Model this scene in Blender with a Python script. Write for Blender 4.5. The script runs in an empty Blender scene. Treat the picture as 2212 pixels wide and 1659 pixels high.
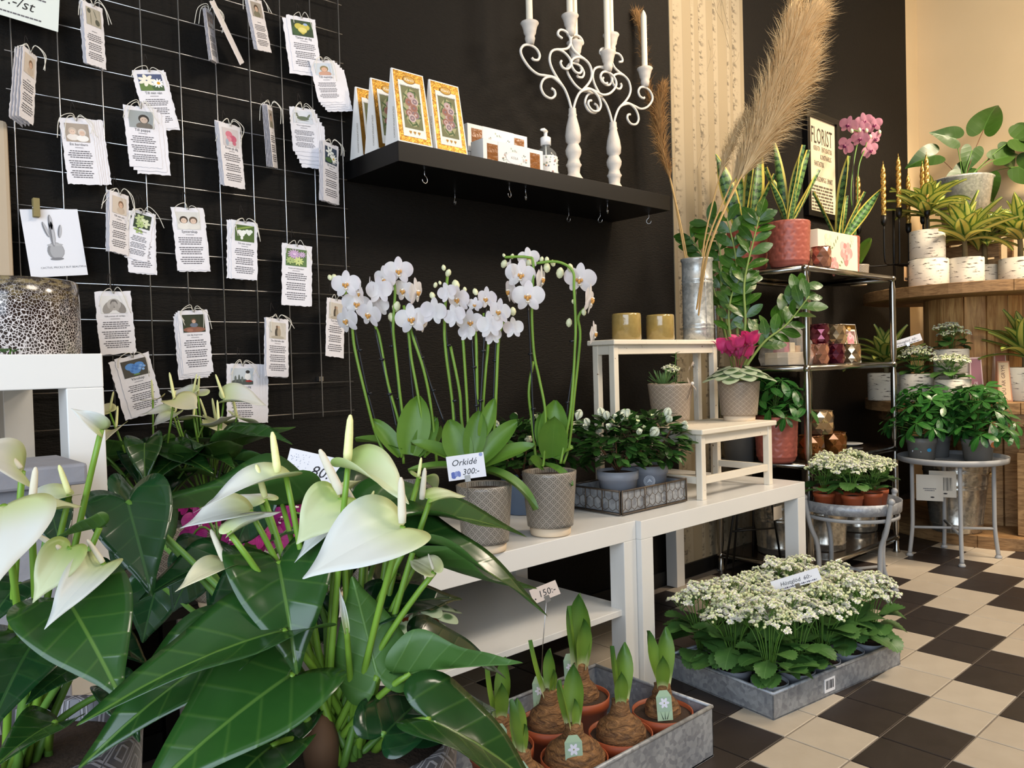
import bpy, math, random
from mathutils import Vector as V, Matrix
R = random.Random(11)
PI = math.pi
sc = bpy.context.scene
COL = sc.collection

# ---------------------------------------------------------------- camera
CAM = V((0, 0, .87))
BX = V((.7436043, -.66805509, -.02747807))
BU = V((.03595282, -.00108616, .9993529))
BF = V((.66765264, .74411102, -.02321079))
FPX = 1690.
cd = bpy.data.cameras.new('camera'); cam = bpy.data.objects.new('camera', cd); COL.objects.link(cam)
cd.sensor_width = 36; cd.sensor_fit = 'HORIZONTAL'; cd.lens = 36 * FPX / 2212; cd.clip_start = .02
cam.matrix_world = Matrix(((BX.x, BU.x, -BF.x, CAM.x), (BX.y, BU.y, -BF.y, CAM.y), (BX.z, BU.z, -BF.z, CAM.z), (0, 0, 0, 1)))
sc.camera = cam
sc.view_settings.view_transform = 'Standard'; sc.view_settings.look = 'None'
sc.view_settings.gamma = 1; sc.view_settings.use_curve_mapping = False
sc.view_settings.exposure = 0.55
# ---------------------------------------------------------------- light
wd = bpy.data.worlds.new('sky'); sc.world = wd; wd.use_nodes = True
bg = wd.node_tree.nodes['Background']; bg.inputs[0].default_value = (.62, .76, 1, 1); bg.inputs[1].default_value = .9
def area(name, loc, target, sx, sy, power, color, spread=180):
    l = bpy.data.lights.new(name, 'AREA'); l.shape = 'RECTANGLE'; l.size = sx; l.size_y = sy; l.energy = power; l.color = color
    l.spread = math.radians(spread)
    o = bpy.data.objects.new(name, l); COL.objects.link(o); o.location = loc
    o.rotation_euler = (V(target) - V(loc)).to_track_quat('-Z', 'Y').to_euler(); return o
# daylight entering by the shop window behind and to the left of the camera
area('window_daylight', (-1.35, -.9, 1.45), (2.2, 1.3, .6), 3.2, 2.0, 62, (.74, .86, 1))
# warm ceiling lamps of the shop
area('ceiling_lamp_light', (3.6, -.1, 2.95), (3.7, 1.5, .6), .9, .9, 66, (1, .84, .66))
area('ceiling_lamp_light', (1.7, -.5, 2.95), (1.9, 1.6, .5), .9, .9, 34, (1, .88, .74))
def spot(loc, target, power, color, ang, blend, size=.06):
    l = bpy.data.lights.new('spot_lamp_light', 'SPOT'); l.energy = power; l.color = color; l.spot_size = math.radians(ang); l.spot_blend = blend; l.shadow_soft_size = size
    o = bpy.data.objects.new('spot_lamp_light', l); COL.objects.link(o); o.location = loc
    o.rotation_euler = (V(target) - V(loc)).to_track_quat('-Z', 'Y').to_euler(); return o
spot((2.55, .55, 2.9), (2.5, 1.95, 1.75), 78, (1, .77, .5), 64, .6, .22)
spot((3.9, .3, 2.9), (4.35, 1.6, 1.1), 165, (1, .80, .56), 68, .6, .15)

# ---------------------------------------------------------------- helpers
def ray(px, py): return BF + BX * ((px - 1106) / FPX) - BU * ((py - 829.5) / FPX)
def aty(px, py, y): d = ray(px, py); return CAM + d * (y / d.y)
def atz(px, py, z): d = ray(px, py); return CAM + d * ((z - CAM.z) / d.z)
def atx(px, py, x): d = ray(px, py); return CAM + d * (x / d.x)
def atd(px, py, t): return CAM + ray(px, py) * t

def lin(h):
    h = h.lstrip('#'); o = []
    for i in (0, 2, 4):
        c = int(h[i:i+2], 16) / 255; o.append(c / 12.92 if c <= .04045 else ((c + .055) / 1.055) ** 2.4)
    return (*o, 1)

class NT:
    def __init__(s, name):
        s.m = bpy.data.materials.new(name); s.m.use_nodes = True; s.t = s.m.node_tree
        s.b = s.t.nodes['Principled BSDF']
    def n(s, typ, **k):
        o = s.t.nodes.new('ShaderNode' + typ)
        for a, b in k.items(): setattr(o, a, b)
        return o
    def l(s, a, b): s.t.links.new(a, b)
    def math(s, op, a, b=None, c=None, clamp=False):
        o = s.n('Math', operation=op, use_clamp=clamp)
        for i, x in enumerate((a, b, c)):
            if x is None: continue
            if isinstance(x, (int, float)): o.inputs[i].default_value = x
            else: s.l(x, o.inputs[i])
        return o.outputs[0]
    def mix(s, f, a, b):
        o = s.n('Mix', data_type='RGBA')
        for i, x in ((0, f), (6, a), (7, b)):
            if isinstance(x, (int, float)): o.inputs[i].default_value = x
            elif isinstance(x, tuple): o.inputs[i].default_value = x
            elif isinstance(x, str): o.inputs[i].default_value = lin(x)
            else: s.l(x, o.inputs[i])
        return o.outputs[2]
    def noise(s, scale, detail=3, vec=None, rough=.5, dist=0):
        o = s.n('TexNoise'); o.inputs['Scale'].default_value = scale; o.inputs['Detail'].default_value = detail; o.inputs['Roughness'].default_value = rough; o.inputs['Distortion'].default_value = dist
        if vec is not None: s.l(vec, o.inputs['Vector'])
        return o.outputs['Fac']
    def obj(s): return s.n('TexCoord').outputs['Object']
    def uv(s):
        o = s.n('SeparateXYZ'); s.l(s.n('TexCoord').outputs['UV'], o.inputs[0]); return o.outputs[0], o.outputs[1]
    def mapping(s, vec, scale):
        o = s.n('Mapping'); s.l(vec, o.inputs[0]); o.inputs['Scale'].default_value = scale; return o.outputs[0]
    def ramp(s, f, *stops):
        o = s.n('ValToRGB'); s.l(f, o.inputs[0]); e = o.color_ramp.elements
        while len(e) < len(stops): e.new(.5)
        for x, (p, c) in zip(e, stops): x.position = p; x.color = lin(c) if isinstance(c, str) else (c, c, c, 1)
        return o.outputs[0]
    def step(s, x, a, b):
        o = s.n('MapRange', interpolation_type='SMOOTHSTEP'); s.l(x, o.inputs[0]); o.inputs[1].default_value = a; o.inputs[2].default_value = b; return o.outputs[0]
    def color(s, c):
        i = s.b.inputs['Base Color']
        if isinstance(c, str): i.default_value = lin(c)
        else: s.l(c, i)
    def set(s, **k):
        for a, b in k.items():
            i = s.b.inputs[{'rough': 'Roughness', 'metal': 'Metallic', 'trans': 'Transmission Weight', 'ior': 'IOR', 'coat': 'Coat Weight', 'alpha': 'Alpha', 'spec': 'Specular IOR Level', 'sheen': 'Sheen Weight'}[a]]
            if isinstance(b, (int, float)): i.default_value = b
            else: s.l(b, i)
        return s
    def bump(s, h, strength=.3, dist=.002):
        o = s.n('Bump'); o.inputs['Strength'].default_value = strength; o.inputs['Distance'].default_value = dist; s.l(h, o.inputs['Height']); s.l(o.outputs[0], s.b.inputs['Normal'])
    def translucent(s, col, w):
        t = s.n('BsdfTranslucent'); m = s.n('MixShader'); m.inputs[0].default_value = w
        if isinstance(col, str): t.inputs[0].default_value = lin(col)
        else: s.l(col, t.inputs[0])
        out = s.t.nodes['Material Output']; s.l(s.b.outputs[0], m.inputs[1]); s.l(t.outputs[0], m.inputs[2]); s.l(m.outputs[0], out.inputs[0])

MC = {}
def mat(name, c, rough=.5, var=None, scale=30, bump=0, bscale=200, **k):
    if name in MC: return MC[name]
    m = NT(name); m.set(rough=rough, **k)
    if var: m.color(m.mix(m.noise(scale, 4, m.obj()), c, var))
    else: m.color(c)
    if bump: m.bump(m.noise(bscale, 3, m.obj()), bump)
    MC[name] = m.m; return m.m

class MB:
    def __init__(s): s.v = []; s.f = []; s.mi = []; s.uv = []; s.c = []; s.sm = []
    def add(s, vs, fs, mi=0, smooth=True, uvs=None, col=None, M=None):
        b = len(s.v); s.v += [tuple(M @ V(v)) if M else tuple(v) for v in vs]
        for f in fs:
            s.f.append([i + b for i in f]); s.mi.append(mi); s.sm.append(smooth); s.c.append(col)
        s.uv += uvs if uvs else [(0, 0)] * len(vs)
        return s
    def box(s, c, d, M=None, mi=0, col=None):
        x, y, z = c; a, b, e = d[0] / 2, d[1] / 2, d[2] / 2
        vs = [(x + i * a, y + j * b, z + k * e) for k in (-1, 1) for j in (-1, 1) for i in (-1, 1)]
        return s.add(vs, [(0, 2, 3, 1), (4, 5, 7, 6), (0, 1, 5, 4), (2, 6, 7, 3), (0, 4, 6, 2), (1, 3, 7, 5)], mi, False, None, col, M)
    def lo(s, a, b, M=None, mi=0, col=None):
        return s.box([(p + q) / 2 for p, q in zip(a, b)], [q - p for p, q in zip(a, b)], M, mi, col)
    def tube(s, pts, r, n=8, mi=0, caps=True, col=None, M=None):
        pts = [V(p) for p in pts]; k = len(pts)
        rr = r if isinstance(r, (list, tuple)) else [r] * k
        up = None; vs = []; uv = []
        for i, p in enumerate(pts):
            d = (pts[min(i + 1, k - 1)] - pts[max(i - 1, 0)])
            d = d.normalized() if d.length > 1e-9 else V((0, 0, 1))
            if up is None: up = d.orthogonal().normalized()
            else:
                up = up - d * up.dot(d); up = up.normalized() if up.length > 1e-6 else d.orthogonal().normalized()
            w = d.cross(up)
            for j in range(n):
                a = 2 * PI * j / n; vs.append(p + (up * math.cos(a) + w * math.sin(a)) * rr[i]); uv.append((i / max(1, k - 1), j / n))
        fs = [(i * n + j, i * n + (j + 1) % n, (i + 1) * n + (j + 1) % n, (i + 1) * n + j) for i in range(k - 1) for j in range(n)]
        if caps: fs += [tuple(reversed(range(n))), tuple(range((k - 1) * n, k * n))]
        return s.add(vs, fs, mi, True, uv, col, M)
    def lathe(s, prof, n=32, mi=0, M=None, smooth=True, disp=None, col=None, closed=False):
        vs = []; uv = []; k = len(prof)
        for i, (r, z) in enumerate(prof):
            for j in range(n):
                a = 2 * PI * j / n; rr = r + (disp(j / n, i / (k - 1)) if disp else 0)
                vs.append((rr * math.cos(a), rr * math.sin(a), z)); uv.append((j / n, i / (k - 1)))
        fs = [(i * n + j, i * n + (j + 1) % n, (i + 1) * n + (j + 1) % n, (i + 1) * n + j) for i in range(k - 1) for j in range(n)]
        if closed: fs += [tuple(reversed(range(n))), tuple(range((k - 1) * n, k * n))]
        # keep uv seam clean: uv x of last column handled by wrapping in shader
        return s.add(vs, fs, mi, smooth, uv, col, M)
    def ball(s, c, r, n=6, m=4, mi=0, col=None, M=None):
        c = V(c); rx, ry, rz = r if isinstance(r, (tuple, list)) else (r, r, r)
        vs = [(c.x, c.y, c.z - rz)]
        for i in range(1, m):
            t = PI * i / m
            for j in range(n):
                a = 2 * PI * j / n; vs.append((c.x + rx * math.sin(t) * math.cos(a), c.y + ry * math.sin(t) * math.sin(a), c.z - rz * math.cos(t)))
        vs.append((c.x, c.y, c.z + rz)); e = len(vs) - 1
        fs = [(0, 1 + (j + 1) % n, 1 + j) for j in range(n)]
        fs += [(1 + i * n + j, 1 + i * n + (j + 1) % n, 1 + (i + 1) * n + (j + 1) % n, 1 + (i + 1) * n + j) for i in range(m - 2) for j in range(n)]
        fs += [(e, 1 + (m - 2) * n + j, 1 + (m - 2) * n + (j + 1) % n) for j in range(n)]
        return s.add(vs, fs, mi, True, None, col, M)
    def disc(s, c, r, n=20, mi=0, z=None, col=None, M=None, ry=None, rot=0):
        x, y, zz = c; ry = ry or r; cr, sr = math.cos(rot), math.sin(rot); vs = []
        for j in range(n):
            a = 2 * PI * j / n; u, w = r * math.cos(a), ry * math.sin(a); vs.append((x + u * cr - w * sr, y + u * sr + w * cr, zz))
        return s.add(vs, [tuple(range(n))], mi, False, None, col, M)
    def poly(s, pts, z=0, col=None, M=None, mi=0):
        return s.add([(p[0], p[1], z) for p in pts], [tuple(range(len(pts)))], mi, False, None, col, M)
    def mesh(s, name, mats):
        me = bpy.data.meshes.new(name); me.from_pydata(s.v, [], s.f)
        for m in (mats if isinstance(mats, (list, tuple)) else [mats]): me.materials.append(m)
        me.polygons.foreach_set('material_index', s.mi); me.polygons.foreach_set('use_smooth', s.sm)
        li = [0] * len(me.loops); me.loops.foreach_get('vertex_index', li)
        ul = me.uv_layers.new(name='UVMap'); flat = []
        for p in s.f:
            us = [s.uv[i] for i in p]
            wrap = max(u[0] for u in us) - min(u[0] for u in us) > .6 and len(p) == 4
            for u in us: flat += [u[0] + 1 if wrap and u[0] < .3 else u[0], u[1]]
        ul.data.foreach_set('uv', flat)
        if any(s.c):
            ca = me.color_attributes.new('Col', 'FLOAT_COLOR', 'CORNER'); fl = []
            for p, c in zip(s.f, s.c): fl += list(c or (1, 1, 1, 1)) * len(p)
            ca.data.foreach_set('color', fl)
        me.update(); return me
    def build(s, name, mats, parent=None, world=False, bevel=0):
        if world and parent:
            I = wm(parent).inverted(); s.v = [tuple(I @ V(v)) for v in s.v]
        return inst(s.mesh(name, mats), name, parent, None, bevel)

def wm(o):
    m = o.matrix_basis.copy()
    while o.parent: o = o.parent; m = o.matrix_basis @ m
    return m
def inst(me, name, parent=None, M=None, bevel=0, world=False):
    o = bpy.data.objects.new(name, me); COL.objects.link(o)
    if parent: o.parent = parent
    if M is not None: o.matrix_basis = (wm(parent).inverted() @ M) if (world and parent) else M
    if bevel:
        b = o.modifiers.new('bevel', 'BEVEL'); b.width = bevel; b.segments = 2; b.limit_method = 'ANGLE'
    return o
def tag(o, label, cat, group=None):
    o['label'] = label; o['category'] = cat
    if group: o['group'] = group
    return o
def thing(name, label, cat, loc=(0, 0, 0), rz=0, group=None):
    o = bpy.data.objects.new(name, None); COL.objects.link(o); o.empty_display_size = .02
    o.matrix_basis = Matrix.Translation(V(loc)) @ Matrix.Rotation(rz, 4, 'Z'); return tag(o, label, cat, group)
def struct(o): o['kind'] = 'structure'; return o
def stuff(o): o['kind'] = 'stuff'; return o
def dup(root, loc=None, rz=None, label=None, group=None, scale=1):
    def cp(o, par):
        c = o.copy(); COL.objects.link(c); c.parent = par
        for ch in o.children: cp(ch, c)
        return c
    r = cp(root, None)
    if loc is not None: r.matrix_basis = Matrix.Translation(V(loc)) @ Matrix.Rotation(rz or 0, 4, 'Z') @ Matrix.Scale(scale, 4)
    if label: r['label'] = label
    if group: r['group'] = group
    return r
def frame(p, d, n, sx=1, sy=None, sz=None):
    d = V(d).normalized(); n = V(n); y = n.cross(d)
    y = y.normalized() if y.length > 1e-6 else d.orthogonal().normalized()
    z = d.cross(y); sy = sx if sy is None else sy; sz = sx if sz is None else sz; p = V(p)
    return Matrix(((d.x * sx, y.x * sy, z.x * sz, p.x), (d.y * sx, y.y * sy, z.y * sz, p.y), (d.z * sx, y.z * sy, z.z * sz, p.z), (0, 0, 0, 1)))
def catmull(P, k=6, closed=False):
    P = [V(p) for p in P]; n = len(P); out = []
    g = (lambda i: P[i % n]) if closed else (lambda i: P[max(0, min(n - 1, i))])
    for i in range(n if closed else n - 1):
        a, b, c, d = g(i - 1), g(i), g(i + 1), g(i + 2)
        for j in range(k):
            t = j / k
            out.append(.5 * ((2 * b) + (c - a) * t + (2 * a - 5 * b + 4 * c - d) * t * t + (3 * b - a - 3 * c + d) * t ** 3))
    if not closed: out.append(P[-1])
    return out
def bez(a, b, c, k=8):
    a, b, c = V(a), V(b), V(c); return [a * (1 - t) ** 2 + b * 2 * t * (1 - t) + c * t * t for t in [i / k for i in range(k + 1)]]
def rnd(a, b): return R.uniform(a, b)
def sph(az, el): return V((math.cos(az) * math.cos(el), math.sin(az) * math.cos(el), math.sin(el)))
def arcmap(p, k):
    x, y, z = p
    if abs(k) < 1e-4: return (x, y, z)
    t = k * x; return (math.sin(t) / k + z * math.sin(t), y, -(1 - math.cos(t)) / k + z * math.cos(t))
def outline_leaf(half, zf=None, arc=0, rings=3, k=3, cx=.4, wave=0, scal=0):
    """leaf blade in the xy plane, petiole at the origin, tip at +x; half = upper half outline"""
    h = [V((x, y, 0)) for x, y in half]
    pts = catmull(h + [V((p.x, -p.y, 0)) for p in reversed(h[1:-1])], k, True); n = len(pts)
    if scal:
        q = []
        for i, p in enumerate(pts): q.append(p + (p - V((cx, 0, 0))) * (scal * (1 if i % 2 else -1)))
        pts = q
    zf = zf or (lambda x, y: 0)
    vs = [(cx, 0, 0)]
    for i in range(1, rings + 1):
        f = (i / rings) ** .8
        vs += [(cx + (p.x - cx) * f, p.y * f, 0) for p in pts]
    out = []; uv = []
    for i, (x, y, _) in enumerate(vs):
        z = zf(x, y) + (wave * math.sin(i * 2 * PI * 3.5 / n) if i > n * (rings - 1) else 0)
        out.append(arcmap((x, y, z), arc)); uv.append((x * .7 + .15, y * .5 + .5))
    fs = [(0, 1 + (j + 1) % n, 1 + j) for j in range(n)]
    for i in range(rings - 1):
        a = 1 + i * n; fs += [(a + j, a + (j + 1) % n, a + n + (j + 1) % n, a + n + j) for j in range(n)]
    m = MB(); m.add(out, fs, 0, True, uv); return m
def strip_leaf(wf, nu=8, nv=2, zf=None, arc=0, twist=0):
    vs = []; uv = []; zf = zf or (lambda t, v: 0)
    for i in range(nu + 1):
        t = i / nu; w = wf(t)
        for j in range(-nv, nv + 1):
            v = j / nv; y = v * w; z = zf(t, v); a = twist * t
            y, z = y * math.cos(a) - z * math.sin(a), y * math.sin(a) + z * math.cos(a)
            vs.append(arcmap((t, y, z), arc)); uv.append((t, .5 + .5 * v))
    k = 2 * nv + 1
    fs = [(i * k + j, (i + 1) * k + j, (i + 1) * k + j + 1, i * k + j + 1) for i in range(nu) for j in range(k - 1)]
    m = MB(); m.add(vs, fs, 0, True, uv); return m
TC = {}
def text_geo(s, size, align='CENTER', shear=0):
    key = (s, align, shear)
    if key not in TC:
        c = bpy.data.curves.new('lettering', 'FONT'); c.body = s; c.size = 1; c.align_x = align; c.resolution_u = 2; c.shear = shear
        o = bpy.data.objects.new('lettering', c); me = o.to_mesh()
        TC[key] = ([tuple(v.co) for v in me.vertices], [tuple(p.vertices) for p in me.polygons])
        o.to_mesh_clear(); bpy.data.objects.remove(o); bpy.data.curves.remove(c)
    v, f = TC[key]; return [(a * size, b * size, 0) for a, b, _ in v], f
def text(mb, s, x, y, size, col, z=.0003, align='CENTER', rot=0, M=None, sx=1, shear=0):
    v, f = text_geo(s, size, align, shear); c, sn = math.cos(rot), math.sin(rot)
    mb.add([(x + a * sx * c - b * sn, y + a * sx * sn + b * c, z) for a, b, _ in v], f, 0, False, None, lin(col) if isinstance(col, str) else col, M)
# ---------------------------------------------------------------- materials
WY = 1.88
def m_wall():
    m = NT('black_wallpaper'); o = m.obj()
    w = m.noise(60, 3, m.mapping(o, (1, 1, 4.5))); w2 = m.noise(240, 2, m.mapping(o, (1, 1, 1.5)))
    m.color(m.mix(w, '#0f0d0a', '#191511')); m.set(rough=.7, spec=.18); m.bump(m.math('ADD', m.math('MULTIPLY', w, .9), m.math('MULTIPLY', w2, .5)), .55, .004); return m.m
M_WALL = m_wall()
M_CREAM = mat('cream_plaster', '#dcc6a0', .85, var='#d2bb94', scale=3, bump=.1, bscale=90)
M_CEIL = mat('white_ceiling', '#e4ded2', .9)
M_WHITE = mat('white_lacquer', '#e9e7e2', .28, var='#dedcd6', scale=4)
M_BLACKL = mat('black_lacquer', '#080707', .4, spec=.3)
M_BLACKM = mat('black_iron', '#141312', .42, metal=.4)
M_CHROME = mat('brushed_steel', '#b5b2ab', .22, metal=1, var='#8f8b84', scale=12)
M_WIRE = mat('galvanised_wire', '#cfcfd0', .3, metal=1)
M_GREYP = mat('grey_painted_metal', '#a4a5a5', .45)
M_CLAY = mat('bare_clay', '#e2cdb0', .8)
M_SOIL = mat('potting_soil', '#2a1d14', .95, var='#4a3626', scale=180, bump=1, bscale=260)
M_TERRP = mat('terracotta_plastic', '#a34f2c', .5)
M_GREYPOT = mat('grey_plastic', '#9a9da6', .5)
M_BLUEPOT = mat('blue_grey_plastic', '#6f86a8', .5)
M_DKPOT = mat('dark_grey_plastic', '#71706d', .5)
M_PAPER = mat('white_paper', '#f0eef0', .8)
M_KRAFT = mat('kraft_paper', '#c6a680', .85)
def m_galv(name, a, b, rough=.42, metal=.42):
    m = NT(name); o = m.obj(); v = m.n('TexVoronoi'); v.inputs['Scale'].default_value = 95; m.l(o, v.inputs['Vector'])
    f = m.math('ADD', m.math('MULTIPLY', m.noise(14, 4, o), .6), m.math('MULTIPLY', v.outputs['Color'], .4))
    m.color(m.mix(m.step(f, .3, .75), a, b)); m.set(rough=m.math('ADD', m.math('MULTIPLY', f, .25), rough - .12), metal=metal); m.bump(m.noise(70, 2, o), .08); return m.m
M_GALV = m_galv('galvanised_sheet', '#8b8f96', '#b4b8bc', .5)
M_ZINC = m_galv('zinc', '#a8aaa5', '#d3d3cc', .32)
def m_wood(name, a, b, sc, rough=.65, grain=(1, 1, 14)):
    m = NT(name); o = m.mapping(m.obj(), grain); f = m.noise(sc, 5, o, .6, 1.2)
    m.color(m.mix(m.step(f, .3, .72), a, b)); m.set(rough=rough); m.bump(f, .25, .003); return m.m
M_PINE = m_wood('aged_pine', '#a06c38', '#d8a866', 5, grain=(9, 9, .8))
M_OLDWOOD = m_wood('weathered_wood', '#73532f', '#a17c50', 6, grain=(2, 2, 12))
M_CRATE = m_wood('crate_wood', '#8a673f', '#c09866', 5, grain=(2, 2, 10))
def m_distress():
    m = NT('distressed_white_paint'); o = m.obj(); g = m.n('NewGeometry')
    f = m.noise(55, 5, o, .65); e = m.math('GREATER_THAN', f, .68)
    m.color(m.mix(e, m.mix(m.noise(9, 3, o), '#ece3d2', '#e0d5c0'), '#7d5a3c')); m.set(rough=.6); m.bump(m.math('MULTIPLY', e, -1), .3, .002); return m.m
M_DIST = m_distress()
def m_print():
    m = NT('colour_print'); a = m.n('VertexColor', layer_name='Col'); m.color(a.outputs[0]); m.set(rough=.6); return m.m
M_PRINT = m_print()
def m_gloss():
    m = NT('glossy_print'); a = m.n('VertexColor', layer_name='Col'); m.color(a.outputs[0]); m.set(rough=.25); return m.m
M_GPRINT = m_gloss()

# ---------------------------------------------------------------- the room
b = MB(); b.lo((-1.5, WY, 0), (4.88, WY + .12, 3.4)); wl = struct(b.build('wall_left', M_WALL))
b = MB(); b.lo((4.88, WY, 0), (5.05, WY + .12, 3.4)); struct(b.build('wall_corner', M_CREAM))
b = MB(); b.lo((5.05, -3.2, 0), (5.17, WY + .12, 3.4)); struct(b.build('wall_back', M_CREAM))
b = MB(); b.lo((-1.5, -3.32, 0), (5.17, -3.2, 3.4)); struct(b.build('wall_right', M_CREAM))
b = MB(); b.lo((-1.5, -3.32, 3.4), (5.17, WY + .12, 3.05)); struct(b.build('ceiling', M_CEIL))
b = MB(); b.lo((-1.5, WY - .014, 0), (4.88, WY, .055)); struct(b.build('baseboard_left', mat('black_skirting', '#0b0a0a', .5)))
b = MB(); b.lo((4.86, WY - .016, 0), (5.05, WY, .1)).lo((5.035, -3.2, 0), (5.05, WY - .016, .1)); struct(b.build('baseboard_back', mat('cream_skirting', '#d9cbb0', .5)))
# shop window wall behind the camera: piers, sill, lintel and mullions around clear openings
wf = MB(); wf.lo((-1.5, -3.2, 0), (-1.38, WY, .35)).lo((-1.5, -3.2, 2.6), (-1.38, WY, 3.4)).lo((-1.5, 1.0, .35), (-1.38, WY, 2.6)).lo((-1.5, -3.2, .35), (-1.38, -2.75, 2.6))
struct(wf.build('wall_front', M_CREAM))
wf = MB()
for y in (-2.72, -.9, .97): wf.lo((-1.48, y - .03, .35), (-1.42, y + .03, 2.6))
wf.lo((-1.48, -2.75, .35), (-1.42, 1, .41)).lo((-1.48, -2.75, 2.54), (-1.42, 1, 2.6)); struct(wf.build('window_1', mat('window_frame_paint', '#3a3a38', .4)))

# floor of 15 cm square tiles
def m_tile(name, a, b2, rough):
    m = NT(name); o = m.obj(); oi = m.n('ObjectInfo').outputs['Random']
    f = m.noise(16, 5, o, .6); f2 = m.noise(150, 2, o)
    mp = m.n('Mapping'); m.l(m.n('TexCoord').outputs['Object'], mp.inputs[0])
    m.color(m.mix(m.math('ADD', m.math('MULTIPLY', f, .75), m.math('MULTIPLY', oi, .35), clamp=True), a, b2)); m.set(rough=m.math('ADD', m.math('MULTIPLY', f, .2), rough)); m.bump(f2, .06); return m.m
M_TB = m_tile('dark_tile', '#231c19', '#33292433'[:7], .36); M_TC = m_tile('cream_tile', '#a89a87', '#c2b6a3', .34)
b = MB(); b.lo((-1.5, -3.2, -.1), (5.05, WY, -.003)); fl = struct(b.build('floor', mat('grout', '#83786b', .9, var='#6b6157', scale=60)))
TS = .151; g = .0018
def tile_mb(mb, x, y):
    a = TS / 2 - g; c = a - .0016
    vs = [(x + i * a, y + j * a, -.004) for i, j in ((-1, -1), (1, -1), (1, 1), (-1, 1))] + [(x + i * a, y + j * a, -.0012) for i, j in ((-1, -1), (1, -1), (1, 1), (-1, 1))] + [(x + i * c, y + j * c, 0) for i, j in ((-1, -1), (1, -1), (1, 1), (-1, 1))]
    fs = [(8, 9, 10, 11)] + [(k * 4 + i, k * 4 + (i + 1) % 4, k * 4 + 4 + (i + 1) % 4, k * 4 + 4 + i) for k in (0, 1) for i in range(4)]
    mb.add(vs, fs, 0, False)
tm = []
for m_ in (M_TC, M_TB):
    q = MB(); tile_mb(q, 0, 0); tm.append(q.mesh('tile', m_))
rest = [MB(), MB()]
for i in range(-21, 22):
    for j in range(-27, 8):
        x = 1.791 + TS * (i + .5); y = .921 - TS * (.5 - j)
        if x > 5.05 - TS / 2 + .03 or y > WY - TS / 2 + .06: continue
        k = (i - j) // 2 % 2 == 0
        if 1.0 < x < 4.75 and .28 < y and x > .9 + (y - .9) * .2 and y > .78 - (x - 1.6) * .26 and y < 1.95:
            inst(tm[k], 'tile', fl, Matrix.Translation((x, y, 0)))
        else: tile_mb(rest[k], x, y)
stuff(rest[0].build('cream_tiles', M_TC, fl)); stuff(rest[1].build('dark_tiles', M_TB, fl))

# birch wallpaper strip
def m_birch_paper():
    m = NT('birch_wallpaper'); o = m.obj(); s = m.n('SeparateXYZ'); m.l(o, s.inputs[0]); x, z = s.outputs[0], s.outputs[2]
    xw = m.math('ADD', x, m.math('MULTIPLY', m.math('SUBTRACT', m.noise(1.6, 2, m.mapping(o, (1, 1, .8))), .5), .02))
    col = '#cdbb9b'; cur = None
    bark = m.step(m.noise(34, 3, m.mapping(o, (1, 1, 1.6)), .6), .5, .62)
    cur = lin('#97896f')
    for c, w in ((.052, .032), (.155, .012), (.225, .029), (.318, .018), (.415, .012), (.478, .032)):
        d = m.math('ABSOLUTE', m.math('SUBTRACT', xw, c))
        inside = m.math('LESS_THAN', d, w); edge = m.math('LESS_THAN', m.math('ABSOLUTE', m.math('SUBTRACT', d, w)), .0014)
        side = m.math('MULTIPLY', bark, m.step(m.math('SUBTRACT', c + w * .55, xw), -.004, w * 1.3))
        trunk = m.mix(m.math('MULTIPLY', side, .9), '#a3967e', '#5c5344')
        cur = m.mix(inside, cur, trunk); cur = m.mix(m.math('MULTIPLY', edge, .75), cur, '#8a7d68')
    m.color(cur); m.set(rough=.75); return m.m
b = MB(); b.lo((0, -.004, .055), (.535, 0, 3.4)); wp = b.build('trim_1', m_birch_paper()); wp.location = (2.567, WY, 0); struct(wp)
tw = MB()   # thin printed branches between the trunks
for k in range(16):
    x0 = R.choice((.075, .165, .25, .335, .425)); z0 = rnd(.1, 2.7); s = R.choice((-1, 1)); L = rnd(.08, .2)
    P = [V((x0, -.0045, z0)), V((x0 + s * L * .3, -.0045, z0 + L * .6)), V((x0 + s * L * .45, -.0045, z0 + L * 1.4))]
    tw.tube(catmull(P, 4), .0011, 4); q = P[1]
    tw.tube([q, q + V((s * L * .35, 0, L * .3)), q + V((s * L * .5, 0, L * .65))], .0008, 4); tw.tube([P[2] - V((s * .01, 0, L * .3)), P[2] + V((-s * L * .25, 0, L * .2))], .0007, 4)
tw.build('branch_print', mat('branch_ink', '#9a8d76', .8), wp)

# ---------------------------------------------------------------- furniture
def lack(x0, x1, y0, y1, z, label, shelf=None, z0=0, name='side_table'):
    t = thing(name, label, 'table', ((x0 + x1) / 2, (y0 + y1) / 2, z0))
    MB().lo((x0, y0, z - .05), (x1, y1, z)).build('tabletop', M_WHITE, t, True, .0015)
    for x in (x0, x1 - .05):
        for y in (y0, y1 - .05): MB().lo((x, y, z0), (x + .05, y + .05, z - .05)).build('leg', M_WHITE, t, True, .0015)
    if shelf: MB().lo((x0 + .012, y0 + .012, shelf - .016), (x1 - .012, y1 - .012, shelf)).build('lower_shelf', M_WHITE, t, True, .001)
    return t
lack(.60, 1.619, 1.328, 1.876, .45, 'long white lacquered low table with lower shelf under the white orchids', .22, name='coffee_table')
lack(1.621, 2.5, 1.312, 1.862, .45, 'white lacquered low table under the wire tray of azaleas', name='coffee_table')
lack(-.22, .325, 1.27, 1.82, .905, 'white lacquered side table carrying the speckled glass lantern', z0=.455)
lack(-.22, .325, 1.272, 1.822, .455, 'lower white side table beneath the lantern table', z0=0)
lack(-.16, .39, .32, .87, .45, 'white side table under the foreground anthuriums')
s = thing('floating_shelf', 'black floating wall shelf with chocolates and white candelabra on it', 'shelf', (1.65, WY, 1.408))
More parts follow.
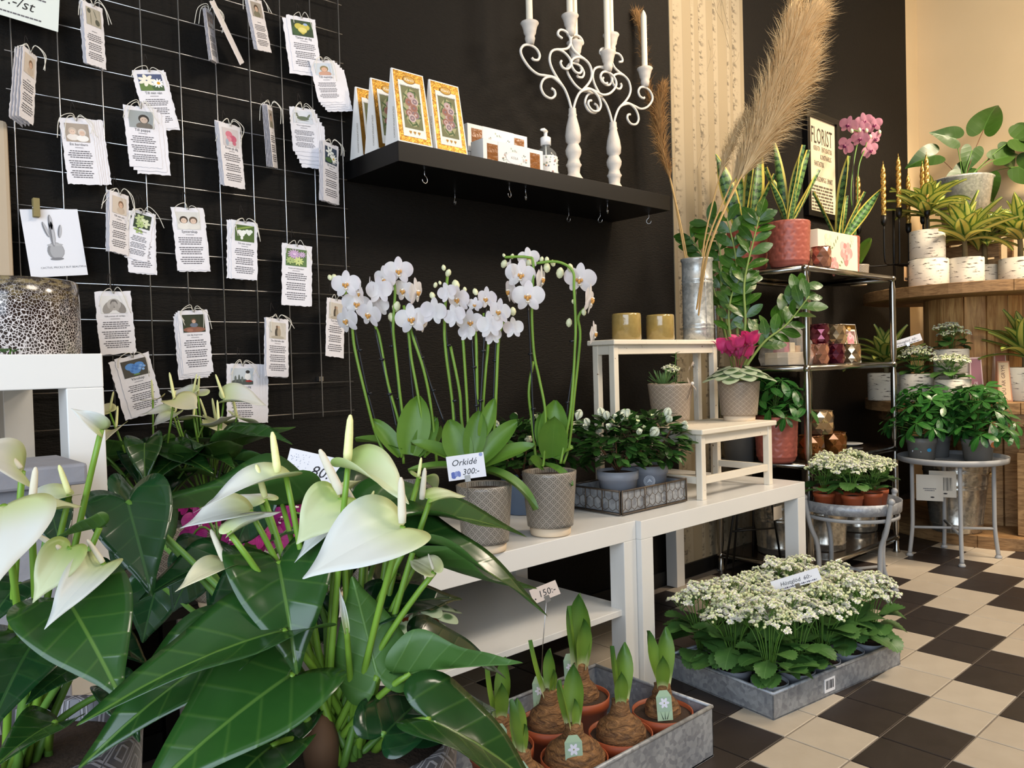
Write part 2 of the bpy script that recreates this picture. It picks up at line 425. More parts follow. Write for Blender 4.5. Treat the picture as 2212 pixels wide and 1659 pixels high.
MB().lo((1.1, 1.622, 1.383), (2.2, WY - .001, 1.433)).build('shelf_board', M_BLACKL, s, True, .001)

# wire grid on the wall
gx = [.329 + .0838 * k for k in range(10)]; gz = [.762 + .0775 * k for k in range(16)]
t = thing('wire_grid', 'galvanised wire grid panel hung on the black wall', 'wire grid', (.7, 1.86, .76))
vw = MB().tube([(0, 0, -.012), (0, 0, gz[-1] - gz[0] + .012)], .0016, 6).mesh('vertical_wire', M_WIRE)
hw = MB().tube([(-.012, 0, 0), (gx[-1] - gx[0] + .012, 0, 0)], .0016, 6).mesh('horizontal_wire', M_WIRE)
for x in gx: inst(vw, 'vertical_wire', t, Matrix.Translation((x, 1.86, gz[0])), world=True)
for z in gz: inst(hw, 'horizontal_wire', t, Matrix.Translation((gx[0], 1.8632, z)), world=True)
for x in (gx[1], gx[8]):
    for z in (gz[1], gz[13]): MB().lo((x - .006, 1.862, z + .004), (x + .006, WY - .002, z + .016)).build('wall_bracket', M_WIRE, t, True)

# narrow distressed bench (on the white table) and low stool
def bench(name, label, x0, x1, y0, y1, z0, z1, lg=.022, apron=.03, top=.016, rail=True, ov=.012):
    t = thing(name, label, 'bench' if 'bench' in name else 'stool', ((x0 + x1) / 2, (y0 + y1) / 2, z0))
    MB().lo((x0 - ov, y0 - ov, z1 - top), (x1 + ov, y1 + ov, z1)).build('top_board', M_DIST, t, True, .003)
    for x in (x0, x1 - lg):
        for y in (y0, y1 - lg): MB().lo((x, y, z0), (x + lg, y + lg, z1 - top)).build('leg', M_DIST, t, True, .002)
    for y in (y0 + .003, y1 - .019): MB().lo((x0 + lg, y, z1 - top - apron), (x1 - lg, y + .016, z1 - top)).build('apron', M_DIST, t, True, .001)
    for x in (x0 + .003, x1 - .019): MB().lo((x, y0 + lg, z1 - top - apron), (x + .016, y1 - lg, z1 - top)).build('apron', M_DIST, t, True, .001)
    if rail:
        zz = z0 + (z1 - z0) * .22
        for x in (x0 + .004, x1 - .018): MB().lo((x, y0 + lg, zz), (x + .014, y1 - lg, zz + .022)).build('rail', M_DIST, t, True, .001)
        MB().lo((x0 + lg, y0 + .004, zz), (x1 - lg, y0 + .018, zz + .022)).build('rail', M_DIST, t, True, .001)
bench('narrow_bench', 'tall narrow distressed white bench under the zinc vase and glass candle holders', 1.865, 2.43, 1.60, 1.69, .45, .943, rail=False)
bench('low_stool', 'low distressed white stool under the pink cyclamen pot', 1.98, 2.385, 1.365, 1.585, .45, .664)

# chrome rack
rx0, rx1, ry0, ry1 = 2.775, 3.55, 1.44, 1.83
t = thing('display_rack', 'tubular steel display rack with dark glass shelves against the wall', 'rack', ((rx0 + rx1) / 2, (ry0 + ry1) / 2, 0))
for x in (rx0, rx1):
    for y in (ry0, ry1):
        b = MB(); prev = 0; hs = [.005, .065, .46, .83, 1.205]
        P = [(0, .013)]
        prof = [(.015, 0), (.015, .01), (.011, .02), (.011, .05)]
        for a, c in zip(hs[1:], hs[2:]): prof += [(.0085, a - .012), (.0085, a + .012), (.0135, a + .05), (.0135, c - .05)]
        prof += [(.0085, 1.19), (.0085, 1.212), (.001, 1.216)]
        b.lathe(prof, 14, M=Matrix.Translation((x, y, 0))); b.build('post', M_CHROME, t, True)
M_DGLASS = mat('smoked_glass', '#241d18', .08, spec=.6)
for z in (.065, .46, .83, 1.205):
    for y in (ry0, ry1): MB().tube([(rx0, y, z), (rx1, y, z)], .011, 10).build('shelf_rail', M_CHROME, t, True)
    for x in (rx0, rx1): MB().tube([(x, ry0, z), (x, ry1, z)], .011, 10).build('shelf_rail', M_CHROME, t, True)
    for x in (rx0, rx1):
        for y in (ry0, ry1): MB().ball((x, y, z), (.015, .015, .015), 10, 6).build('joint', M_CHROME, t, True)
    MB().lo((rx0, ry0, z + .008), (rx1, ry1, z + .013)).build('shelf_panel', M_DGLASS, t, True)

# cable spools
def spool(label, c, z0, z1, Rf, rb, th, nst, mb_, off=0):
    t = thing('cable_spool', label, 'cable spool', (c[0], c[1], z0))
    for k, z in enumerate((z0, z1 - th)):
        # flange built of parallel planks cut to the circle
        npl = 7; w = 2 * Rf / npl; ang = .5 + off + k * .9
        for i in range(npl):
            a0 = -Rf + i * w + .0012; a1 = a0 + w - .0024; P = []
            for s_ in range(9): y = a0 + (a1 - a0) * s_ / 8; P.append((math.sqrt(max(0, Rf * Rf - y * y)), y))
            ring = P + [(-x, y) for x, y in reversed(P)]
            n = len(ring); vs = [(x, y, 0) for x, y in ring] + [(x, y, th) for x, y in ring]
            m = MB(); m.add(vs, [tuple(reversed(range(n))), tuple(range(n, 2 * n))] + [(q, (q + 1) % n, n + (q + 1) % n, n + q) for q in range(n)], 0, False, None, None, Matrix.Translation((c[0], c[1], z)) @ Matrix.Rotation(ang, 4, 'Z'))
            m.build('flange_plank', M_OLDWOOD, t, True, .002)
    for i in range(nst):
        a = 2 * PI * i / nst; hw_ = math.pi / nst * rb * .985
        m = MB(); m.lo((-.012, -hw_, z0 + th), (.012, hw_, z1 - th), Matrix.Translation((c[0], c[1], 0)) @ Matrix.Rotation(a + .1, 4, 'Z') @ Matrix.Translation((rb + rnd(-.002, .002), 0, 0)))
        m.build('stave', mb_, t, True, .002)
    return t
spool('upper cable spool of brown planks carrying the birch pots', (4.28, 1.345), .6, 1.185, .5, .21, .05, 15, M_PINE)
spool('lower large cable spool standing on the tiled floor behind the grey table', (4.41, 1.27), 0, .6, .56, .26, .055, 16, M_CRATE, .4)

# round tables
def round_table(label, c, z, r, feet, mtop, mleg, rim, name, splay, outside=False):
    t = thing(name, label, 'table', (c[0], c[1], 0)); T = Matrix.Translation((c[0], c[1], 0))
    MB().lathe([(0, z), (r - .012, z), (r - .004, z + .004), (r, z + rim), (r + .004, z + rim), (r + .002, z - .004), (r - .01, z - .008), (0, z - .008)], 48, M=T).build('tray_top', mtop, t, True)
    for a in feet:
        d = V((math.cos(a), math.sin(a), 0)); p0 = V((c[0], c[1], 0))
        if outside: P = [p0 + d * (r + .02) + V((0, 0, z + rim + .012)), p0 + d * (r - .004) + V((0, 0, z - .06)), p0 + d * (r - .03) + V((0, 0, z * .6)), p0 + d * (r - .03) + V((0, 0, .08)), p0 + d * (r + .015) + V((0, 0, .008))]
        else: P = [p0 + d * splay * .92 + V((0, 0, z - .01)), p0 + d * splay * .92 + V((0, 0, z * .5)), p0 + d * splay * .93 + V((0, 0, .12)), p0 + d * splay + V((0, 0, .008))]
        MB().tube(catmull(P, 5), .0085, 10).build('leg', mleg, t, True)
        q = P[-1]; MB().lathe([(.002, 0), (.0135, 0), (.0145, .006), (.009, .014)], 12, M=Matrix.Translation((q.x, q.y, 0))).build('foot', mleg, t, True)
        if outside: MB().ball(P[0], (.012, .012, .012), 10, 6).build('finial', mleg, t, True)
    zz = z * .3; a = feet
    for i in (0, 1):
        if len(a) > i + 2:
            p, q = [V((c[0] + math.cos(k) * splay * .92, c[1] + math.sin(k) * splay * .92, zz)) for k in (a[i], a[i + 2])]
            MB().tube([p, q], .006, 8).build('crossbar', mleg, t, True)
    if outside: MB().lathe([(r - .012, z - .03), (r - .004, z - .03), (r - .004, z - .018), (r - .012, z - .018), (r - .012, z - .03)], 40, M=T).build('support_ring', mleg, t, True)
    return t
gt = (3.62, 1.232); fa = [math.atan2(y - gt[1], x - gt[0]) for x, y in ((3.473, 1.151), (3.72, 1.08), (3.766, 1.319), (3.519, 1.378))]
round_table('grey painted round tray table with three umbrella plants', gt, .418, .207, fa, M_GREYP, M_GREYP, .018, 'tray_table', .172)
round_table('galvanised round tray table with small orange potted kalanchoes', (2.79, 1.29), .325, .165, [-1.95, -.5, 1.0, 2.6], M_GALV, M_GREYP, .034, 'tray_table', .15, True)

# galvanised floor trays
def sheet_tray(label, c, ang, lx, ly, h):
    t = thing('metal_tray', label, 'tray', c, ang); w = .004
    MB().lo((0, 0, 0), (lx, ly, .004)).build('tray_floor', M_GALV, t)
    for a, b2 in (((0, 0, 0), (lx, w, h)), ((0, ly - w, 0), (lx, ly, h)), ((0, 0, 0), (w, ly, h)), ((lx - w, 0, 0), (lx, ly, h))):
        MB().lo(a, b2).build('side_wall', M_GALV, t, False, .001)
        a, b2 = V(a), V(b2); ax = 0 if b2.x - a.x > .1 else 1; p = V(((a.x + b2.x) / 2, (a.y + b2.y) / 2, h)); d = V((lx / 2, 0, 0)) if ax == 0 else V((0, ly / 2, 0))
        MB().tube([p - d, p + d], .0045, 8).build('rolled_rim', M_GALV, t)
    return t
sheet_tray('deep galvanised metal tray of amaryllis bulbs on the floor', (.82, .985, 0), 0, .63, .345, .11)
K_ANG = math.radians(-7.2); K_ORG = V((1.695, .98, 0))
kt = sheet_tray('shallow galvanised metal tray of flowering white kalanchoes on the floor', K_ORG, K_ANG, .565, .335, .064)
st = MB(); st.lo((.205, -.0012, .012), (.25, -.0004, .047), col=lin('#f2f2f4'))
for k in range(13): x = .211 + k * .0026; st.lo((x, -.0016, .02), (x + R.choice((.0008, .0013, .0018)), -.0011, .042), col=lin('#16161a'))
st.build('barcode_sticker', M_PRINT, kt)

# wire tray under the azaleas
t = thing('wire_tray', 'shallow zinc tray wrapped in hexagonal wire mesh holding the azaleas', 'tray', (1.78, 1.48, .45))
wx0, wx1, wy0, wy1, wz = 1.64, 1.935, 1.395, 1.585, .45
rust = mat('rusty_wire', '#6e6255', .5, metal=.7, var='#4c4038', scale=80)
MB().lo((wx0 + .004, wy0 + .004, wz + .008), (wx1 - .004, wy1 - .004, wz + .011)).build('tray_floor', M_GALV, t, True)
for a, b2 in (((wx0, wy0), (wx1, wy0)), ((wx1, wy0), (wx1, wy1)), ((wx1, wy1), (wx0, wy1)), ((wx0, wy1), (wx0, wy0))):
    a, b2 = V((*a, 0)), V((*b2, 0)); d = (b2 - a); L = d.length; d.normalize(); n_ = V((d.y, -d.x, 0))
    q = MB(); q.add([a + V((0, 0, wz + .008)), b2 + V((0, 0, wz + .008)), b2 + V((0, 0, wz + .066)), a + V((0, 0, wz + .066))], [(0, 1, 2, 3)], 0, False)
    o = q.build('side_panel', M_GALV, t, True); sm = o.modifiers.new('s', 'SOLIDIFY'); sm.thickness = .002
    for z in (.005, .068): MB().tube([a + n_ * .004 + V((0, 0, wz + z)), b2 + n_ * .004 + V((0, 0, wz + z))], .003, 6).build('frame_wire', rust, t, True)
    for k in range(4): p = a + d * (L * k / 3) + n_ * .005; MB().tube([p + V((0, 0, wz + .003)), p + V((0, 0, wz + .071))], .002, 6).build('upright_wire', rust, t, True)
    h = MB(); cw = .026; nn = int(L / cw)
    for i in range(nn):
        for r_ in range(2):
            x = (i + .5 * (r_ % 2)) * L / nn; z = wz + .012 + r_ * .028
            pts = [(x, z), (x + cw / 2, z + .008), (x + cw, z)]; pts = [(min(u, L), w_) for u, w_ in pts]
            h.tube([a + d * u + n_ * .004 + V((0, 0, w_)) for u, w_ in pts], .0008, 4); h.tube([a + d * pts[1][0] + n_ * .004 + V((0, 0, pts[1][1])), a + d * pts[1][0] + n_ * .004 + V((0, 0, pts[1][1] + .02))], .0008, 4)
    h.build('wire_mesh', rust, t, True)

# grey stone plinth, beige cabinet at the far left
M_STONE = mat('grey_stone', '#77767b', .9, var='#8f8e93', scale=26, bump=.6, bscale=70)
t = thing('stone_plinth', 'grey rough-edged stone plinth in front of the lantern table', 'plinth', (.08, 1.06, 0))
MB().lo((-.28, 1.1, .735), (.259, 1.255, .762)).build('top_slab', M_STONE, t, True, .004); MB().lo((-.26, 1.115, 0), (.235, 1.25, .735)).build('plinth_body', M_STONE, t, True, .003)
t = thing('upright_panel', 'beige upright panel at the left edge behind the lantern table', 'panel', (-.1, 1.835, 0))
M_BEIGE = mat('beige_laminate', '#b9a78e', .6)
MB().lo((-.5, 1.826, 0), (.312, 1.85, 1.385)).build('panel_board', M_BEIGE, t, True, .008); MB().lo((-.5, 1.823, .0), (-.3, 1.826, 1.36)).build('panel_facing', M_BEIGE, t, True)

# black wire stand between table and rack
t = thing('wire_stand', 'black bent-wire plant stand behind the white table leg', 'plant stand', (2.72, 1.66, 0)); q = MB()
for i, (x, y, u, w_) in enumerate(((2.62, 1.72, 2.70, 1.68), (2.70, 1.73, 2.70, 1.68), (2.86, 1.60, 2.78, 1.62), (2.80, 1.70, 2.76, 1.66))):
    MB().tube([(u, w_, .45), (x, y, .006)], .0045, 8).build('leg', M_BLACKM, t, True)
for a, c in (((2.66, 1.70, .2), (2.82, 1.61, .2)), ((2.70, 1.71, .2), (2.78, 1.68, .2))): MB().tube([a, c], .004, 6).build('brace', M_BLACKM, t, True)
MB().lathe([(0, .45), (.1, .45), (.1, .456), (0, .456)], 24, M=Matrix.Translation((2.74, 1.665, 0))).build('stand_top', M_BLACKM, t, True)
# wooden crate at the right edge beside the buckets
t = thing('wooden_crate', 'wooden plank crate on the spool base at the right edge behind the grey table', 'crate', (4.05, .95, .057))
for k in range(4): MB().lo((3.97, .82, .06 + k * .09), (3.984, 1.08, .142 + k * .09)).build('plank', M_CRATE, t, True, .002)
for y in (.83, 1.052): MB().lo((3.955, y, .058), (3.97, y + .03, .425)).build('upright', M_CRATE, t, True, .002)
for k in range(4): MB().lo((3.984, 1.066, .06 + k * .09), (4.12, 1.08, .142 + k * .09)).build('plank', M_CRATE, t, True, .002)
MB().lo((3.97, .82, .425), (4.12, 1.08, .438)).build('lid_board', M_CRATE, t, True, .002)
t = thing('plant_stand', 'low black wooden stand behind the foreground anthuriums by the grid wall', 'plant stand', (.465, 1.62, 0))
MB().lo((.345, 1.45, .43), (.585, 1.81, .45)).build('stand_top', M_BLACKL, t, True, .002)
for x in (.35, .55):
    for y in (1.46, 1.77): MB().lo((x, y, 0), (x + .03, y + .03, .43)).build('leg', M_BLACKL, t, True, .002)
# ---------------------------------------------------------------- plant library
def m_leaf(name, a, b2, vein=None, rough=.35, tl=.12, lat=9, vs=.55, spec=.5):
    m = NT(name); u, v = m.uv(); oi = m.n('ObjectInfo').outputs['Random']
    f = m.noise(7, 3, m.obj()); c = m.mix(m.math('ADD', m.math('MULTIPLY', oi, .6), m.math('MULTIPLY', f, .4)), a, b2)
    if vein:
        av = m.math('ABSOLUTE', m.math('SUBTRACT', v, .5))
        mid = m.math('SUBTRACT', 1, m.step(av, .003, .009))
        w = m.math('ABSOLUTE', m.math('SINE', m.math('MULTIPLY', m.math('SUBTRACT', u, m.math('MULTIPLY', av, .9)), lat * 3.14159)))
        lt = m.math('MULTIPLY', m.math('SUBTRACT', 1, m.step(w, .0, .3)), .28)
        k = m.math('MULTIPLY', m.math('MAXIMUM', mid, lt), vs); c = m.mix(k, c, vein); m.bump(m.math('ADD', k, m.math('MULTIPLY', w, -.25)), .3, .002)
    m.color(c); m.set(rough=rough, spec=spec); m.translucent(c, tl); return m.m
ML_ANT = m_leaf('anthurium_leaf', '#183918', '#2c5320', '#7a9f46', .2, .07, 7, .36, .5)
ML_ANTB = m_leaf('anthurium_leaf_underside', '#355a22', '#4a7430', '#7da257', .45, .1, 8, .4)
ML_ANTD = m_leaf('anthurium_leaf_dark', '#0f2c18', '#1b3f1f', '#456f35', .2, .06, 7, .36, .5)
ML_STEM = mat('green_stem', '#7fa235', .45, var='#5f8a2a', scale=12)
ML_STEMD = mat('dark_green_stem', '#4d7226', .5, var='#5f8a35', scale=20)
def m_spathe(name, a, b2, tl=.3):
    m = NT(name); u, v = m.uv(); c = m.mix(m.step(u, .1, .5), b2, a)
    av = m.math('ABSOLUTE', m.math('SUBTRACT', v, .5)); w = m.math('SINE', m.math('MULTIPLY', av, 60))
    m.color(c); m.set(rough=.4); m.bump(w, .12, .002); m.translucent(c, tl); return m.m
MS_W = m_spathe('white_spathe', '#dedfd8', '#cdd79c'); MS_G = m_spathe('greenish_spathe', '#d6dbb0', '#a9c06c'); MS_Y = m_spathe('cream_spathe', '#e9e2c0', '#d9d79c')
def m_spadix():
    m = NT('spadix'); v = m.n('TexVoronoi'); v.inputs['Scale'].default_value = 240; m.l(m.obj(), v.inputs['Vector'])
    m.color(m.mix(m.step(v.outputs['Distance'], .05, .4), '#b6a184', '#efe6cd')); m.set(rough=.6); m.bump(v.outputs['Distance'], .5, .002); return m.m
M_SPADIX = m_spadix(); M_SPADY = mat('young_spadix', '#e8e4ae', .55, var='#d9dc8c', scale=20)
HEART = [(0, 0), (-.12, .06), (-.21, .19), (-.17, .33), (0, .42), (.2, .415), (.42, .33), (.64, .205), (.83, .09), (1, 0)]
SPATHE = [(0, 0), (-.07, .05), (-.12, .17), (-.06, .3), (.12, .38), (.35, .37), (.58, .27), (.78, .13), (.92, .045), (1, 0)]
def heartm(key, arc, fold, wave, mats):
    me = outline_leaf(HEART, lambda x, y: fold * abs(y) + .3 * y * y - .02 * x + wave * 5 * math.sin(9 * x + 40 * wave + (2 if y > 0 else 0)) * abs(y), arc, 4, 4, .35, wave); return me.mesh(key, mats)
A_LEAF = [heartm('leaf_blade', a, f, w, [ML_ANT, ML_ANTB]) for a, f, w in ((.5, .15, .012), (.9, .3, .018), (.15, .45, .02), (-.25, .3, .014), (.6, -.1, .02))]
A_LEAFD = [heartm('leaf_blade', a, f, w, [ML_ANTD, ML_ANTB]) for a, f, w in ((.5, .15, .012), (.9, .3, .018), (.15, .45, .02))]
A_SP = {}
for k, m_ in (('w', MS_W), ('g', MS_G), ('y', MS_Y)):
    A_SP[k] = [outline_leaf(SPATHE, lambda x, y, c=c: c * y * y * 1.6 - .05 * x * x + .02 * math.sin(9 * y), a, 4, 4, .3, .008).mesh('spathe', m_) for a, c in ((.35, .5), (.7, .9), (-.3, .4), (.2, -.3))]
def solid(o, th=.0006, off=1):
    m = o.modifiers.new('thickness', 'SOLIDIFY'); m.thickness = th; m.offset = -1; m.material_offset = off; return o
def stalk(parent, a, c, r0, r1, sag=.0, mat_=None, name='leaf_stalk', side=None, n=8, k=8):
    a, c = V(a), V(c); mid = (a + c) / 2 + V((0, 0, sag)); mid += V(side) if side else V()
    P = bez(a, mid, c, k); return MB().tube(P, [r0 + (r1 - r0) * i / k for i in range(k + 1)], n).build(name, mat_ or ML_STEM, parent, True)

# --- pots -------------------------------------------------------------
def m_pattern(name, base, line, nu, nv, rough=.3):
    m = NT(name); u, v = m.uv()
    a = m.math('ABSOLUTE', m.math('SUBTRACT', m.math('FRACT', m.math('MULTIPLY', u, nu)), .5)); c = m.math('ABSOLUTE', m.math('SUBTRACT', m.math('FRACT', m.math('MULTIPLY', v, nv)), .5))
    d = m.math('ADD', a, c); d = m.math('ABSOLUTE', m.math('SUBTRACT', d, .5))
    w = m.math('SINE', m.math('MULTIPLY', d, 26)); k = m.step(w, .35, .8)
    m.color(m.mix(m.math('MULTIPLY', k, .8), base, line)); m.set(rough=rough); m.bump(k, .55, .003); return m.m
MP_GREIGE = m_pattern('greige_glazed_pattern', '#6f675d', '#c4baab', 20, 9); MP_WARM = m_pattern('taupe_glazed_pattern', '#7f6f60', '#d2c0aa', 20, 9)
MP_DARK = m_pattern('grey_glazed_pattern', '#4c484b', '#938d8e', 14, 5)
PC = {}
def cpot(parent, h, r, mat_, r2=None, foot=True, soil=.012, M=None):
    """glazed cachepot with embossed pattern and a bare clay foot"""
    r2 = r2 or r * .86; key = ('c', h, r, mat_.name, r2, foot); z0 = h * .14 if foot else 0
    if key not in PC:
        pr = [(r2 + (r - r2) * i / 14, z0 + (h - z0) * i / 14) for i in range(15)]
        a = MB().lathe([(r2 * .9, z0)] + pr + [(r - .004, h + .0015), (r - .007, h - .002), (r2 - .008, z0 + .02)], 48).mesh('pot', mat_)
        f = MB().lathe([(0, 0), (r2 * .86, 0), (r2 * .88, .003), (r2 * .9, z0 + .001), (r2 * .6, z0 + .001)], 40).mesh('pot_foot', M_CLAY)
        s = MB().lathe([(0, h - soil + .004), (r * .5, h - soil + .003), (r - .006, h - soil)], 24).mesh('soil', M_SOIL); PC[key] = (a, f, s)
    a, f, s = PC[key]; inst(a, 'pot', parent)
    if foot: inst(f, 'pot_foot', parent)
    inst(s, 'soil', parent)
def ppot(parent, h, r, mat_, r2=None, soilm=None):
    """plastic nursery pot with a rim band"""
    r2 = r2 or r * .76; key = ('p', h, r, mat_.name, r2)
    if key not in PC:
        a = MB().lathe([(0, 0), (r2, 0), (r * .93, h * .74), (r * .985, h * .76), (r, h), (r - .0025, h), (r - .004, h * .8), (r2 - .003, .006)], 32).mesh('pot', mat_)
        s = MB().lathe([(0, h - .006), (r * .6, h - .005), (r - .003, h - .009)], 20).mesh('soil', soilm or M_SOIL); PC[key] = (a, s)
    inst(PC[key][0], 'pot', parent); inst(PC[key][1], 'soil', parent)
def m_birch():
    m = NT('birch_bark'); o = m.obj(); f = m.noise(24, 5, m.mapping(o, (1, 1, 5)), .6, .4); g_ = m.noise(9, 3, o)
    c = m.mix(g_, '#d8d2c4', '#c2baa9'); c = m.mix(m.step(f, .58, .66), c, '#4a4038'); m.color(c); m.set(rough=.75); m.bump(f, .3); return m.m
M_BIRCH = m_birch()
def bpot(parent, h, r):
    key = ('b', h, r)
    if key not in PC: PC[key] = (MB().lathe([(0, 0), (r * .97, 0), (r, .004), (r, h - .003), (r - .004, h), (r - .009, h - .003), (r - .01, .02)], 40).mesh('pot', M_BIRCH), MB().lathe([(0, h - .012), (r - .008, h - .014)], 24).mesh('soil', M_SOIL))
    inst(PC[key][0], 'pot', parent); inst(PC[key][1], 'soil', parent)
M_SCAL = mat('terracotta_rose', '#9c5346', .42, var='#a85c4d', scale=8)
def scal(u, v, nu=13, nv=8):
    best = 0; y = v * nv
    for row in (int(math.floor(y)) + 1, int(math.floor(y))):
        x = u * nu + .5 * (row % 2); fx = x - math.floor(x) - .5; dy = row + .25 - y
        d = math.sqrt((fx * 1.9) ** 2 + (dy) ** 2)
        if d < 1.05 and dy > -.3: best = max(best, (1.05 - d) * .35 + (.5 if d < .98 else 0) + .12 * math.cos(d * 19)); break
    return best
def tpot(parent, h, r, r2=None):
    r2 = r2 or r * .9; key = ('t', h, r)
    if key not in PC:
        n = 40; pr = []
        for i in range(n + 1):
            t = i / n; rr = r2 + (r - r2) * t
            if t < .14: rr *= math.sqrt(max(0, 1 - (1 - t / .14) ** 2)) * .16 + .84
            pr.append((rr, t * h))
        a = MB().lathe(pr, 120, disp=lambda u, v: .0042 * scal(u, v) if .1 < v < .99 else 0)
        a.lathe([(r, h), (r - .004, h + .001), (r - .007, h - .003), (r2 - .01, .02)], 48); a.lathe([(0, 0), (r2 * .84, 0)], 48)
        PC[key] = (a.mesh('pot', M_SCAL), MB().lathe([(0, h - .015), (r - .006, h - .018)], 24).mesh('soil', M_SOIL))
    inst(PC[key][0], 'pot', parent); inst(PC[key][1], 'soil', parent)

# --- kalanchoe --------------------------------------------------------
ML_KAL = m_leaf('kalanchoe_leaf', '#37602a', '#557f3e', '#7aa55c', .42, .1, 6, .3)
KO = [(0, 0), (.03, .045), (.18, .075), (.3, .24), (.5, .345), (.72, .34), (.9, .22), (1, 0)]
K_LEAF = [outline_leaf(KO, lambda x, y, f=f: f * y * y + .05 * x, a, 3, 4, .55, .006, .05).mesh('leaf', ML_KAL) for a, f in ((.7, .6), (1.1, .35), (.3, .9))]
M_KFL = mat('kalanchoe_petal', '#f2f0ec', .55, var='#ebe9da', scale=40); M_KBUD = mat('kalanchoe_bud', '#cfd79a', .5, var='#e3e6bb', scale=60); M_KCEN = mat('kalanchoe_floret_green', '#dfe5b4', .5)
def floret(mb, c, n, r, mi):
    c = V(c); n = V(n).normalized(); u = n.orthogonal().normalized(); w = n.cross(u)
    for ring, (k, rad, tilt, ln) in enumerate(((6, .95, .25, .55), (5, .6, .6, .5), (3, .25, .95, .35))):
        for i in range(k):
            a = 2 * PI * (i + .5 * ring) / k; d = u * math.cos(a) + w * math.sin(a); s = n.cross(d)
            p0 = c + n * r * .1 * ring; p1 = c + d * r * rad * .6 + n * r * (.15 + tilt * .35) ; p2 = c + d * r * rad + n * r * (.1 + tilt * .6)
            mb.add([p0, p1 + s * r * .32, p2, p1 - s * r * .32], [(0, 1, 2, 3)], mi if ring < 2 else 2)
def kcluster(seed, nf, nb):
    q = random.Random(seed); m = MB()
    for i in range(nf + nb):
        a = q.uniform(0, 2 * PI); rr = math.sqrt(q.random()) * .029; z = .014 - rr * rr * 13 + q.uniform(-.004, .004)
        p = V((rr * math.cos(a), rr * math.sin(a), z)); n = V((p.x * 18, p.y * 18, 1))
        if i < nf: floret(m, p, n, q.uniform(.0078, .0102), 0)
        else: m.ball(p + V((0, 0, q.uniform(-.004, .002))), q.uniform(.0028, .0042), 6, 4, 1)
        if i % 3 == 0: m.tube([V((0, 0, -.02)), p - V((0, 0, .002))], .0007, 3, 3, False)
    return m.mesh('flower_cluster', [M_KFL, M_KBUD, M_KCEN, ML_STEMD])
K_CL = [kcluster(i, nf, nb) for i, (nf, nb) in enumerate(((14, 12), (10, 18), (17, 8), (6, 24)))]
def kalanchoe(root, z0, h, spread, seed, nl=13, nc=9, ls=.075, green=.2):
    q = random.Random(seed); st = MB()
    for i in range(nl):
        az = i * 2.4 + q.uniform(-.3, .3); el = q.uniform(.0, .7); zz = z0 + h * q.uniform(.14, .5); d = sph(az, el)
        p = V((0, 0, zz - .01)) + V((math.cos(az), math.sin(az), 0)) * .012
        inst(q.choice(K_LEAF), 'leaf', root, frame(p, d, V((0, 0, 1)), ls * q.uniform(.8, 1.25)))
    for i in range(nc):
        rr = spread * math.sqrt((i + .4) / nc); az = i * 2.4 + seed; p = V((rr * math.cos(az), rr * math.sin(az), z0 + h * (1 - .28 * (rr / spread) ** 2) + q.uniform(-.012, .012)))
        me = K_CL[3] if q.random() < green else q.choice(K_CL[:3])
        inst(me, 'flower_cluster', root, frame(p, V((math.cos(seed + i), math.sin(seed + i), 0)), V((p.x * 5, p.y * 5, 1)), q.uniform(.9, 1.2)))
        st.tube(bez((p.x * .15, p.y * .15, z0 + .01), (p.x * .5, p.y * .5, z0 + h * .6), p - V((0, 0, .015)), 4), .0013, 5)
    st.build('flower_stems', ML_STEMD, root)

# --- azalea, schefflera, zz, sansevieria, dracaena, philodendron --------
ML_AZ = m_leaf('azalea_leaf', '#1b3415', '#2f511f', '#4f7a38', .25, .08, 6, .3); ML_AZY = m_leaf('azalea_young_leaf', '#34602a', '#4c7a34', '#6d9a48', .35, .15, 6, .3)
OV = [(0, 0), (.1, .07), (.35, .19), (.6, .22), (.85, .13), (1, 0)]
AZ_L = [outline_leaf(OV, lambda x, y: .5 * y * y - .03 * x, .5, 2, 2, .5).mesh('leaf', m_) for m_ in (ML_AZ, ML_AZ, ML_AZY)]
M_AZF = mat('azalea_petal', '#f3f1e2', .5, var='#e9ecc9', scale=30); M_BARK = mat('brown_twig', '#5c4028', .8)
PET = [(0, 0), (.2, .16), (.5, .3), (.8, .26), (1, .08), (1.02, 0)]
def flower_bud(n, r, op, name, mats):
    m = MB(); pet = outline_leaf(PET, lambda x, y: -.9 * y * y, -.9, 2, 2, .5)
    for i in range(n):
        a = 2 * PI * i / n; d = sph(a, op); m.add(pet.v, pet.f, 0, True, None, None, frame((0, 0, 0), d, V((0, 0, 1)), r))
        if i % 2 == 0: m.add(pet.v, pet.f, 0, True, None, None, frame((0, 0, 0), sph(a + .5, min(1.5, op + .3)), V((0, 0, 1)), r * .9))
    return m.mesh(name, mats)
AZ_F = [flower_bud(6, .022, 1.05, 'flower', M_AZF), flower_bud(5, .016, 1.3, 'flower', M_AZF), flower_bud(3, .013, 1.45, 'flower_bud', mat('azalea_bud', '#e6ebb8', .5))]
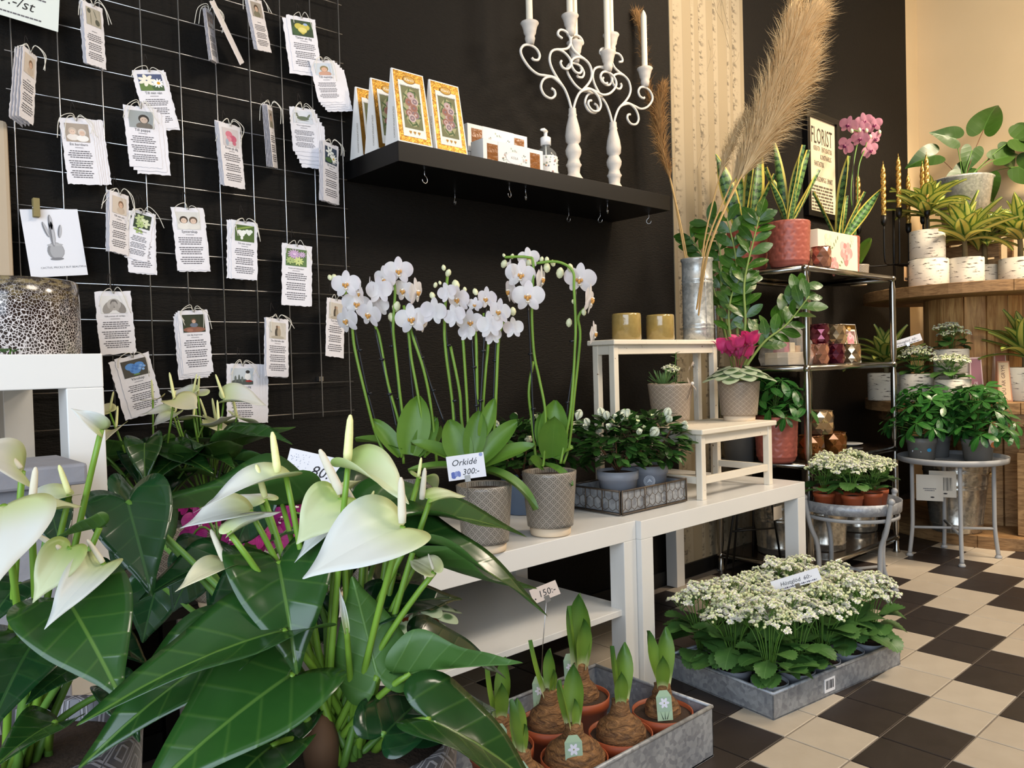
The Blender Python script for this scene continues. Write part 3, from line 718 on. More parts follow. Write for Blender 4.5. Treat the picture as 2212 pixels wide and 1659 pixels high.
def azalea(root, z0, h, r, seed, nl=120, nf=14):
    q = random.Random(seed); st = MB()
    for i in range(7):
        a = i * .9 + seed; P = bez((0, 0, z0 - .004), (math.cos(a) * r * .4, math.sin(a) * r * .4, z0 + h * .3), (math.cos(a) * r * .75, math.sin(a) * r * .75, z0 + h * .72), 5); st.tube(P, [.003 - .0004 * k for k in range(6)], 5)
    st.build('twigs', M_BARK, root)
    for i in range(nl):
        t = (i + .5) / nl; el = math.asin(min(1, t * 1.5 - .5)); az = i * 2.39996 + q.uniform(-.2, .2)
        d = sph(az, el); p = V((d.x * r, d.y * r, z0 + h * .45 + d.z * h * .52)) * 1.0; k = q.uniform(.72, 1.0); p = V((p.x * k, p.y * k, z0 + (p.z - z0) * (.6 + .4 * k)))
        ld = (sph(az + q.uniform(-.9, .9), el * .4 + q.uniform(-.3, .5))); inst(q.choice(AZ_L), 'leaf', root, frame(p, ld, V((d.x * .6, d.y * .6, 1)), q.uniform(.038, .058)))
    for i in range(nf):
        az = i * 2.4 + seed * .7; el = q.uniform(.35, 1.3); d = sph(az, el); p = V((d.x * r, d.y * r, z0 + h * .47 + d.z * h * .52)); me = q.choice(AZ_F)
        inst(me, 'flower', root, frame(p, d.orthogonal(), d + V((0, 0, .8)), q.uniform(1.2, 1.75)))
ML_SCH = m_leaf('schefflera_leaf', '#1d4a1c', '#34702c', '#62934a', .3, .1, 6, .35)
LF = [(0, 0), (.12, .03), (.3, .12), (.6, .19), (.85, .13), (1, 0)]
def whorl(n, arc, seed):
    q = random.Random(seed); m = MB(); lf = outline_leaf(LF, lambda x, y: .4 * y * y, arc, 2, 2, .55)
    for i in range(n):
        a = 2 * PI * i / n + q.uniform(-.15, .15); m.add(lf.v, lf.f, 0, True, lf.uv, None, frame((0, 0, 0), sph(a, q.uniform(-.35, .15)), V((0, 0, 1)), q.uniform(.8, 1.05)))
    return m.mesh('leaf', ML_SCH)
SCH_L = [whorl(7, .7, 1), whorl(6, .4, 2), whorl(5, .9, 3)]
def schefflera(root, z0, h, r, seed, n=22, s=.06):
    q = random.Random(seed); st = MB()
    for i in range(n):
        t = (i + .7) / n; az = i * 2.4 + seed; rr = r * (1 - .55 * t) * q.uniform(.75, 1.1); p = V((rr * math.cos(az), rr * math.sin(az), z0 + h * (.08 + .9 * t) + q.uniform(-.01, .01)))
        st.tube(bez((q.uniform(-.015, .015), q.uniform(-.015, .015), z0 + h * t * .5), (rr * .4 * math.cos(az), rr * .4 * math.sin(az), p.z - .01), p, 4), .0013, 5)
        inst(q.choice(SCH_L), 'leaf', root, frame(p, V((math.cos(az + 1), math.sin(az + 1), 0)), V((math.cos(az) * .6, math.sin(az) * .6, 1)), s * q.uniform(.8, 1.15)))
    for i in range(3): st.tube(bez((i * .01 - .01, .005, z0 - .01), (.01 * i, 0, z0 + h * .4), (.015 * (i - 1), .01, z0 + h * .8), 5), .0025, 6)
    st.build('stems', ML_STEMD, root)
ML_ZZ = m_leaf('zamioculcas_leaf', '#22450f', '#3a6618', '#5f8a3a', .28, .1, 7, .3); M_ZST = mat('zamioculcas_stem', '#6d8a3c', .5, var='#8a9a52', scale=20)
ZZ_L = [outline_leaf(OV, lambda x, y: .35 * y * y, a, 2, 2, .5).mesh('leaf', ML_ZZ) for a in (.3, .6)]
def m_sans():
    m = NT('snake_plant_leaf'); u, v = m.uv(); o = m.obj(); av = m.math('ABSOLUTE', m.math('SUBTRACT', v, .5))
    w = m.math('SINE', m.math('ADD', m.math('MULTIPLY', u, 75), m.math('MULTIPLY', m.noise(45, 3, o), 9)))
    c = m.mix(m.step(w, .1, .7), '#5c8446', '#1f4526'); c = m.mix(m.step(m.math('ADD', av, m.math('MULTIPLY', m.noise(9, 2, o), .06)), .40, .43), c, '#d3c159'); m.color(c); m.set(rough=.4); return m.m
ML_SANS = m_sans()
SW = [strip_leaf(lambda t: .085 * (.55 + .75 * t if t < .45 else .8875 * (1 - ((t - .45) / .55) ** 2.2)), 12, 2, lambda t, v: .055 * v * v, a, tw_).mesh('leaf', ML_SANS) for a, tw_ in ((.15, .5), (-.1, -.6), (.35, .9), (.05, -.2))]
def sansevieria(root, z0, leaves, seed):
    q = random.Random(seed)
    for i, (az, el, L, w) in enumerate(leaves):
        d = sph(az, el); p = V((d.x, d.y, 0)).normalized() * .018 * q.uniform(.3, 1.2) + V((0, 0, z0 - .015)); n = V((-math.cos(az), -math.sin(az), .3)) if q.random() < .7 else V((math.sin(az), -math.cos(az), .2))
        inst(SW[i % 4], 'leaf', root, frame(p, d, n, L, L * w, L))
def m_drac(name, yel, grn):
    m = NT(name); u, v = m.uv(); oi = m.n('ObjectInfo').outputs['Random']; av = m.math('ABSOLUTE', m.math('SUBTRACT', v, .5))
    c = m.mix(m.step(av, .05, .1), grn, yel); c = m.mix(m.step(av, .36, .42), c, '#5d7a32'); c = m.mix(m.math('MULTIPLY', oi, .35), c, grn); m.color(c); m.set(rough=.4); m.translucent(c, .15); return m.m
ML_DR = m_drac('dracaena_leaf', '#c8c465', '#3f6a2c'); M_CANE = mat('dracaena_cane', '#7b6a45', .8, var='#5f5236', scale=60, bump=.5, bscale=90)
DR_L = [strip_leaf(lambda t: .125 * math.sin(PI * min(1, .12 + t * .88)) ** .8, 9, 2, lambda t, v: .05 * v * v, a).mesh('leaf', ML_DR) for a in (.3, .75, 1.2)]
def dracaena(root, z0, cane, n, L, seed, w=1.0):
    q = random.Random(seed)
    MB().tube([(0, 0, z0 - .01), (.003, 0, z0 + cane * .6), (0, .003, z0 + cane)], [.013, .012, .011], 10).build('cane', M_CANE, root)
    for i in range(n):
        t = i / n; az = i * 2.4 + seed; el = .3 + 1.15 * t; p = V((0, 0, z0 + cane - .02 + t * .05)) + V((math.cos(az), math.sin(az), 0)) * .008
        inst(q.choice(DR_L), 'leaf', root, frame(p, sph(az, el), V((0, 0, 1)), L * q.uniform(.75, 1.1) * (1 - .25 * t), L * w * q.uniform(.8, 1.2)))
ML_PHI = m_leaf('philodendron_leaf', '#233f12', '#37571a', '#527d3a', .38, .1, 7, .4)
PHI_L = [outline_leaf(HEART, lambda x, y: .25 * abs(y), a, 3, 3, .35, .008).mesh('leaf', ML_PHI) for a in (.3, .8)]
# ---------------------------------------------------------------- foreground anthuriums (shaped leaf by leaf)
def ncam(p, c, u, s=0): return (CAM - V(p)).normalized() * c + V((0, 0, u)) + BX * s
SPX = MB().lathe([(0, 0), (.085, .02), (.1, .2), (.09, .6), (.07, .88), (.035, .98), (0, 1)], 12).mesh('spadix', M_SPADIX)
SPY = MB().lathe([(0, 0), (.085, .02), (.1, .2), (.09, .6), (.07, .88), (.035, .98), (0, 1)], 12).mesh('spadix', M_SPADY)
def anth_leaf(root, base, a, c, w, nm, idx, dark=False, sag=.015):
    p, q = atd(*a), atd(*c); L = (q - p).length * 1.03; n = ncam((p + q) / 2, *nm)
    me = (A_LEAFD if dark else A_LEAF)[idx]; o = inst(me, 'leaf_blade', root, frame(p, q - p, n, L, L * w * .84), world=True); solid(o)
    stalk(root, base + V((rnd(-.02, .02), rnd(-.02, .02), 0)), p, .0034, .0024, sag, ML_STEM if not dark else ML_STEMD)
def anth_flower(root, base, a, c, w, nm, kind, idx, sp=None, young=False, stem=True):
    p, q = atd(*a), atd(*c); L = (q - p).length * 1.02; n = ncam((p + q) / 2, *nm)
    o = inst(A_SP[kind][idx], 'spathe', root, frame(p, q - p, n, L, L * w * .9), world=True); solid(o, .0007, 0)
    if sp:
        e = atd(sp[0], sp[1], a[2]); s0 = atd(sp[2], sp[3], a[2] - .003) if len(sp) > 2 else p
        d = e - s0; inst(SPY if young else SPX, 'spadix', root, frame(s0, d.orthogonal(), d, d.length * .95, d.length * .95, d.length), world=True)
    if stem: stalk(root, base + V((rnd(-.02, .02), rnd(-.02, .02), 0)), p, .003, .0022, .02, ML_STEM, 'flower_stem')
# main plant
mc = atd(747, 1580, .62); mt = thing('anthurium', 'large white anthurium in the foreground with long glossy leaves', 'potted plant', (mc.x, mc.y, .452))
cpot(mt, mc.z - .452, .089, MP_DARK, .078, False, .02); mb0 = mc - V((0, 0, .02))
for L in [((610, 1090, .74), (263, 1080, .67), .55, (.12, 1), 2, 0), ((275, 1083, .66), (322, 1248, .6), 1.0, (1, .3), 0, 1), ((285, 1092, .69), (412, 1118, .76), 1.1, (.6, 1), 1, 1),
          ((600, 1212, .6), (642, 1395, .53), 1.2, (.8, .8), 1, 0), ((612, 1362, .56), (165, 1459, .47), .72, (.3, 1), 0, 0), ((500, 1395, .58), (147, 1605, .5), .75, (.6, .8), 0, 0),
          ((628, 1458, .56), (270, 1690, .47), .95, (.75, .8), 0, 0), ((588, 1612, .55), (420, 1720, .48), 1.1, (.5, 1), 1, 0), ((850, 1112, .66), (1152, 1085, .72), .85, (.3, 1), 0, 0), ((800, 1080, .74), (1000, 1070, .82), .9, (.3, 1), 1, 1),
          ((885, 1165, .62), (1222, 1252, .66), .62, (.25, 1), 0, 0), ((905, 1205, .63), (1140, 1300, .68), .7, (.25, 1), 3, 0), ((830, 1315, .63), (1005, 1255, .67), .9, (.5, .8), 0, 1),
          ((815, 1460, .6), (763, 1245, .62), 1.05, (-1, .2), 0, 0), ((887, 1455, .6), (1120, 1415, .62), .62, (-.45, .7), 2, 0), ((935, 1400, .67), (1118, 1418, .72), .95, (.4, 1), 0, 1),
          ((830, 1587, .58), (940, 1465, .65), .95, (.9, .4), 0, 1), ((905, 1560, .64), (1095, 1475, .73), .9, (.7, .7), 0, 1), ((927, 1555, .58), (1215, 1668, .6), .8, (.5, .9), 0, 0),
          ((700, 1150, .7), (570, 1120, .76), .9, (.4, 1), 0, 1), ((480, 1205, .68), (300, 1252, .62), .8, (.35, 1), 0, 1), ((560, 1262, .63), (425, 1345, .57), 1, (.5, .9), 0, 1), ((690, 1300, .66), (655, 1445, .66), .9, (.8, .3), 1, 1),
          ((770, 1130, .68), (720, 1290, .68), .8, (.9, .4), 0, 1), ((520, 1440, .62), (390, 1480, .58), .9, (.5, .8), 1, 1), ((640, 1560, .6), (560, 1640, .54), .9, (.5, .9), 1, 1), ((860, 1240, .68), (960, 1330, .72), .8, (.7, .6), 1, 1), ((430, 1190, .74), (560, 1170, .8), .9, (.3, 1), 0, 1), ((430, 1215, .8), (350, 1330, .8), 1.1, (.8, .5), 0, 1), ((520, 1260, .8), (440, 1390, .78), 1.1, (.9, .4), 1, 1), ((340, 1260, .85), (300, 1400, .84), 1.1, (.9, .4), 0, 1), ((820, 1180, .8), (900, 1300, .82), 1, (.8, .5), 0, 1), ((720, 1200, .85), (640, 1300, .86), 1, (.7, .6), 1, 1), ((400, 1440, .72), (320, 1560, .7), 1, (.8, .5), 0, 1), ((300, 1130, .95), (230, 1260, .95), 1, (.9, .4), 0, 1), ((560, 1080, .95), (480, 1200, .95), 1, (.9, .4), 1, 1)]:
    anth_leaf(mt, mb0, *L)
for L in [((618, 1030, .6), (413, 1062, .55), .7, (.15, 1), 'w', 0, (588, 932, 600, 1022), 1), ((540, 1103, .6), (394, 1110, .56), .95, (.45, 1), 'w', 0, (553, 1003, 573, 1075), 1), ((572, 1078, .63), (498, 1052, .66), .8, (.4, .9), 'w', 3),
          ((495, 1150, .57), (602, 1082, .6), .5, (.25, 1), 'w', 0), ((735, 1075, .6), (645, 1157, .56), 1.15, (.9, .45), 'g', 0, (690, 970, 738, 1068)), ((870, 1138, .56), (662, 1208, .5), 1.05, (.75, .75), 'w', 0, (866, 1030, 869, 1132)),
          ((752, 1005, .58), (890, 1028, .55), .8, (.3, 1), 'g', 1, (757, 895, 750, 1002), 1), ((740, 1112, .62), (632, 1192, .58), .55, (.5, .8), 'w', 0, (775, 1100, 745, 1050)), ((930, 1078, .62), (1008, 1055, .64), .8, (.4, .9), 'g', 0, (918, 1010, 911, 1080)),
          ((748, 1357, .58), (733, 1266, .58), .22, (.9, .1), 'w', 1), ((490, 1222, .58), (380, 1250, .54), .8, (.3, 1), 'y', 0, (455, 1143, 485, 1212)), ((938, 1236, .6), (880, 1192, .62), .9, (.6, .6), 'y', 0, (925, 1196, 936, 1230)), ((735, 1072, .62), (768, 1032, .64), .9, (-.6, .5), 'g', 0), ((790, 1102, .64), (830, 1110, .66), .7, (.4, .9), 'w', 0, (808, 1060, 791, 1100), 1), ((905, 1032, .66), (950, 1040, .7), .7, (.3, 1), 'g', 0, (910, 988, 904, 1030), 1)]:
    anth_flower(mt, mb0, *L)
MB().ball(atd(695, 1625, .6), (.014, .014, .03), 12, 8).build('stem_base', M_BARK, mt, True)
# left plant
lc = atd(55, 1598, .62); lt = thing('anthurium', 'white anthurium in a grey patterned pot at the lower left corner', 'potted plant', (lc.x, lc.y, .452))
cpot(lt, lc.z - .452, .085, MP_DARK, .076, False, .02); lb0 = lc - V((0, 0, .02))
for L in [((150, 1302, .55), (253, 1468, .5), 1.2, (1, .45), 0, 0), ((70, 1390, .58), (-20, 1525, .5), 1, (.7, .7), 0, 1), ((215, 1140, .6), (118, 1156, .58), .9, (-.5, .8), 2, 0), ((150, 1448, .58), (62, 1492, .54), 1.0, (.5, .9), 0, 1), ((118, 1562, .56), (-10, 1612, .5), .8, (.4, 1), 0, 0),
          ((245, 1490, .63), (300, 1570, .6), .9, (.7, .6), 1, 1), ((110, 1100, .63), (132, 1182, .6), .9, (1, .2), 0, 1), ((200, 1240, .62), (262, 1310, .6), .9, (.8, .5), 0, 1), ((40, 1260, .6), (-30, 1330, .55), 1, (.7, .7), 0, 1), ((60, 1440, .64), (140, 1540, .64), 1, (.8, .5), 1, 1), ((210, 1360, .66), (330, 1420, .66), .9, (.6, .8), 0, 1)]:
    anth_leaf(lt, lb0, *L)
for L in [((48, 1018, .56), (-42, 955, .52), 1.15, (.8, .6), 'w', 0, (-4, 960, 45, 1013)), ((67, 1105, .54), (180, 1068, .58), .95, (.4, 1), 'g', 0, (77, 1008, 68, 1096)), ((8, 1092, .52), (-8, 1218, .46), 1.15, (1, .3), 'w', 0), ((150, 1070, .6), (-5, 1098, .56), .75, (.35, 1), 'w', 0, (127, 1004, 149, 1066), 1),
          ((152, 1182, .55), (68, 1292, .52), .95, (.85, .5), 'g', 0, (75, 1152, 130, 1186)), ((225, 1218, .56), (98, 1324, .5), .65, (.6, .75), 'w', 0, (188, 1165, 223, 1216)), ((219, 928, .6), (168, 880, .58), .75, (.7, .3), 'w', 1), ((170, 1200, .6), (228, 1262, .6), .8, (.5, .7), 'g', 0)]:
    anth_flower(lt, lb0, *L)
# plants further back, grown from a rule
def anthurium(root, z0, h, r, seed, nl=12, nf=9, ls=.11, kinds='wy'):
    q = random.Random(seed)
    for i in range(nl):
        az = i * 2.4 + seed; rr = r * q.uniform(.4, 1); zz = z0 + h * q.uniform(.35, .75); p = V((rr * .7 * math.cos(az), rr * .7 * math.sin(az), zz)); L = ls * q.uniform(.8, 1.3)
        d = sph(az + q.uniform(-.4, .4), q.uniform(-.6, .7)); solid(inst(q.choice(A_LEAFD + A_LEAF[:2]), 'leaf_blade', root, frame(p, d, V((math.cos(az) * .5, math.sin(az) * .5, 1)), L, L * q.uniform(.75, 1))))
        MB().tube(bez((0, 0, z0), (p.x * .3, p.y * .3, zz * .6 + z0 * .4), p, 6), .0022, 6).build('leaf_stalk', ML_STEMD, root)
    for i in range(nf):
        az = i * 2.4 + seed * 1.7; rr = r * q.uniform(.2, .8); p = V((rr * math.cos(az), rr * math.sin(az), z0 + h * q.uniform(.75, 1.02))); L = ls * q.uniform(.55, .8); d = sph(az + q.uniform(-.5, .5), q.uniform(-.5, .3))
        solid(inst(q.choice(A_SP[q.choice(kinds)]), 'spathe', root, frame(p, d, V((math.cos(az) * .4, math.sin(az) * .4, 1)) - V((.4, .4, 0)), L, L * q.uniform(.8, 1.1))), .0007, 0)
        e = V((-d.x * .3, -d.y * .3, 1)).normalized(); s = L * .6; inst(SPY, 'spadix', root, frame(p + V((0, 0, .002)), e.orthogonal(), e, s * .6, s * .6, s))
        MB().tube(bez((0, 0, z0), (p.x * .4, p.y * .4, p.z * .6), p, 6), .002, 6).build('flower_stem', ML_STEM, root)
def anth_pot(label, p, seed, h, r, **k):
    t = thing('anthurium', label, 'potted plant', p); cpot(t, .12, .065, MP_GREIGE); anthurium(t, .11, h, r, seed, **k); return t
def at_table(px, y, z=.452): p = aty(px, 900, y); return (p.x, p.y, z)
anth_pot('dark-leaved white anthurium below the blue heart card by the wall', at_table(325, 1.62), 3, .26, .13, nl=13, nf=5, kinds='y')
anth_pot('white anthurium with clustered flowers in front of the courage card', at_table(447, 1.6), 5, .27, .13, nl=12, nf=9, kinds='w')
anth_pot('white anthurium standing under the lantern table at the far left', (.03, 1.48, .457), 8, .30, .15, nl=8, nf=8, kinds='wy')

# ---------------------------------------------------------------- orchids
def m_petal(name, a, edge, vein=None):
    m = NT(name); u, v = m.uv(); oi = m.n('ObjectInfo').outputs['Random']; c = m.mix(m.math('MULTIPLY', m.math('ADD', m.step(u, .5, .95), oi), .5), a, edge)
    if vein: c = m.mix(m.math('MULTIPLY', m.step(m.math('SINE', m.math('ADD', m.math('MULTIPLY', v, 90), m.math('MULTIPLY', m.noise(20, 2, m.obj()), 5))), .3, 1), .5), c, vein)
    m.color(c); m.set(rough=.5, sheen=.2); m.translucent(c, .3); return m.m
BRD = [(0, 0), (.06, .1), (.14, .32), (.36, .5), (.66, .52), (.9, .34), (1, .12), (1.02, 0)]
SEP = [(0, 0), (.12, .14), (.4, .27), (.7, .26), (.92, .14), (1, 0)]
def orchid_set(pre, pm, lipm):
    return (outline_leaf(BRD, lambda x, y: -.25 * y * y - .06 * math.sin(5 * x), .35, 3, 3, .5, .012).mesh('petal', pm), outline_leaf(SEP, lambda x, y: -.3 * y * y, .3, 3, 3, .5).mesh('sepal', pm), lipm)
def lip(mats):
    m = MB(); m.ball((0, -.12, .14), (.1, .16, .1), 8, 6, 0); m.ball((-.15, -.03, .14), (.07, .13, .08), 6, 5, 1); m.ball((.15, -.03, .14), (.07, .13, .08), 6, 5, 1); m.ball((0, .08, .12), (.07, .08, .13), 6, 5, 2); m.ball((0, -.3, .1), (.14, .09, .05), 6, 4, 2); return m.mesh('flower', mats)
MO_W = m_petal('white_orchid_petal', '#f4f1ef', '#e9dfe4'); MO_M = m_petal('magenta_orchid_petal', '#b3177e', '#8d1568', '#7a0f58'); MO_P = m_petal('pink_orchid_petal', '#dda2b2', '#cf88a2', '#b8688e')
M_LIPY = mat('orchid_lip_yellow', '#e0b45a', .5, var='#c8793a', scale=160); M_LIPW = mat('orchid_lip_white', '#f2ead8', .5); M_LIPM = mat('orchid_lip_magenta', '#8c1460', .5, var='#5d0c45', scale=90)
OS_W = orchid_set('w', MO_W, lip([M_LIPY, M_LIPY, M_LIPW])); OS_M = orchid_set('m', MO_M, lip([M_LIPM, M_LIPM, M_LIPW])); OS_P = orchid_set('p', MO_P, lip([M_LIPM, M_LIPM, MO_P]))
M_OBUD = mat('orchid_bud', '#d5dba0', .5, var='#e8e4c8', scale=50); M_STAKE = mat('black_stake', '#14151c', .35)
OBUD = MB().lathe([(0, -1), (.45, -.75), (.72, -.1), (.6, .55), (.25, .95), (0, 1.05)], 10).mesh('flower_bud', M_OBUD)
def orchid_flower(root, S, p, face, size, roll=0, up=V((0, 0, 1))):
    f = V(face).normalized(); x = up.cross(f).normalized(); y = f.cross(x); r_ = size / 2
    x, y = x * math.cos(roll) + y * math.sin(roll), y * math.cos(roll) - x * math.sin(roll)
    M = Matrix(((x.x * r_, y.x * r_, f.x * r_, p.x), (x.y * r_, y.y * r_, f.y * r_, p.y), (x.z * r_, y.z * r_, f.z * r_, p.z), (0, 0, 0, 1)))
    o = inst(S[2], 'flower', root, M, world=True)
    for a, me, s, z in ((.18, 0, 1.0, .03), (PI - .18, 0, 1.0, .03), (PI / 2, 1, .98, 0), (PI * 1.29, 1, .95, 0), (PI * 1.71, 1, .95, 0)):
        inst(S[me], 'sepal' if me else 'petal', o, frame((0, 0, z), (math.cos(a), math.sin(a), 0), (0, 0, 1), s))
ML_ORC = m_leaf('orchid_leaf', '#456e22', '#68912f', '#88ad50', .4, .12, 0.01, .35)
ORL = [strip_leaf(lambda t: .19 * (math.sin(PI * min(1, .1 + t * .9)) ** .55) if t < .98 else .02, 10, 2, lambda t, v: .09 * abs(v), a).mesh('leaf', ML_ORC) for a in (.5, 1.2, .1)]
def orchid_leaf(root, a, c, w, nm, idx): p, q = atd(*a), atd(*c); L = (q - p).length; inst(ORL[idx], 'leaf', root, frame(p, q - p, ncam((p + q) / 2, *nm), L, L * w * 1.28), world=True)
def ox(x, y): return (690 + x / 3.073, 520 + y / 3.073)
def path(P, t, r, name, m_, root, j=.02): MB().tube(catmull([atd(*ox(x, y), t + (i % 2) * .004) for i, (x, y) in enumerate(P)], 5), r, 7).build(name, m_, root, True)
KNOT = MB().lathe([(.0045, -.003), (.0062, -.002), (.0062, .002), (.0045, .003)], 10).mesh('stake_clip', M_STAKE)
def white_orchid(label, px, py, t, rz, stems, stakes, flowers, buds, leaves, pot=(.15, .066), spread=.06):
    c = atd(px, py, t); root = thing('potted_orchid', label, 'potted plant', (c.x, c.y, .452)); q = random.Random(int(px))
    cpot(root, pot[0], pot[1], MP_GREIGE, pot[1] * .84)
    for i, P in enumerate(stems): path(P, t + spread * (q.random() - .5), .0034, 'flower_stem', ML_STEM, root)
    for i, P in enumerate(stakes):
        tt = t + spread * (q.random() - .3); path(P, tt, .0026, 'support_stake', M_STAKE, root)
        for k in (.35, .7): a, b2 = P[0], P[-1]; inst(KNOT, 'stake_clip', root, Matrix.Translation(atd(*ox(a[0] + (b2[0] - a[0]) * k, a[1] + (b2[1] - a[1]) * k), tt - .003)), world=True)
    for (x, y, k, s) in flowers:
        p = atd(*ox(x, y), t - .02 + q.uniform(-.04, .03)); cv = (CAM - p).normalized(); f = {0: cv + BX * q.uniform(-.3, .3) + V((0, 0, q.uniform(-.3, .1))), 1: cv * .35 - BX + V((0, 0, -.1)), 2: cv * .35 + BX + V((0, 0, -.1)), 3: -cv + BX * .5, 4: cv * .8 - BX * .7 + V((0, 0, -.2))}[k]
        orchid_flower(root, OS_W, p, f, s / 3.073 / FPX * t * 1.18, q.uniform(-.25, .25))
    for (x, y, s) in buds: p = atd(*ox(x, y), t); r_ = s / 3.073 / FPX * t / 2; inst(OBUD, 'flower_bud', root, frame(p, V((1, 0, 0)), V((q.uniform(-.8, .8), q.uniform(-.8, .8), 1)), r_), world=True)
    for a, c2, w, nm, idx in leaves: orchid_leaf(root, (*ox(*a), t), (*ox(c2[0], c2[1]), t + (c2[2] if len(c2) > 2 else 0)), w, nm, idx)
    return root
F_ = 165
white_orchid('tall white orchid at the left of the row in front of the grid edge', 872, 1015, 1.83, 0,
    [[(480, 1480), (380, 1300), (300, 1000), (235, 720), (215, 560), (170, 330)], [(560, 1480), (530, 1220), (455, 950), (400, 650), (370, 560), (340, 420)], [(545, 1440), (560, 1250), (530, 980), (500, 700), (490, 550), (500, 300), (440, 180)], [(700, 1440), (690, 1250), (650, 1000), (610, 780), (590, 600), (560, 430)], [(780, 1480), (740, 1100), (690, 850), (610, 600), (600, 450)]],
    [[(400, 1300), (310, 960), (215, 480)], [(515, 1250), (460, 1000), (370, 590)], [(555, 1400), (500, 750), (450, 400)], [(660, 1400), (610, 900), (570, 420)], [(830, 1210), (740, 960), (620, 590)]],
    [(175, 290, 0, F_), (245, 420, 0, F_), (180, 530, 4, F_), (330, 490, 4, F_), (270, 350, 1, 130), (525, 200, 0, F_), (430, 260, 4, F_), (335, 330, 1, F_), (400, 440, 3, 130), (560, 330, 4, F_), (645, 340, 2, F_), (610, 520, 0, 185), (685, 530, 2, F_), (400, 330, 3, F_)],
    [(70, 245, 45), (100, 245, 55), (445, 180, 50), (590, 180, 60), (430, 365, 55), (510, 440, 80), (480, 510, 70)],
    [((540, 1430), (365, 1170), .8, (.7, .5), 0), ((600, 1420), (660, 1030), 1.15, (1, .1), 2), ((560, 1400), (245, 1250, .05), .6, (.3, 1), 0), ((640, 1420), (770, 1170), 1, (.9, .2), 0), ((680, 1430), (800, 1200, .05), .9, (.8, .4), 0)])
white_orchid('bushy white orchid in the middle of the row behind the price card', 1045, 1035, 1.78, 0,
    [[(900, 1450), (885, 1100), (840, 750), (830, 540), (850, 230)], [(990, 1400), (985, 1170), (960, 750), (945, 590), (920, 450)], [(980, 1400), (945, 1200), (930, 1000), (870, 700)], [(1075, 1400), (1080, 1200), (1100, 900), (1120, 650), (1090, 480)], [(1060, 1400), (1050, 1170), (1045, 850), (1035, 600), (1000, 500)], [(1120, 1400), (1160, 1240), (1175, 950), (1190, 650), (1220, 540)]],
    [[(940, 1430), (880, 1000), (820, 380)], [(1050, 1390), (1075, 1000), (1105, 450)], [(1060, 1350), (1010, 620)], [(1150, 1300), (1155, 1080), (1175, 580)]],
    [(760, 470, 3, F_), (920, 390, 4, 160), (850, 345, 3, 120), (900, 500, 3, 140), (1000, 540, 0, 155), (1030, 425, 0, 90), (1110, 385, 4, 140), (1195, 470, 4, 150), (1135, 560, 3, F_), (1150, 630, 3, 120), (980, 610, 3, 110), (1290, 580, 3, 130)],
    [(825, 180, 42), (855, 215, 55), (770, 295, 40), (800, 280, 30), (905, 295, 75), (965, 325, 38), (1035, 340, 52), (750, 365, 55), (1285, 470, 60), (1098, 400, 70)],
    [((940, 1480), (630, 1290), .75, (.5, .8), 0), ((960, 1480), (860, 1190), 1.3, (1, .2), 2), ((1060, 1480), (1295, 1175), .75, (.8, .5), 0), ((1070, 1510), (1405, 1310), .75, (.6, .8), 0), ((1080, 1300), (1160, 1050), .8, (.9, .3), 2), ((1060, 1540), (1505, 1560, -.05), .5, (.2, 1), 1), ((960, 1520), (600, 1460, -.03), .5, (.3, 1), 0), ((1010, 1440), (1060, 1130), 1, (.9, .2), 2)], pot=(.15, .064))
white_orchid('white orchid with arching buds in the right patterned pot beside the azaleas', 1186, 1020, 1.94, 0,
    [[(1480, 1500), (1490, 1450), (1500, 1150), (1460, 920), (1425, 750), (1410, 480), (1420, 160), (1380, 110), (1230, 110)], [(1440, 1480), (1410, 1200), (1390, 1000), (1420, 800)], [(1620, 1480), (1660, 1340), (1690, 1050), (1730, 650), (1720, 500), (1800, 420)], [(1600, 1480), (1630, 1320), (1670, 1100), (1700, 620), (1690, 330), (1680, 200), (1580, 140), (1440, 150)]],
    [[(1440, 1480), (1430, 1400), (1400, 700), (1385, 440)], [(1620, 1480), (1640, 1160), (1700, 700), (1700, 320)]],
    [(1390, 115, 0, 130), (1335, 225, 0, 175), (1262, 190, 1, 120), (1262, 335, 1, 170), (1385, 370, 0, 185), (1475, 255, 2, 160), (1728, 255, 0, 190), (1800, 390, 2, 185), (1825, 615, 2, 145)],
    [(1225, 98, 30), (1280, 105, 38), (1225, 155, 60), (1388, 150, 52), (1475, 125, 40), (1510, 128, 44), (1550, 150, 48), (1510, 180, 68), (1597, 215, 75), (1665, 180, 58), (1657, 545, 60), (1755, 475, 48), (1685, 405, 34)],
    [((1540, 1440), (1565, 1060), 1.1, (1, .1), 2), ((1520, 1400), (1470, 1150), 1.1, (1, .1), 2), ((1545, 1440), (1560, 1170, -.05), 1.3, (1, .2), 2), ((1540, 1430), (1670, 1310), 1.1, (.6, .7), 1), ((1480, 1500), (1420, 1440, -.04), 1.4, (.8, .5), 0), ((1500, 1500), (1690, 1510, -.06), .6, (.3, 1), 1)], pot=(.155, .068))
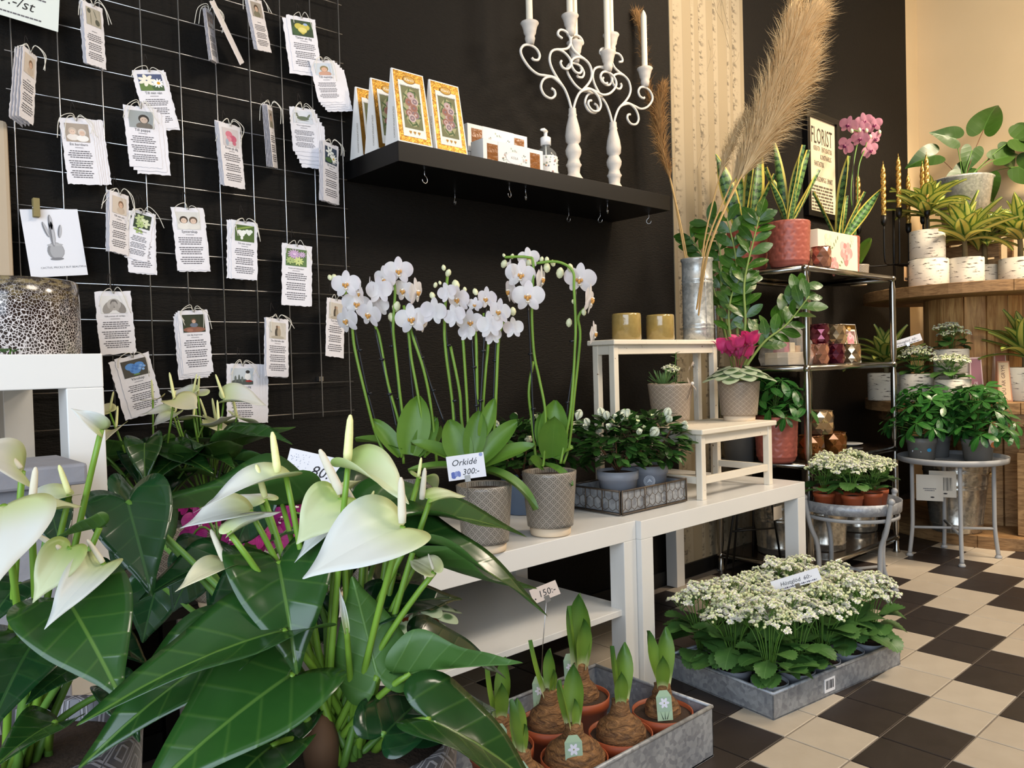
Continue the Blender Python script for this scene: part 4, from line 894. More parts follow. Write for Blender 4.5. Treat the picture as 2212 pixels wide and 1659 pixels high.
# magenta orchids half hidden by the foreground leaves
def mag_orchid(label, px, t, fl, seed):
    c = atd(px, 1120, t); root = thing('potted_orchid', label, 'potted plant', (c.x, c.y, .452)); q = random.Random(seed); cpot(root, .1, .05, MP_GREIGE)
    for k in range(4): a = k * 1.6 + seed; inst(ORL[1], 'leaf', root, frame((0, 0, .1), sph(a, .3), V((0, 0, 1)), .11))
    for (x, y) in fl:
        p = atd(x, y, t + q.uniform(-.05, .05)); cv = (CAM - p).normalized(); orchid_flower(root, OS_M, p, cv + BX * q.uniform(-.8, .8) + V((0, 0, q.uniform(-.2, .5))), q.uniform(.052, .066), q.uniform(-.4, .4))
        b0 = V((c.x, c.y, .56)); MB().tube(bez(b0, (b0 + p) / 2 + V((0, 0, .05)), p, 6), .002, 6).build('flower_stem', ML_STEMD, root, True)
mag_orchid('magenta orchid behind the foreground spathes at the left', 470, 1.42, [(405, 1085), (430, 1125), (415, 1160), (460, 1110), (500, 1170), (540, 1180), (520, 1120), (565, 1150)], 2)
mag_orchid('magenta orchid under the eighty price card', 700, 1.46, [(610, 1120), (640, 1085), (670, 1045), (710, 1055), (655, 1150), (600, 1165), (690, 1095)], 4)
mag_orchid('magenta orchid showing beside the white spathe at centre', 790, 1.52, [(775, 1045), (800, 1040), (815, 1060), (770, 1075), (790, 1090), (745, 1090)], 6)
# ---------------------------------------------------------------- poem cards on the grid
def E(x, y, rx, ry, c, rot=0): return (x, y, rx, ry, c, rot)
def petals(x, y, r, n, c, k=.42, a0=0): return [E(x + math.cos(a0 + i * 2 * PI / n) * r * .6, y + math.sin(a0 + i * 2 * PI / n) * r * .6, r * .5, r * k * .5, c, a0 + i * 2 * PI / n) for i in range(n)]
def heart(x, y, s, c): return [E(x - s * .45, y + s * .25, s * .55, s * .55, c), E(x + s * .45, y + s * .25, s * .55, s * .55, c), E(x, y - s * .3, s * .62, s * .62, c), E(x, y - s * .75, s * .28, s * .35, c)]
def face(x, y, s, hair, skin='#caa58c', cloth='#8a8078'): return [E(x, y - s * 1.5, s * 1.3, s * .9, cloth), E(x, y + s * .15, s * .85, s, hair), E(x, y - s * .1, s * .6, s * .72, skin), E(x - s * .2, y, s * .08, s * .06, '#40302a'), E(x + s * .2, y, s * .08, s * .06, '#40302a')]
PICS = {
 'poppy': ('#b3ad9c', [E(.2, .8, .12, .14, '#4a4c40'), E(.75, .25, .15, .18, '#55574a', .5), E(.3, .35, .02, .35, '#5a5c4c'), E(.6, .7, .02, .25, '#5a5c4c', .4)]),
 'baby': ('#d7cbbd', face(.6, .55, .22, '#8a6a50', '#d8b49c', '#c9b9a8')),
 'babies': ('#a89a8c', face(.3, .55, .2, '#c8b8a8', '#e0c4b0', '#e8e0d8') + face(.7, .5, .2, '#d8ccc0', '#dcbca6', '#f0ece6')),
 'daisy': ('#4a5578', [E(.3, .2, .4, .3, '#5f7a3c'), E(.8, .2, .3, .3, '#3f5c34')] + petals(.33, .62, .34, 7, '#f0ead6', .5) + petals(.78, .45, .26, 12, '#fbfaf4', .3) + [E(.8, .45, .07, .09, '#e0a020')]),
 'man': ('#9aa0a0', face(.6, .5, .26, '#2c2622', '#c6b0a0', '#6c665e')),
 'woman': ('#a8a096', face(.45, .55, .25, '#4a3626', '#cdb09a', '#7d7a66')),
 'yheart': ('#1f3a1c', [E(.2, .3, .2, .3, '#2f5226'), E(.8, .7, .2, .3, '#274a22')] + heart(.5, .52, .36, '#c9bb4e') + [E(.66, .78, .1, .08, '#9db4d8'), E(.5, .4, .2, .16, '#e0d27a')]),
 'girl': ('#c8d2dc', face(.5, .5, .26, '#8a7a50', '#d8ac92', '#c89a84')),
 'rose': ('#d4ccce', [E(.4, .65, .22, .2, '#d4788c'), E(.65, .45, .22, .2, '#c9607c'), E(.38, .4, .16, .15, '#dc94a4'), E(.7, .2, .12, .12, '#c86a80'), E(.25, .2, .1, .2, '#a8b4c4')]),
 'bird': ('#d4d8de', [E(.5, .4, .32, .16, '#5d6a52'), E(.2, .6, .06, .2, '#6a7460', .4), E(.8, .6, .06, .2, '#6a7460', -.4), E(.16, .75, .08, .05, '#4a5448'), E(.5, .22, .3, .03, '#8a8a80')]),
 'lily': ('#2c3a50', petals(.4, .7, .32, 6, '#e8ece6', .45) + petals(.7, .35, .3, 11, '#f6f6f0', .3) + [E(.7, .35, .07, .07, '#d8b030'), E(.3, .2, .3, .15, '#48683c')]),
 'green': ('#26381e', petals(.35, .65, .3, 6, '#b6c488', .6) + petals(.65, .4, .32, 6, '#d6dcb4', .6) + petals(.4, .25, .26, 6, '#a4b874', .6)),
 'sisters': ('#d6d4ce', face(.3, .52, .21, '#3a2e26', '#dcc2ae', '#e6e2da') + face(.7, .5, .21, '#5a4838', '#dcc0ac', '#e0dcd4')),
 'bleeding': ('#49632c', [E(.5, .85, .5, .05, '#88a048', .3)] + heart(.35, .5, .24, '#eef0ea') + heart(.72, .6, .2, '#e6eae2') + [E(.35, .2, .07, .1, '#f4f4f0')]),
 'pinkflower': ('#5c7a48', petals(.4, .68, .3, 14, '#c9a6cc', .25) + petals(.78, .7, .18, 10, '#d4b4d6', .3) + petals(.6, .3, .24, 9, '#ccd88a', .4) + petals(.2, .3, .2, 8, '#a8bc78', .5) + [E(.4, .68, .08, .07, '#e0c8e0')]),
 'hands': ('#e4e2e0', [E(.3, .35, .2, .4, '#9a948e', -.4), E(.7, .35, .2, .4, '#8c8680', .4), E(.5, .5, .26, .34, '#b4aea8'), E(.5, .55, .14, .24, '#6c6662'), E(.42, .4, .07, .28, '#a49e98', -.2), E(.58, .4, .07, .28, '#aca6a0', .2)]),
 'girl2': ('#2b3320', [E(.5, .15, .5, .16, '#8a5a48'), E(.3, .12, .14, .1, '#a4705c'), E(.7, .12, .16, .1, '#94644c')] + face(.5, .62, .14, '#5c4430', '#caa48c', '#6a7484')),
 'bheart': ('#4a463e', heart(.5, .52, .38, '#5b93d8') + [E(.35 + .3 * (i % 2) + .03 * i, .35 + .08 * (i % 5), .06, .07, '#8cb8ee' if i % 2 else '#4478c4') for i in range(9)] + [E(.5, .12, .14, .05, '#6a8a48')]),
 'city': ('#c4ccd2', [E(.5, .12, .55, .22, '#4c5450'), E(.2, .35, .05, .2, '#646c68'), E(.36, .38, .04, .24, '#5a625e'), E(.5, .33, .05, .18, '#6c7470'), E(.75, .5, .14, .22, '#eceae6'), E(.75, .78, .1, .1, '#2e2a28'), E(.8, .22, .16, .06, '#a02c28')]),
 'couple': ('#cfc8bc', [E(.45, .35, .12, .32, '#4a4238'), E(.58, .38, .11, .3, '#a89a84'), E(.46, .72, .07, .09, '#6a5444'), E(.57, .72, .07, .08, '#c0a48c'), E(.5, .08, .4, .1, '#b0a898')]),
}
def picture(mb, kind, x0, y0, w, h, z=.0006):
    bgc, el = PICS[kind]; mb.poly([(x0, y0), (x0 + w, y0), (x0 + w, y0 + h), (x0, y0 + h)], z, lin(bgc))
    for i, (x, y, rx, ry, c, rot) in enumerate(el):
        pts = []
        for k in range(14):
            a = 2 * PI * k / 14; u, v = rx * math.cos(a), ry * math.sin(a); cr, s_ = math.cos(rot), math.sin(rot)
            pts.append((x0 + w * min(1, max(0, x + u * cr - v * s_)), y0 + h * min(1, max(0, y + u * s_ + v * cr))))
        mb.poly(pts, z + .00004 * (i + 1), lin(c))
def deckle(w, h, q, j=.0012):
    P = []
    for a, b2, n in (((-w / 2, 0), (w / 2, 0), 12), ((w / 2, 0), (w / 2, -h), 22), ((w / 2, -h), (-w / 2, -h), 12), ((-w / 2, -h), (-w / 2, 0), 22)):
        for i in range(n): t = i / n; P.append((a[0] + (b2[0] - a[0]) * t + q.uniform(-j, j), a[1] + (b2[1] - a[1]) * t + q.uniform(-j, j)))
    return P
def slab_poly(P, th, curl=0):
    n = len(P); m = MB(); zc = lambda y: curl * (y * 8) ** 2 * .01
    vs = [(x, y, -th + zc(y)) for x, y in P] + [(x, y, zc(y)) for x, y in P]
    m.add(vs, [tuple(reversed(range(n))), tuple(range(n, 2 * n))] + [(i, (i + 1) % n, n + (i + 1) % n, n + i) for i in range(n)], 0, False); return m
M_CARD = mat('deckled_card', '#efecf0', .85, var='#e6e3e6', scale=60, bump=.15, bscale=260); M_CORD = mat('cotton_cord', '#e6dfd0', .8)
HOOKM = mat('dark_wire', '#3a3532', .45, metal=.8)
def word_rows(mb, w, y, rows, q, lh=.0047, ink='#5d5a60'):
    for r_ in rows:
        if r_ == 0: y -= lh * .75; continue
        tot = w * r_; x = -tot / 2
        while x < tot / 2 - .002:
            l_ = q.uniform(.003, .0075); l_ = min(l_, tot / 2 - x); mb.poly([(x, y), (x + l_, y), (x + l_, y + lh * .42), (x, y + lh * .42)], .0005, lin(ink)); x += l_ + .0011
        y -= lh
    return y
def card_frame(TL, TR, BL, y=1.838, dyl=0, dyr=0):
    a, b2, c = aty(*TL, y - dyl), aty(*TR, y - dyr), aty(*BL, y - dyl); x = (b2 - a); w = x.length; x.normalize(); v = a - c; v -= x * v.dot(x); h = v.length; v.normalize(); n = x.cross(v); o = (a + b2) / 2
    return Matrix(((x.x, v.x, n.x, o.x), (x.y, v.y, n.y, o.y), (x.z, v.z, n.z, o.z), (0, 0, 0, 1))), w, h
CARDS = [
 ('', (178, 0), (221, 19), (176, 132), 'poppy', 3, (-5, -2), .025, 'grey poppy picture at the top left'), ('', (50, 97), (80, 123), (63, 265), 'baby', 3, (-17, 4), .03, 'sepia baby picture at the far left'),
 ('Ett barnbarn', (127, 254), (197, 260), (116, 396), 'babies', 5, (5, 0), 0, ''), ('Till pappa', (265, 226), (338, 235), (268, 358), 'man', 2, (9, 8), 0, ''), ('Till min vän', (284, 151), (354, 152), (311, 279), 'daisy', 1, (4, 4), 0, 'daisy picture above the father card'),
 ('', (443, 15), (459, 28), (452, 125), 'babies', 2, (-4, 3), .045, 'narrow sideways turn near the top centre'), ('', (534, -8), (565, 2), (545, 105), 'woman', 3, (-4, -2), .035, 'seated woman picture at the top'),
 ('Till mamma', (668, 130), (723, 131), (665, 222), 'girl', 4, (5, 5), 0, ''), ('Tänker på dig', (618, 31), (680, 42), (623, 151), 'yheart', 1, (-8, 6), 0, ''), ('Kram på dig', (472, 262), (518, 275), (480, 400), 'rose', 4, (-5, -4), .03, ''),
 ('', (577, 225), (588, 232), (585, 360), 'woman', 4, (-5, -2), .05, 'edge-on turn beside the toppled bird card'), ('Till min vän', (697, 302), (731, 318), (700, 432), 'lily', 3, (-6, 0), .03, 'lily picture under the shelf end'), ('Till en toppenförälder', (624, 229), (680, 237), (619, 324), 'bird', 4, (5, 9), 0, ''),
 ('Till min son', (237, 410), (278, 424), (248, 545), 'baby', 3, (-5, -1), .025, ''), ('Till brudparet', (274, 455), (333, 462), (278, 588), 'green', 1, (3, 2), 0, 'upright green flower picture'), ('Till brudparet', (287, 450), (335, 464), (340, 573), 'green', 0, (0, 0), 0, 'slanted green flower picture beside Systerskap'),
 ('Systerskap', (369, 447), (438, 450), (375, 584), 'sisters', 1, (3, 3), 0, ''), ('Till min syster', (500, 474), (556, 482), (515, 602), 'bleeding', 2, (-5, 0), 0, ''), ('Grattis på födelsedagen', (609, 525), (670, 533), (607, 658), 'pinkflower', 1, (4, 0), 0, ''),
 ('Välkommen till världen', (203, 630), (282, 629), (214, 767), 'hands', 0, (0, 0), 0, ''), ('Låt dig inspireras', (383, 671), (448, 669), (400, 808), 'girl2', 3, (-3, 4), 0, ''), ('Vänskap', (247, 777), (320, 760), (276, 905), 'bheart', 1, (-13, 6), 0, ''),
 ('Du är så modig', (490, 786), (555, 787), (486, 915), 'city', 4, (6, 0), 0, ''), ('Du klarade det', (575, 685), (623, 691), (590, 813), 'couple', 2, (-4, 3), .02, ''), ('Tack för allt', (706, 642), (745, 650), (712, 770), 'couple', 0, (0, 0), .02, '')]
INK = '#35323a'
for ci, (ttl, TL, TR, BL, pk, nb, (dx, dy), dyl, desc) in enumerate(CARDS):
    q = random.Random(ci + 50); yc = 1.842 - .0012 * (ci % 4); M, w, h = card_frame(TL, TR, BL, yc, dyl); nm = f'headed {ttl}' if ttl else 'with the ' + desc
    if ttl and desc: nm += ' with the ' + desc
    t = thing('poem_card', f'white poem card {nm}', 'card', M.translation, 0, 'poem cards on the wire grid')
    slab_poly(deckle(w, h, q), .0005).build('paper', M_CARD, t); t.children[0].matrix_basis = Matrix.Translation(-M.translation) @ M
    pr = MB(); pw, ph = w * .74, h * .28; picture(pr, pk, -pw / 2, -h * .07 - ph, pw, ph); y = -h * .07 - ph - .0085
    inst(pr.mesh('picture', M_PRINT), 'picture', t, Matrix.Translation(-M.translation) @ M)
    pr = MB(); 
    if ttl: text(pr, ttl, 0, y + .001, min(.0085, w * 1.35 / len(ttl)), INK, .0005)
    pr.poly([(-w * .13, y - .004), (w * .13, y - .004), (w * .13, y - .003), (-w * .13, y - .003)], .0005, lin('#77747a'))
    y -= .0115; lh = (h + y - .006) / 14.3
    word_rows(pr, w * .8, y, [q.uniform(.7, .95), q.uniform(.75, 1), .95, .8, 0, q.uniform(.7, 1), .9, .8, .85, 0, .8, .95, q.uniform(.8, 1), .75], q, lh)
    inst(pr.mesh('poem_print', M_PRINT), 'poem_print', t, Matrix.Translation(-M.translation) @ M)
    c = MB(); top = M @ V((0, -.004, .001))
    for k in range(2 if nb < 2 else 4):
        s = -1 if k % 2 else 1; L = q.uniform(.02, .045); P = [top, top + V((s * .008, -.006, q.uniform(.008, .016))), top + V((s * q.uniform(.018, .032), -.008, -.002)), top + V((s * q.uniform(.02, .04), -.008, -L))]
        c.tube(catmull(P, 5), .0008, 5)
    c.build('cord', M_CORD, t, True)
    for k in range(nb):
        ox_, oy = dx * (k + 1), dy * (k + 1); yb = min(1.855, yc + .0012 + .0014 * k); M2, w2, h2 = card_frame((TL[0] + ox_, TL[1] + oy), (TR[0] + ox_, TR[1] + oy), (BL[0] + ox_ * 1.15, BL[1] + oy), yb, dyl)
        if dyl: M2.translation = M.translation + M.to_3x3() @ V((0, 0, -.0016 * (k + 1))) + (M2.translation - M.translation) * .25
        o = slab_poly(deckle(w2, h2, q), .0005).build('poem_card', M_CARD); o.matrix_basis = M2; tag(o, f'plain card behind the {ttl or desc} card' + (' (daisies)' if ttl == 'Till min vän' and pk == 'daisy' else ' (lilies)' if ttl == 'Till min vän' else ''), 'card', 'cards behind the ' + (ttl or desc) + ' card')
    hk = MB(); a = top + V((0, .0, 0)); hk.tube(catmull([a + V((.001, -.004, -.002)), a + V((.002, -.003, .01)), V((a.x + .004, 1.8565, a.z + .03)), V((a.x - .002, 1.8575, a.z + .045)), V((a.x - .005, 1.8555, a.z + .02))], 4), .0006, 4)
    o = hk.build('wire_hook', HOOKM); tag(o, f'thin wire hook above the {ttl + chr(32) + pk if ttl else desc} card', 'hook', 'card hooks on the grid')
# loose card swinging out sideways
M, w, h = card_frame((452, 2), (463, 0), (515, 143), 1.83, .05); o = slab_poly(deckle(w, h, R), .0005).build('poem_card', M_CARD); o.matrix_basis = M; tag(o, 'blank-backed card swinging out sideways at the top of the grid', 'card')
# price sign and cactus print
def flat_sign(name, label, cat, M, w, h, col, draw, mat_=None):
    t = thing(name, label, cat, M.translation); T = Matrix.Translation(-M.translation) @ M
    o = MB().lo((-w / 2, -h, -.0006), (w / 2, 0, 0)).build('card_sheet', mat_ or mat('card_' + col, col, .7), t); o.matrix_basis = T
    m = MB(); draw(m, w, h); o = inst(m.mesh('print', M_PRINT), 'print', t, T); return t
def d39(m, w, h):
    text(m, '39:-/st', -.004, -h * .72, .03, '#1c1a1c', rot=-.06, shear=.2); q = random.Random(3); word_rows(m, w * .8, -h * .45, [.9], q, .007); word_rows(m, w * .8, -h * .9, [.8], q, .007)
M, w, h = card_frame((-70, -95), (130, -28), (-78, 8), 1.835); flat_sign('price_sign', 'pale card reading 39:-/st at the top left corner', 'price sign', M, w, h, '#dfe4dc', d39)
def dcac(m, w, h):
    def e(x, y, rx, ry, c, rot=0, z=.0004): m.disc((x * w, -y * h, z), rx * w, 16, col=lin(c), ry=ry * h, rot=rot)
    e(.0, .62, .15, .13, '#8d8d90'); e(.02, .62, .12, .12, '#a9a9ac', 0, .0005); e(0, .53, .14, .02, '#b4b4b6', 0, .0006); e(.0, .74, .12, .02, '#7c7c80', 0, .0006)
    for x, y, rx, ry, rot in ((-.02, .36, .05, .2, 0), (-.12, .3, .035, .12, .25), (.12, .33, .035, .1, -.2), (-.02, .2, .04, .12, 0)):
        e(x, y, rx, ry, '#8f8f93', rot, .0007); e(x + .012, y, rx * .55, ry * .9, '#b9b9bd', rot, .0008); e(x - .015, y, rx * .2, ry * .8, '#737378', rot, .0009)
    text(m, 'CACTUS, PRICKLY BUT BEAUTIFUL', .01, -h * .88, w * .052, '#6a6a70')
M, w, h = card_frame((42, 452), (167, 452), (63, 600), 1.84); ct = flat_sign('cactus_print', 'white art card with a pencil drawing of a potted cactus', 'art card', M, w, h, '#e9e9ee', dcac)
p = aty(78, 452, 1.834); t = thing('clothespin', 'small olive wooden clothespin clipped on the cactus card', 'clothespin', p)
for dy_ in (-.004, .005): MB().lo((p.x - .006, p.y + dy_ - .003, p.z - .016), (p.x + .006, p.y + dy_ + .003, p.z + .022)).build('peg_half', mat('olive_wood', '#8a7c4e', .7), t, True, .001)
MB().tube([p + V((-.007, 0, .003)), p + V((.007, 0, .003))], .002, 6).build('spring', M_WIRE, t, True)

# ---------------------------------------------------------------- lantern table
def m_crackle():
    m = NT('speckled_lustre_glass'); o = m.obj(); v = m.n('TexVoronoi', feature='DISTANCE_TO_EDGE'); v.inputs['Scale'].default_value = 205; m.l(m.mapping(o, (1, 1, .9)), v.inputs['Vector'])
    s = m.n('SeparateXYZ'); m.l(o, s.inputs[0]); hgt = m.math('DIVIDE', s.outputs[2], .13); n = m.noise(60, 3, o)
    width = m.math('MULTIPLY', m.math('SUBTRACT', 1.02, hgt), .16); k = m.math('LESS_THAN', v.outputs['Distance'], m.math('MULTIPLY', width, m.math('ADD', .3, n)))
    top = m.mix(m.step(m.noise(55, 4, m.mapping(o, (1, 1, 3))), .42, .6), '#2b221c', '#7a6c4c'); c = m.mix(m.step(hgt, .6, .95), '#2a1d1c', top)
    m.color(m.mix(k, c, '#d9d3d2')); m.set(rough=.18, coat=.4); return m.m
lc = atd(22, 752, 1.36); lp = V((lc.x, lc.y, .906)); t = thing('glass_lantern', 'round brown lustre glass lantern speckled with white crackle', 'lantern', lp)
MB().lathe([(0, 0), (.106, 0), (.11, .004), (.109, .1), (.107, .132), (.104, .1335), (.1015, .13), (.104, .01), (0, .006)], 64).build('glass_body', m_crackle(), t)
MB().lathe([(0, .007), (.02, .007), (.02, .022), (0, .022)], 20).build('tealight', mat('wax', '#efe6d2', .5), t)
t = thing('succulent_sprig', 'small green sprig beside the speckled lantern', 'sprig', atd(20, 752, 1.21) * 1); t.matrix_basis.translation = V((atd(20, 752, 1.21).x, atd(20, 752, 1.21).y, .906))
for i in range(9): a = i * 2.4; inst(AZ_L[2], 'leaf', t, frame(V((rnd(-.012, .012), rnd(-.01, .01), .006)), sph(a, .6), V((0, 0, 1)), .018))
MB().tube([(0, 0, 0), (.002, 0, .012)], .0015, 6).build('stem', ML_STEMD, t)

# ---------------------------------------------------------------- things on the wall shelf
SZ = 1.433
def m_gold():
    m = NT('gold_foil'); o = m.obj(); n = m.noise(90, 3, o, .6, 1.5); m.color(m.mix(n, '#84591a', '#bd9446')); m.set(rough=.3, metal=.85); m.bump(n, .5, .003); return m.m
M_GOLD = m_gold()
def roses(m, x0, y0, w, h, z=.0008, pal=('#b89a98', '#9a6a5c', '#c4aca8', '#8f5c4c', '#7f6a72'), bgc='#6f7048'):
    m.poly([(x0, y0), (x0 + w, y0), (x0 + w, y0 + h), (x0, y0 + h)], z, lin(bgc)); q = random.Random(5); m.disc((x0 + w * .5, y0 + h * .5, z + .0001), w * .46, 20, col=lin('#a39f72'), ry=h * .45)
    for k in range(14): m.disc((x0 + w * (.5 + .38 * math.cos(k * 2.4)), y0 + h * (.5 + .4 * math.sin(k * 2.4)), z + .0002), w * .05, 8, col=lin('#4c6236'), ry=h * .09, rot=k)
    for k, (a, b2) in enumerate(((.5, .5), (.35, .62), (.68, .66), (.32, .36), (.66, .34), (.5, .78), (.6, .5), (.45, .25))):
        for s, cc in ((.2, pal[k % 5]), (.13, pal[(k + 2) % 5]), (.06, pal[(k + 3) % 5])): m.disc((x0 + w * a, y0 + h * b2, z + .0003 + .0002 * k / 8 + (.2 - s) * .0006), w * s, 12, col=lin(cc), ry=w * s * .95)
def choc_box(label, x, y, z, w=.104, h=.19, d=.062, heads=('CHOKLADPRALINER',), rz=0, pal=None, script="Klara's", bgc='#6f7048'):
    t = thing('chocolate_box', label, 'gift box', (x, y, z), rz, 'tall gold chocolate boxes')
    vs = [(0, 0, 0), (w, 0, 0), (w, d, 0), (0, d, 0), (.004, d * .46, h), (w - .004, d * .46, h), (w - .004, d * .54, h), (.004, d * .54, h)]
    MB().add(vs, [(0, 3, 2, 1), (0, 1, 5, 4), (2, 3, 7, 6), (0, 4, 7, 3), (1, 2, 6, 5), (4, 5, 6, 7)], 0, False).build('carton', mat('white_carton', '#efece6', .45), t)
    th = math.atan2(d * .46, h); F = Matrix(((1, 0, 0, 0), (0, math.sin(th), -math.cos(th), 0), (0, math.cos(th), math.sin(th), 0), (0, 0, 0, 1))); H = math.hypot(d * .46, h)
    o = MB().poly([(.004, .004), (w - .004, .004), (w - .007, H - .003), (.007, H - .003)], .0006).build('gold_panel', M_GOLD, t); o.matrix_basis = F
    m = MB(); m.poly([(.017, .018), (w - .017, .018), (w - .018, H * .86), (.018, H * .86)], .0011, lin('#ece8de')); roses(m, .024, .04, w - .048, H * .58, .0014, bgc=bgc, **({'pal': pal} if pal else {}))
    m.disc((w / 2, H * .88, .0016), .019, 20, col=lin('#8a5c14'), ry=.0105); m.disc((w / 2, H * .88, .0018), .017, 20, col=lin('#c99a3c'), ry=.009); text(m, script, w / 2, H * .88 - .003, .0105, '#fbf6e4', .002, shear=.2); text(m, heads[0], w / 2, H * .775, .0066, '#5c5448', .0015)
    for k in (-1, 0, 1):
        for s in (-1, 1): m.disc((w / 2 + k * .013 + s * .0018, .0315, .0015), .0024, 8, col=lin('#b4842c'))
        m.poly([(w / 2 + k * .013 - .004, .031), (w / 2 + k * .013, .025), (w / 2 + k * .013 + .004, .031)], .0016, lin('#b4842c'))
    o = m.build('label_print', M_PRINT, t); o.matrix_basis = F
    m = MB(); text(m, 'CHOKLADPRALINER', .012, .0, .0085, '#8f887c', .0002, 'LEFT', sx=1.0); o = m.build('side_print', M_PRINT, t); o.matrix_basis = Matrix(((-.02, 0, -1, -.0003), (.0, -1, 0, d * .32), (1, 0, -.02, 0), (0, 0, 0, 1)))
    return t
A = atz(862, 305, SZ)
choc_box('tall gold chocolate box at the front left corner of the shelf', 1.105, 1.626, SZ); choc_box('rightmost tall gold chocolate box on the shelf', 1.225, 1.632, SZ); choc_box('tall gold chocolate box second from the wall at the shelf end', 1.1, 1.715, SZ); choc_box('tall gold chocolate box nearest the wall at the shelf end', 1.103, 1.795, SZ)
def kola(label, x, y, z):
    w, d, h = .235, .055, .08; t = thing('caramel_box', label, 'gift box', (x, y, z)); c = mat('white_carton', '#efece6', .45)
    MB().lo((0, 0, 0), (w, d, h)).build('carton', c, t, False, .001); am = mat('caramel_window', '#a8682c', .2, var='#6a4020', scale=70, bump=.6, bscale=60)
    for x0 in (.014, w - .054): MB().lo((x0, -.0006, .012), (x0 + .04, .0004, h - .012)).build('window', am, t, False); 
    F = Matrix(((1, 0, 0, 0), (0, 0, -1, 0), (0, 1, 0, 0), (0, 0, 0, 1))); m = MB(); m.poly([(.056, 0), (w - .056, 0), (w - .056, h), (.056, h)], .0008, lin('#f0edea')); q = random.Random(4)
    for k in range(34): a = q.uniform(0, 6.3); m.disc((w / 2 + math.cos(a) * q.uniform(.03, .049), h / 2 + math.sin(a) * q.uniform(.02, .029), .0009 + k * 1e-5), q.uniform(.002, .005), 8, col=lin(q.choice(('#9aa894', '#c4b0a4', '#7f8c84', '#d8a88c', '#b4bca8', '#c9c4c0'))), ry=q.uniform(.0015, .003), rot=a)
    m.disc((w / 2, h / 2, .0014), .033, 24, col=lin('#dcdad8'), ry=.0175); m.disc((w / 2, h / 2, .0016), .032, 24, col=lin('#f2f0ee'), ry=.0165); text(m, 'KOLA', w / 2, h / 2 - .003, .0105, '#7d7874', .0018)
    o = m.build('sleeve_print', M_PRINT, t); o.matrix_basis = F
k1 = aty(1035, 320, 1.70); kola('lower white caramel box with butterfly sleeve on the shelf', 1.432, 1.69, SZ); kola('upper white caramel box resting behind the lower one', 1.43, 1.755, SZ + .058)
o = MB().lo((1.433, 1.758, SZ), (1.66, 1.808, SZ + .0575)).build('caramel_box', mat('white_carton', '#efece6', .45)); tag(o, 'plain white carton beneath the upper caramel box', 'gift box')
bp = aty(1180, 360, 1.76); t = thing('pump_bottle', 'clear soap bottle with white pump and floral label on the shelf', 'bottle', (bp.x, 1.76, SZ))
gl = mat('clear_glass', '#eef2f0', .05, trans=.9, ior=1.3)
MB().lathe([(0, 0), (.033, 0), (.036, .004), (.036, .085), (.033, .1), (.022, .114), (.0135, .12), (.0135, .128)], 36).build('glass_body', gl, t)
m = MB(); q = random.Random(8); m.lathe([(.0366, .006), (.0366, .088)], 36, col=lin('#efebe6')); 
for k in range(40): a = q.uniform(-2.6, .3); z = q.uniform(.012, .084); c_ = V((.0369 * math.cos(a), .0369 * math.sin(a), z)); m.ball(c_, q.uniform(.0015, .004), 6, 4, col=lin(q.choice(('#9aa894', '#c4a094', '#7f8c94', '#d8a070', '#b4bca8'))))
m.build('label', M_PRINT, t)
wp_ = mat('white_plastic', '#f2f0ec', .35); MB().lathe([(0, .126), (.0165, .126), (.0165, .15), (.012, .153), (.006, .154), (.006, .17), (0, .17)], 24).build('pump_collar', wp_, t)
MB().tube([(.006, .004, .171), (-.012, -.006, .172), (-.034, -.016, .166)], [.0075, .006, .0035], 10).build('pump_nozzle', wp_, t)
MB().tube([(0, 0, .02), (0, 0, .126)], .002, 6).build('dip_tube', wp_, t)
# candelabra
M_CWHITE = mat('whitewashed_wood', '#d9d2c8', .6, var='#c4bbb0', scale=40, bump=.2, bscale=120); M_CMETAL = mat('white_painted_iron', '#ddd8d0', .45); M_CANDLE = mat('ivory_candle', '#e9dfca', .45)
sX, sZ = 1 / 3.457 / 500, 1 / 3.457 / 720
def cs(P): return [V(((x - 553) * sX, 0, (705 - z) * sZ)) for x, z in P]
SCR = [[(547, 705), (525, 620), (490, 545), (440, 505), (390, 490), (335, 525), (312, 590), (335, 645), (385, 658), (418, 625), (415, 590), (392, 578)],
       [(480, 530), (420, 487), (350, 492), (290, 500), (230, 470), (182, 410), (170, 360), (195, 315), (240, 298), (285, 310), (308, 350), (295, 390), (262, 400), (250, 388)],
       [(478, 530), (430, 470), (395, 410), (383, 350), (400, 290), (445, 258), (500, 262), (545, 300), (548, 350), (520, 385), (485, 385), (468, 355), (476, 335)],
       [(440, 258), (490, 240), (530, 215), (552, 170), (550, 130), (525, 95), (485, 88), (458, 110), (455, 140), (485, 155)]]
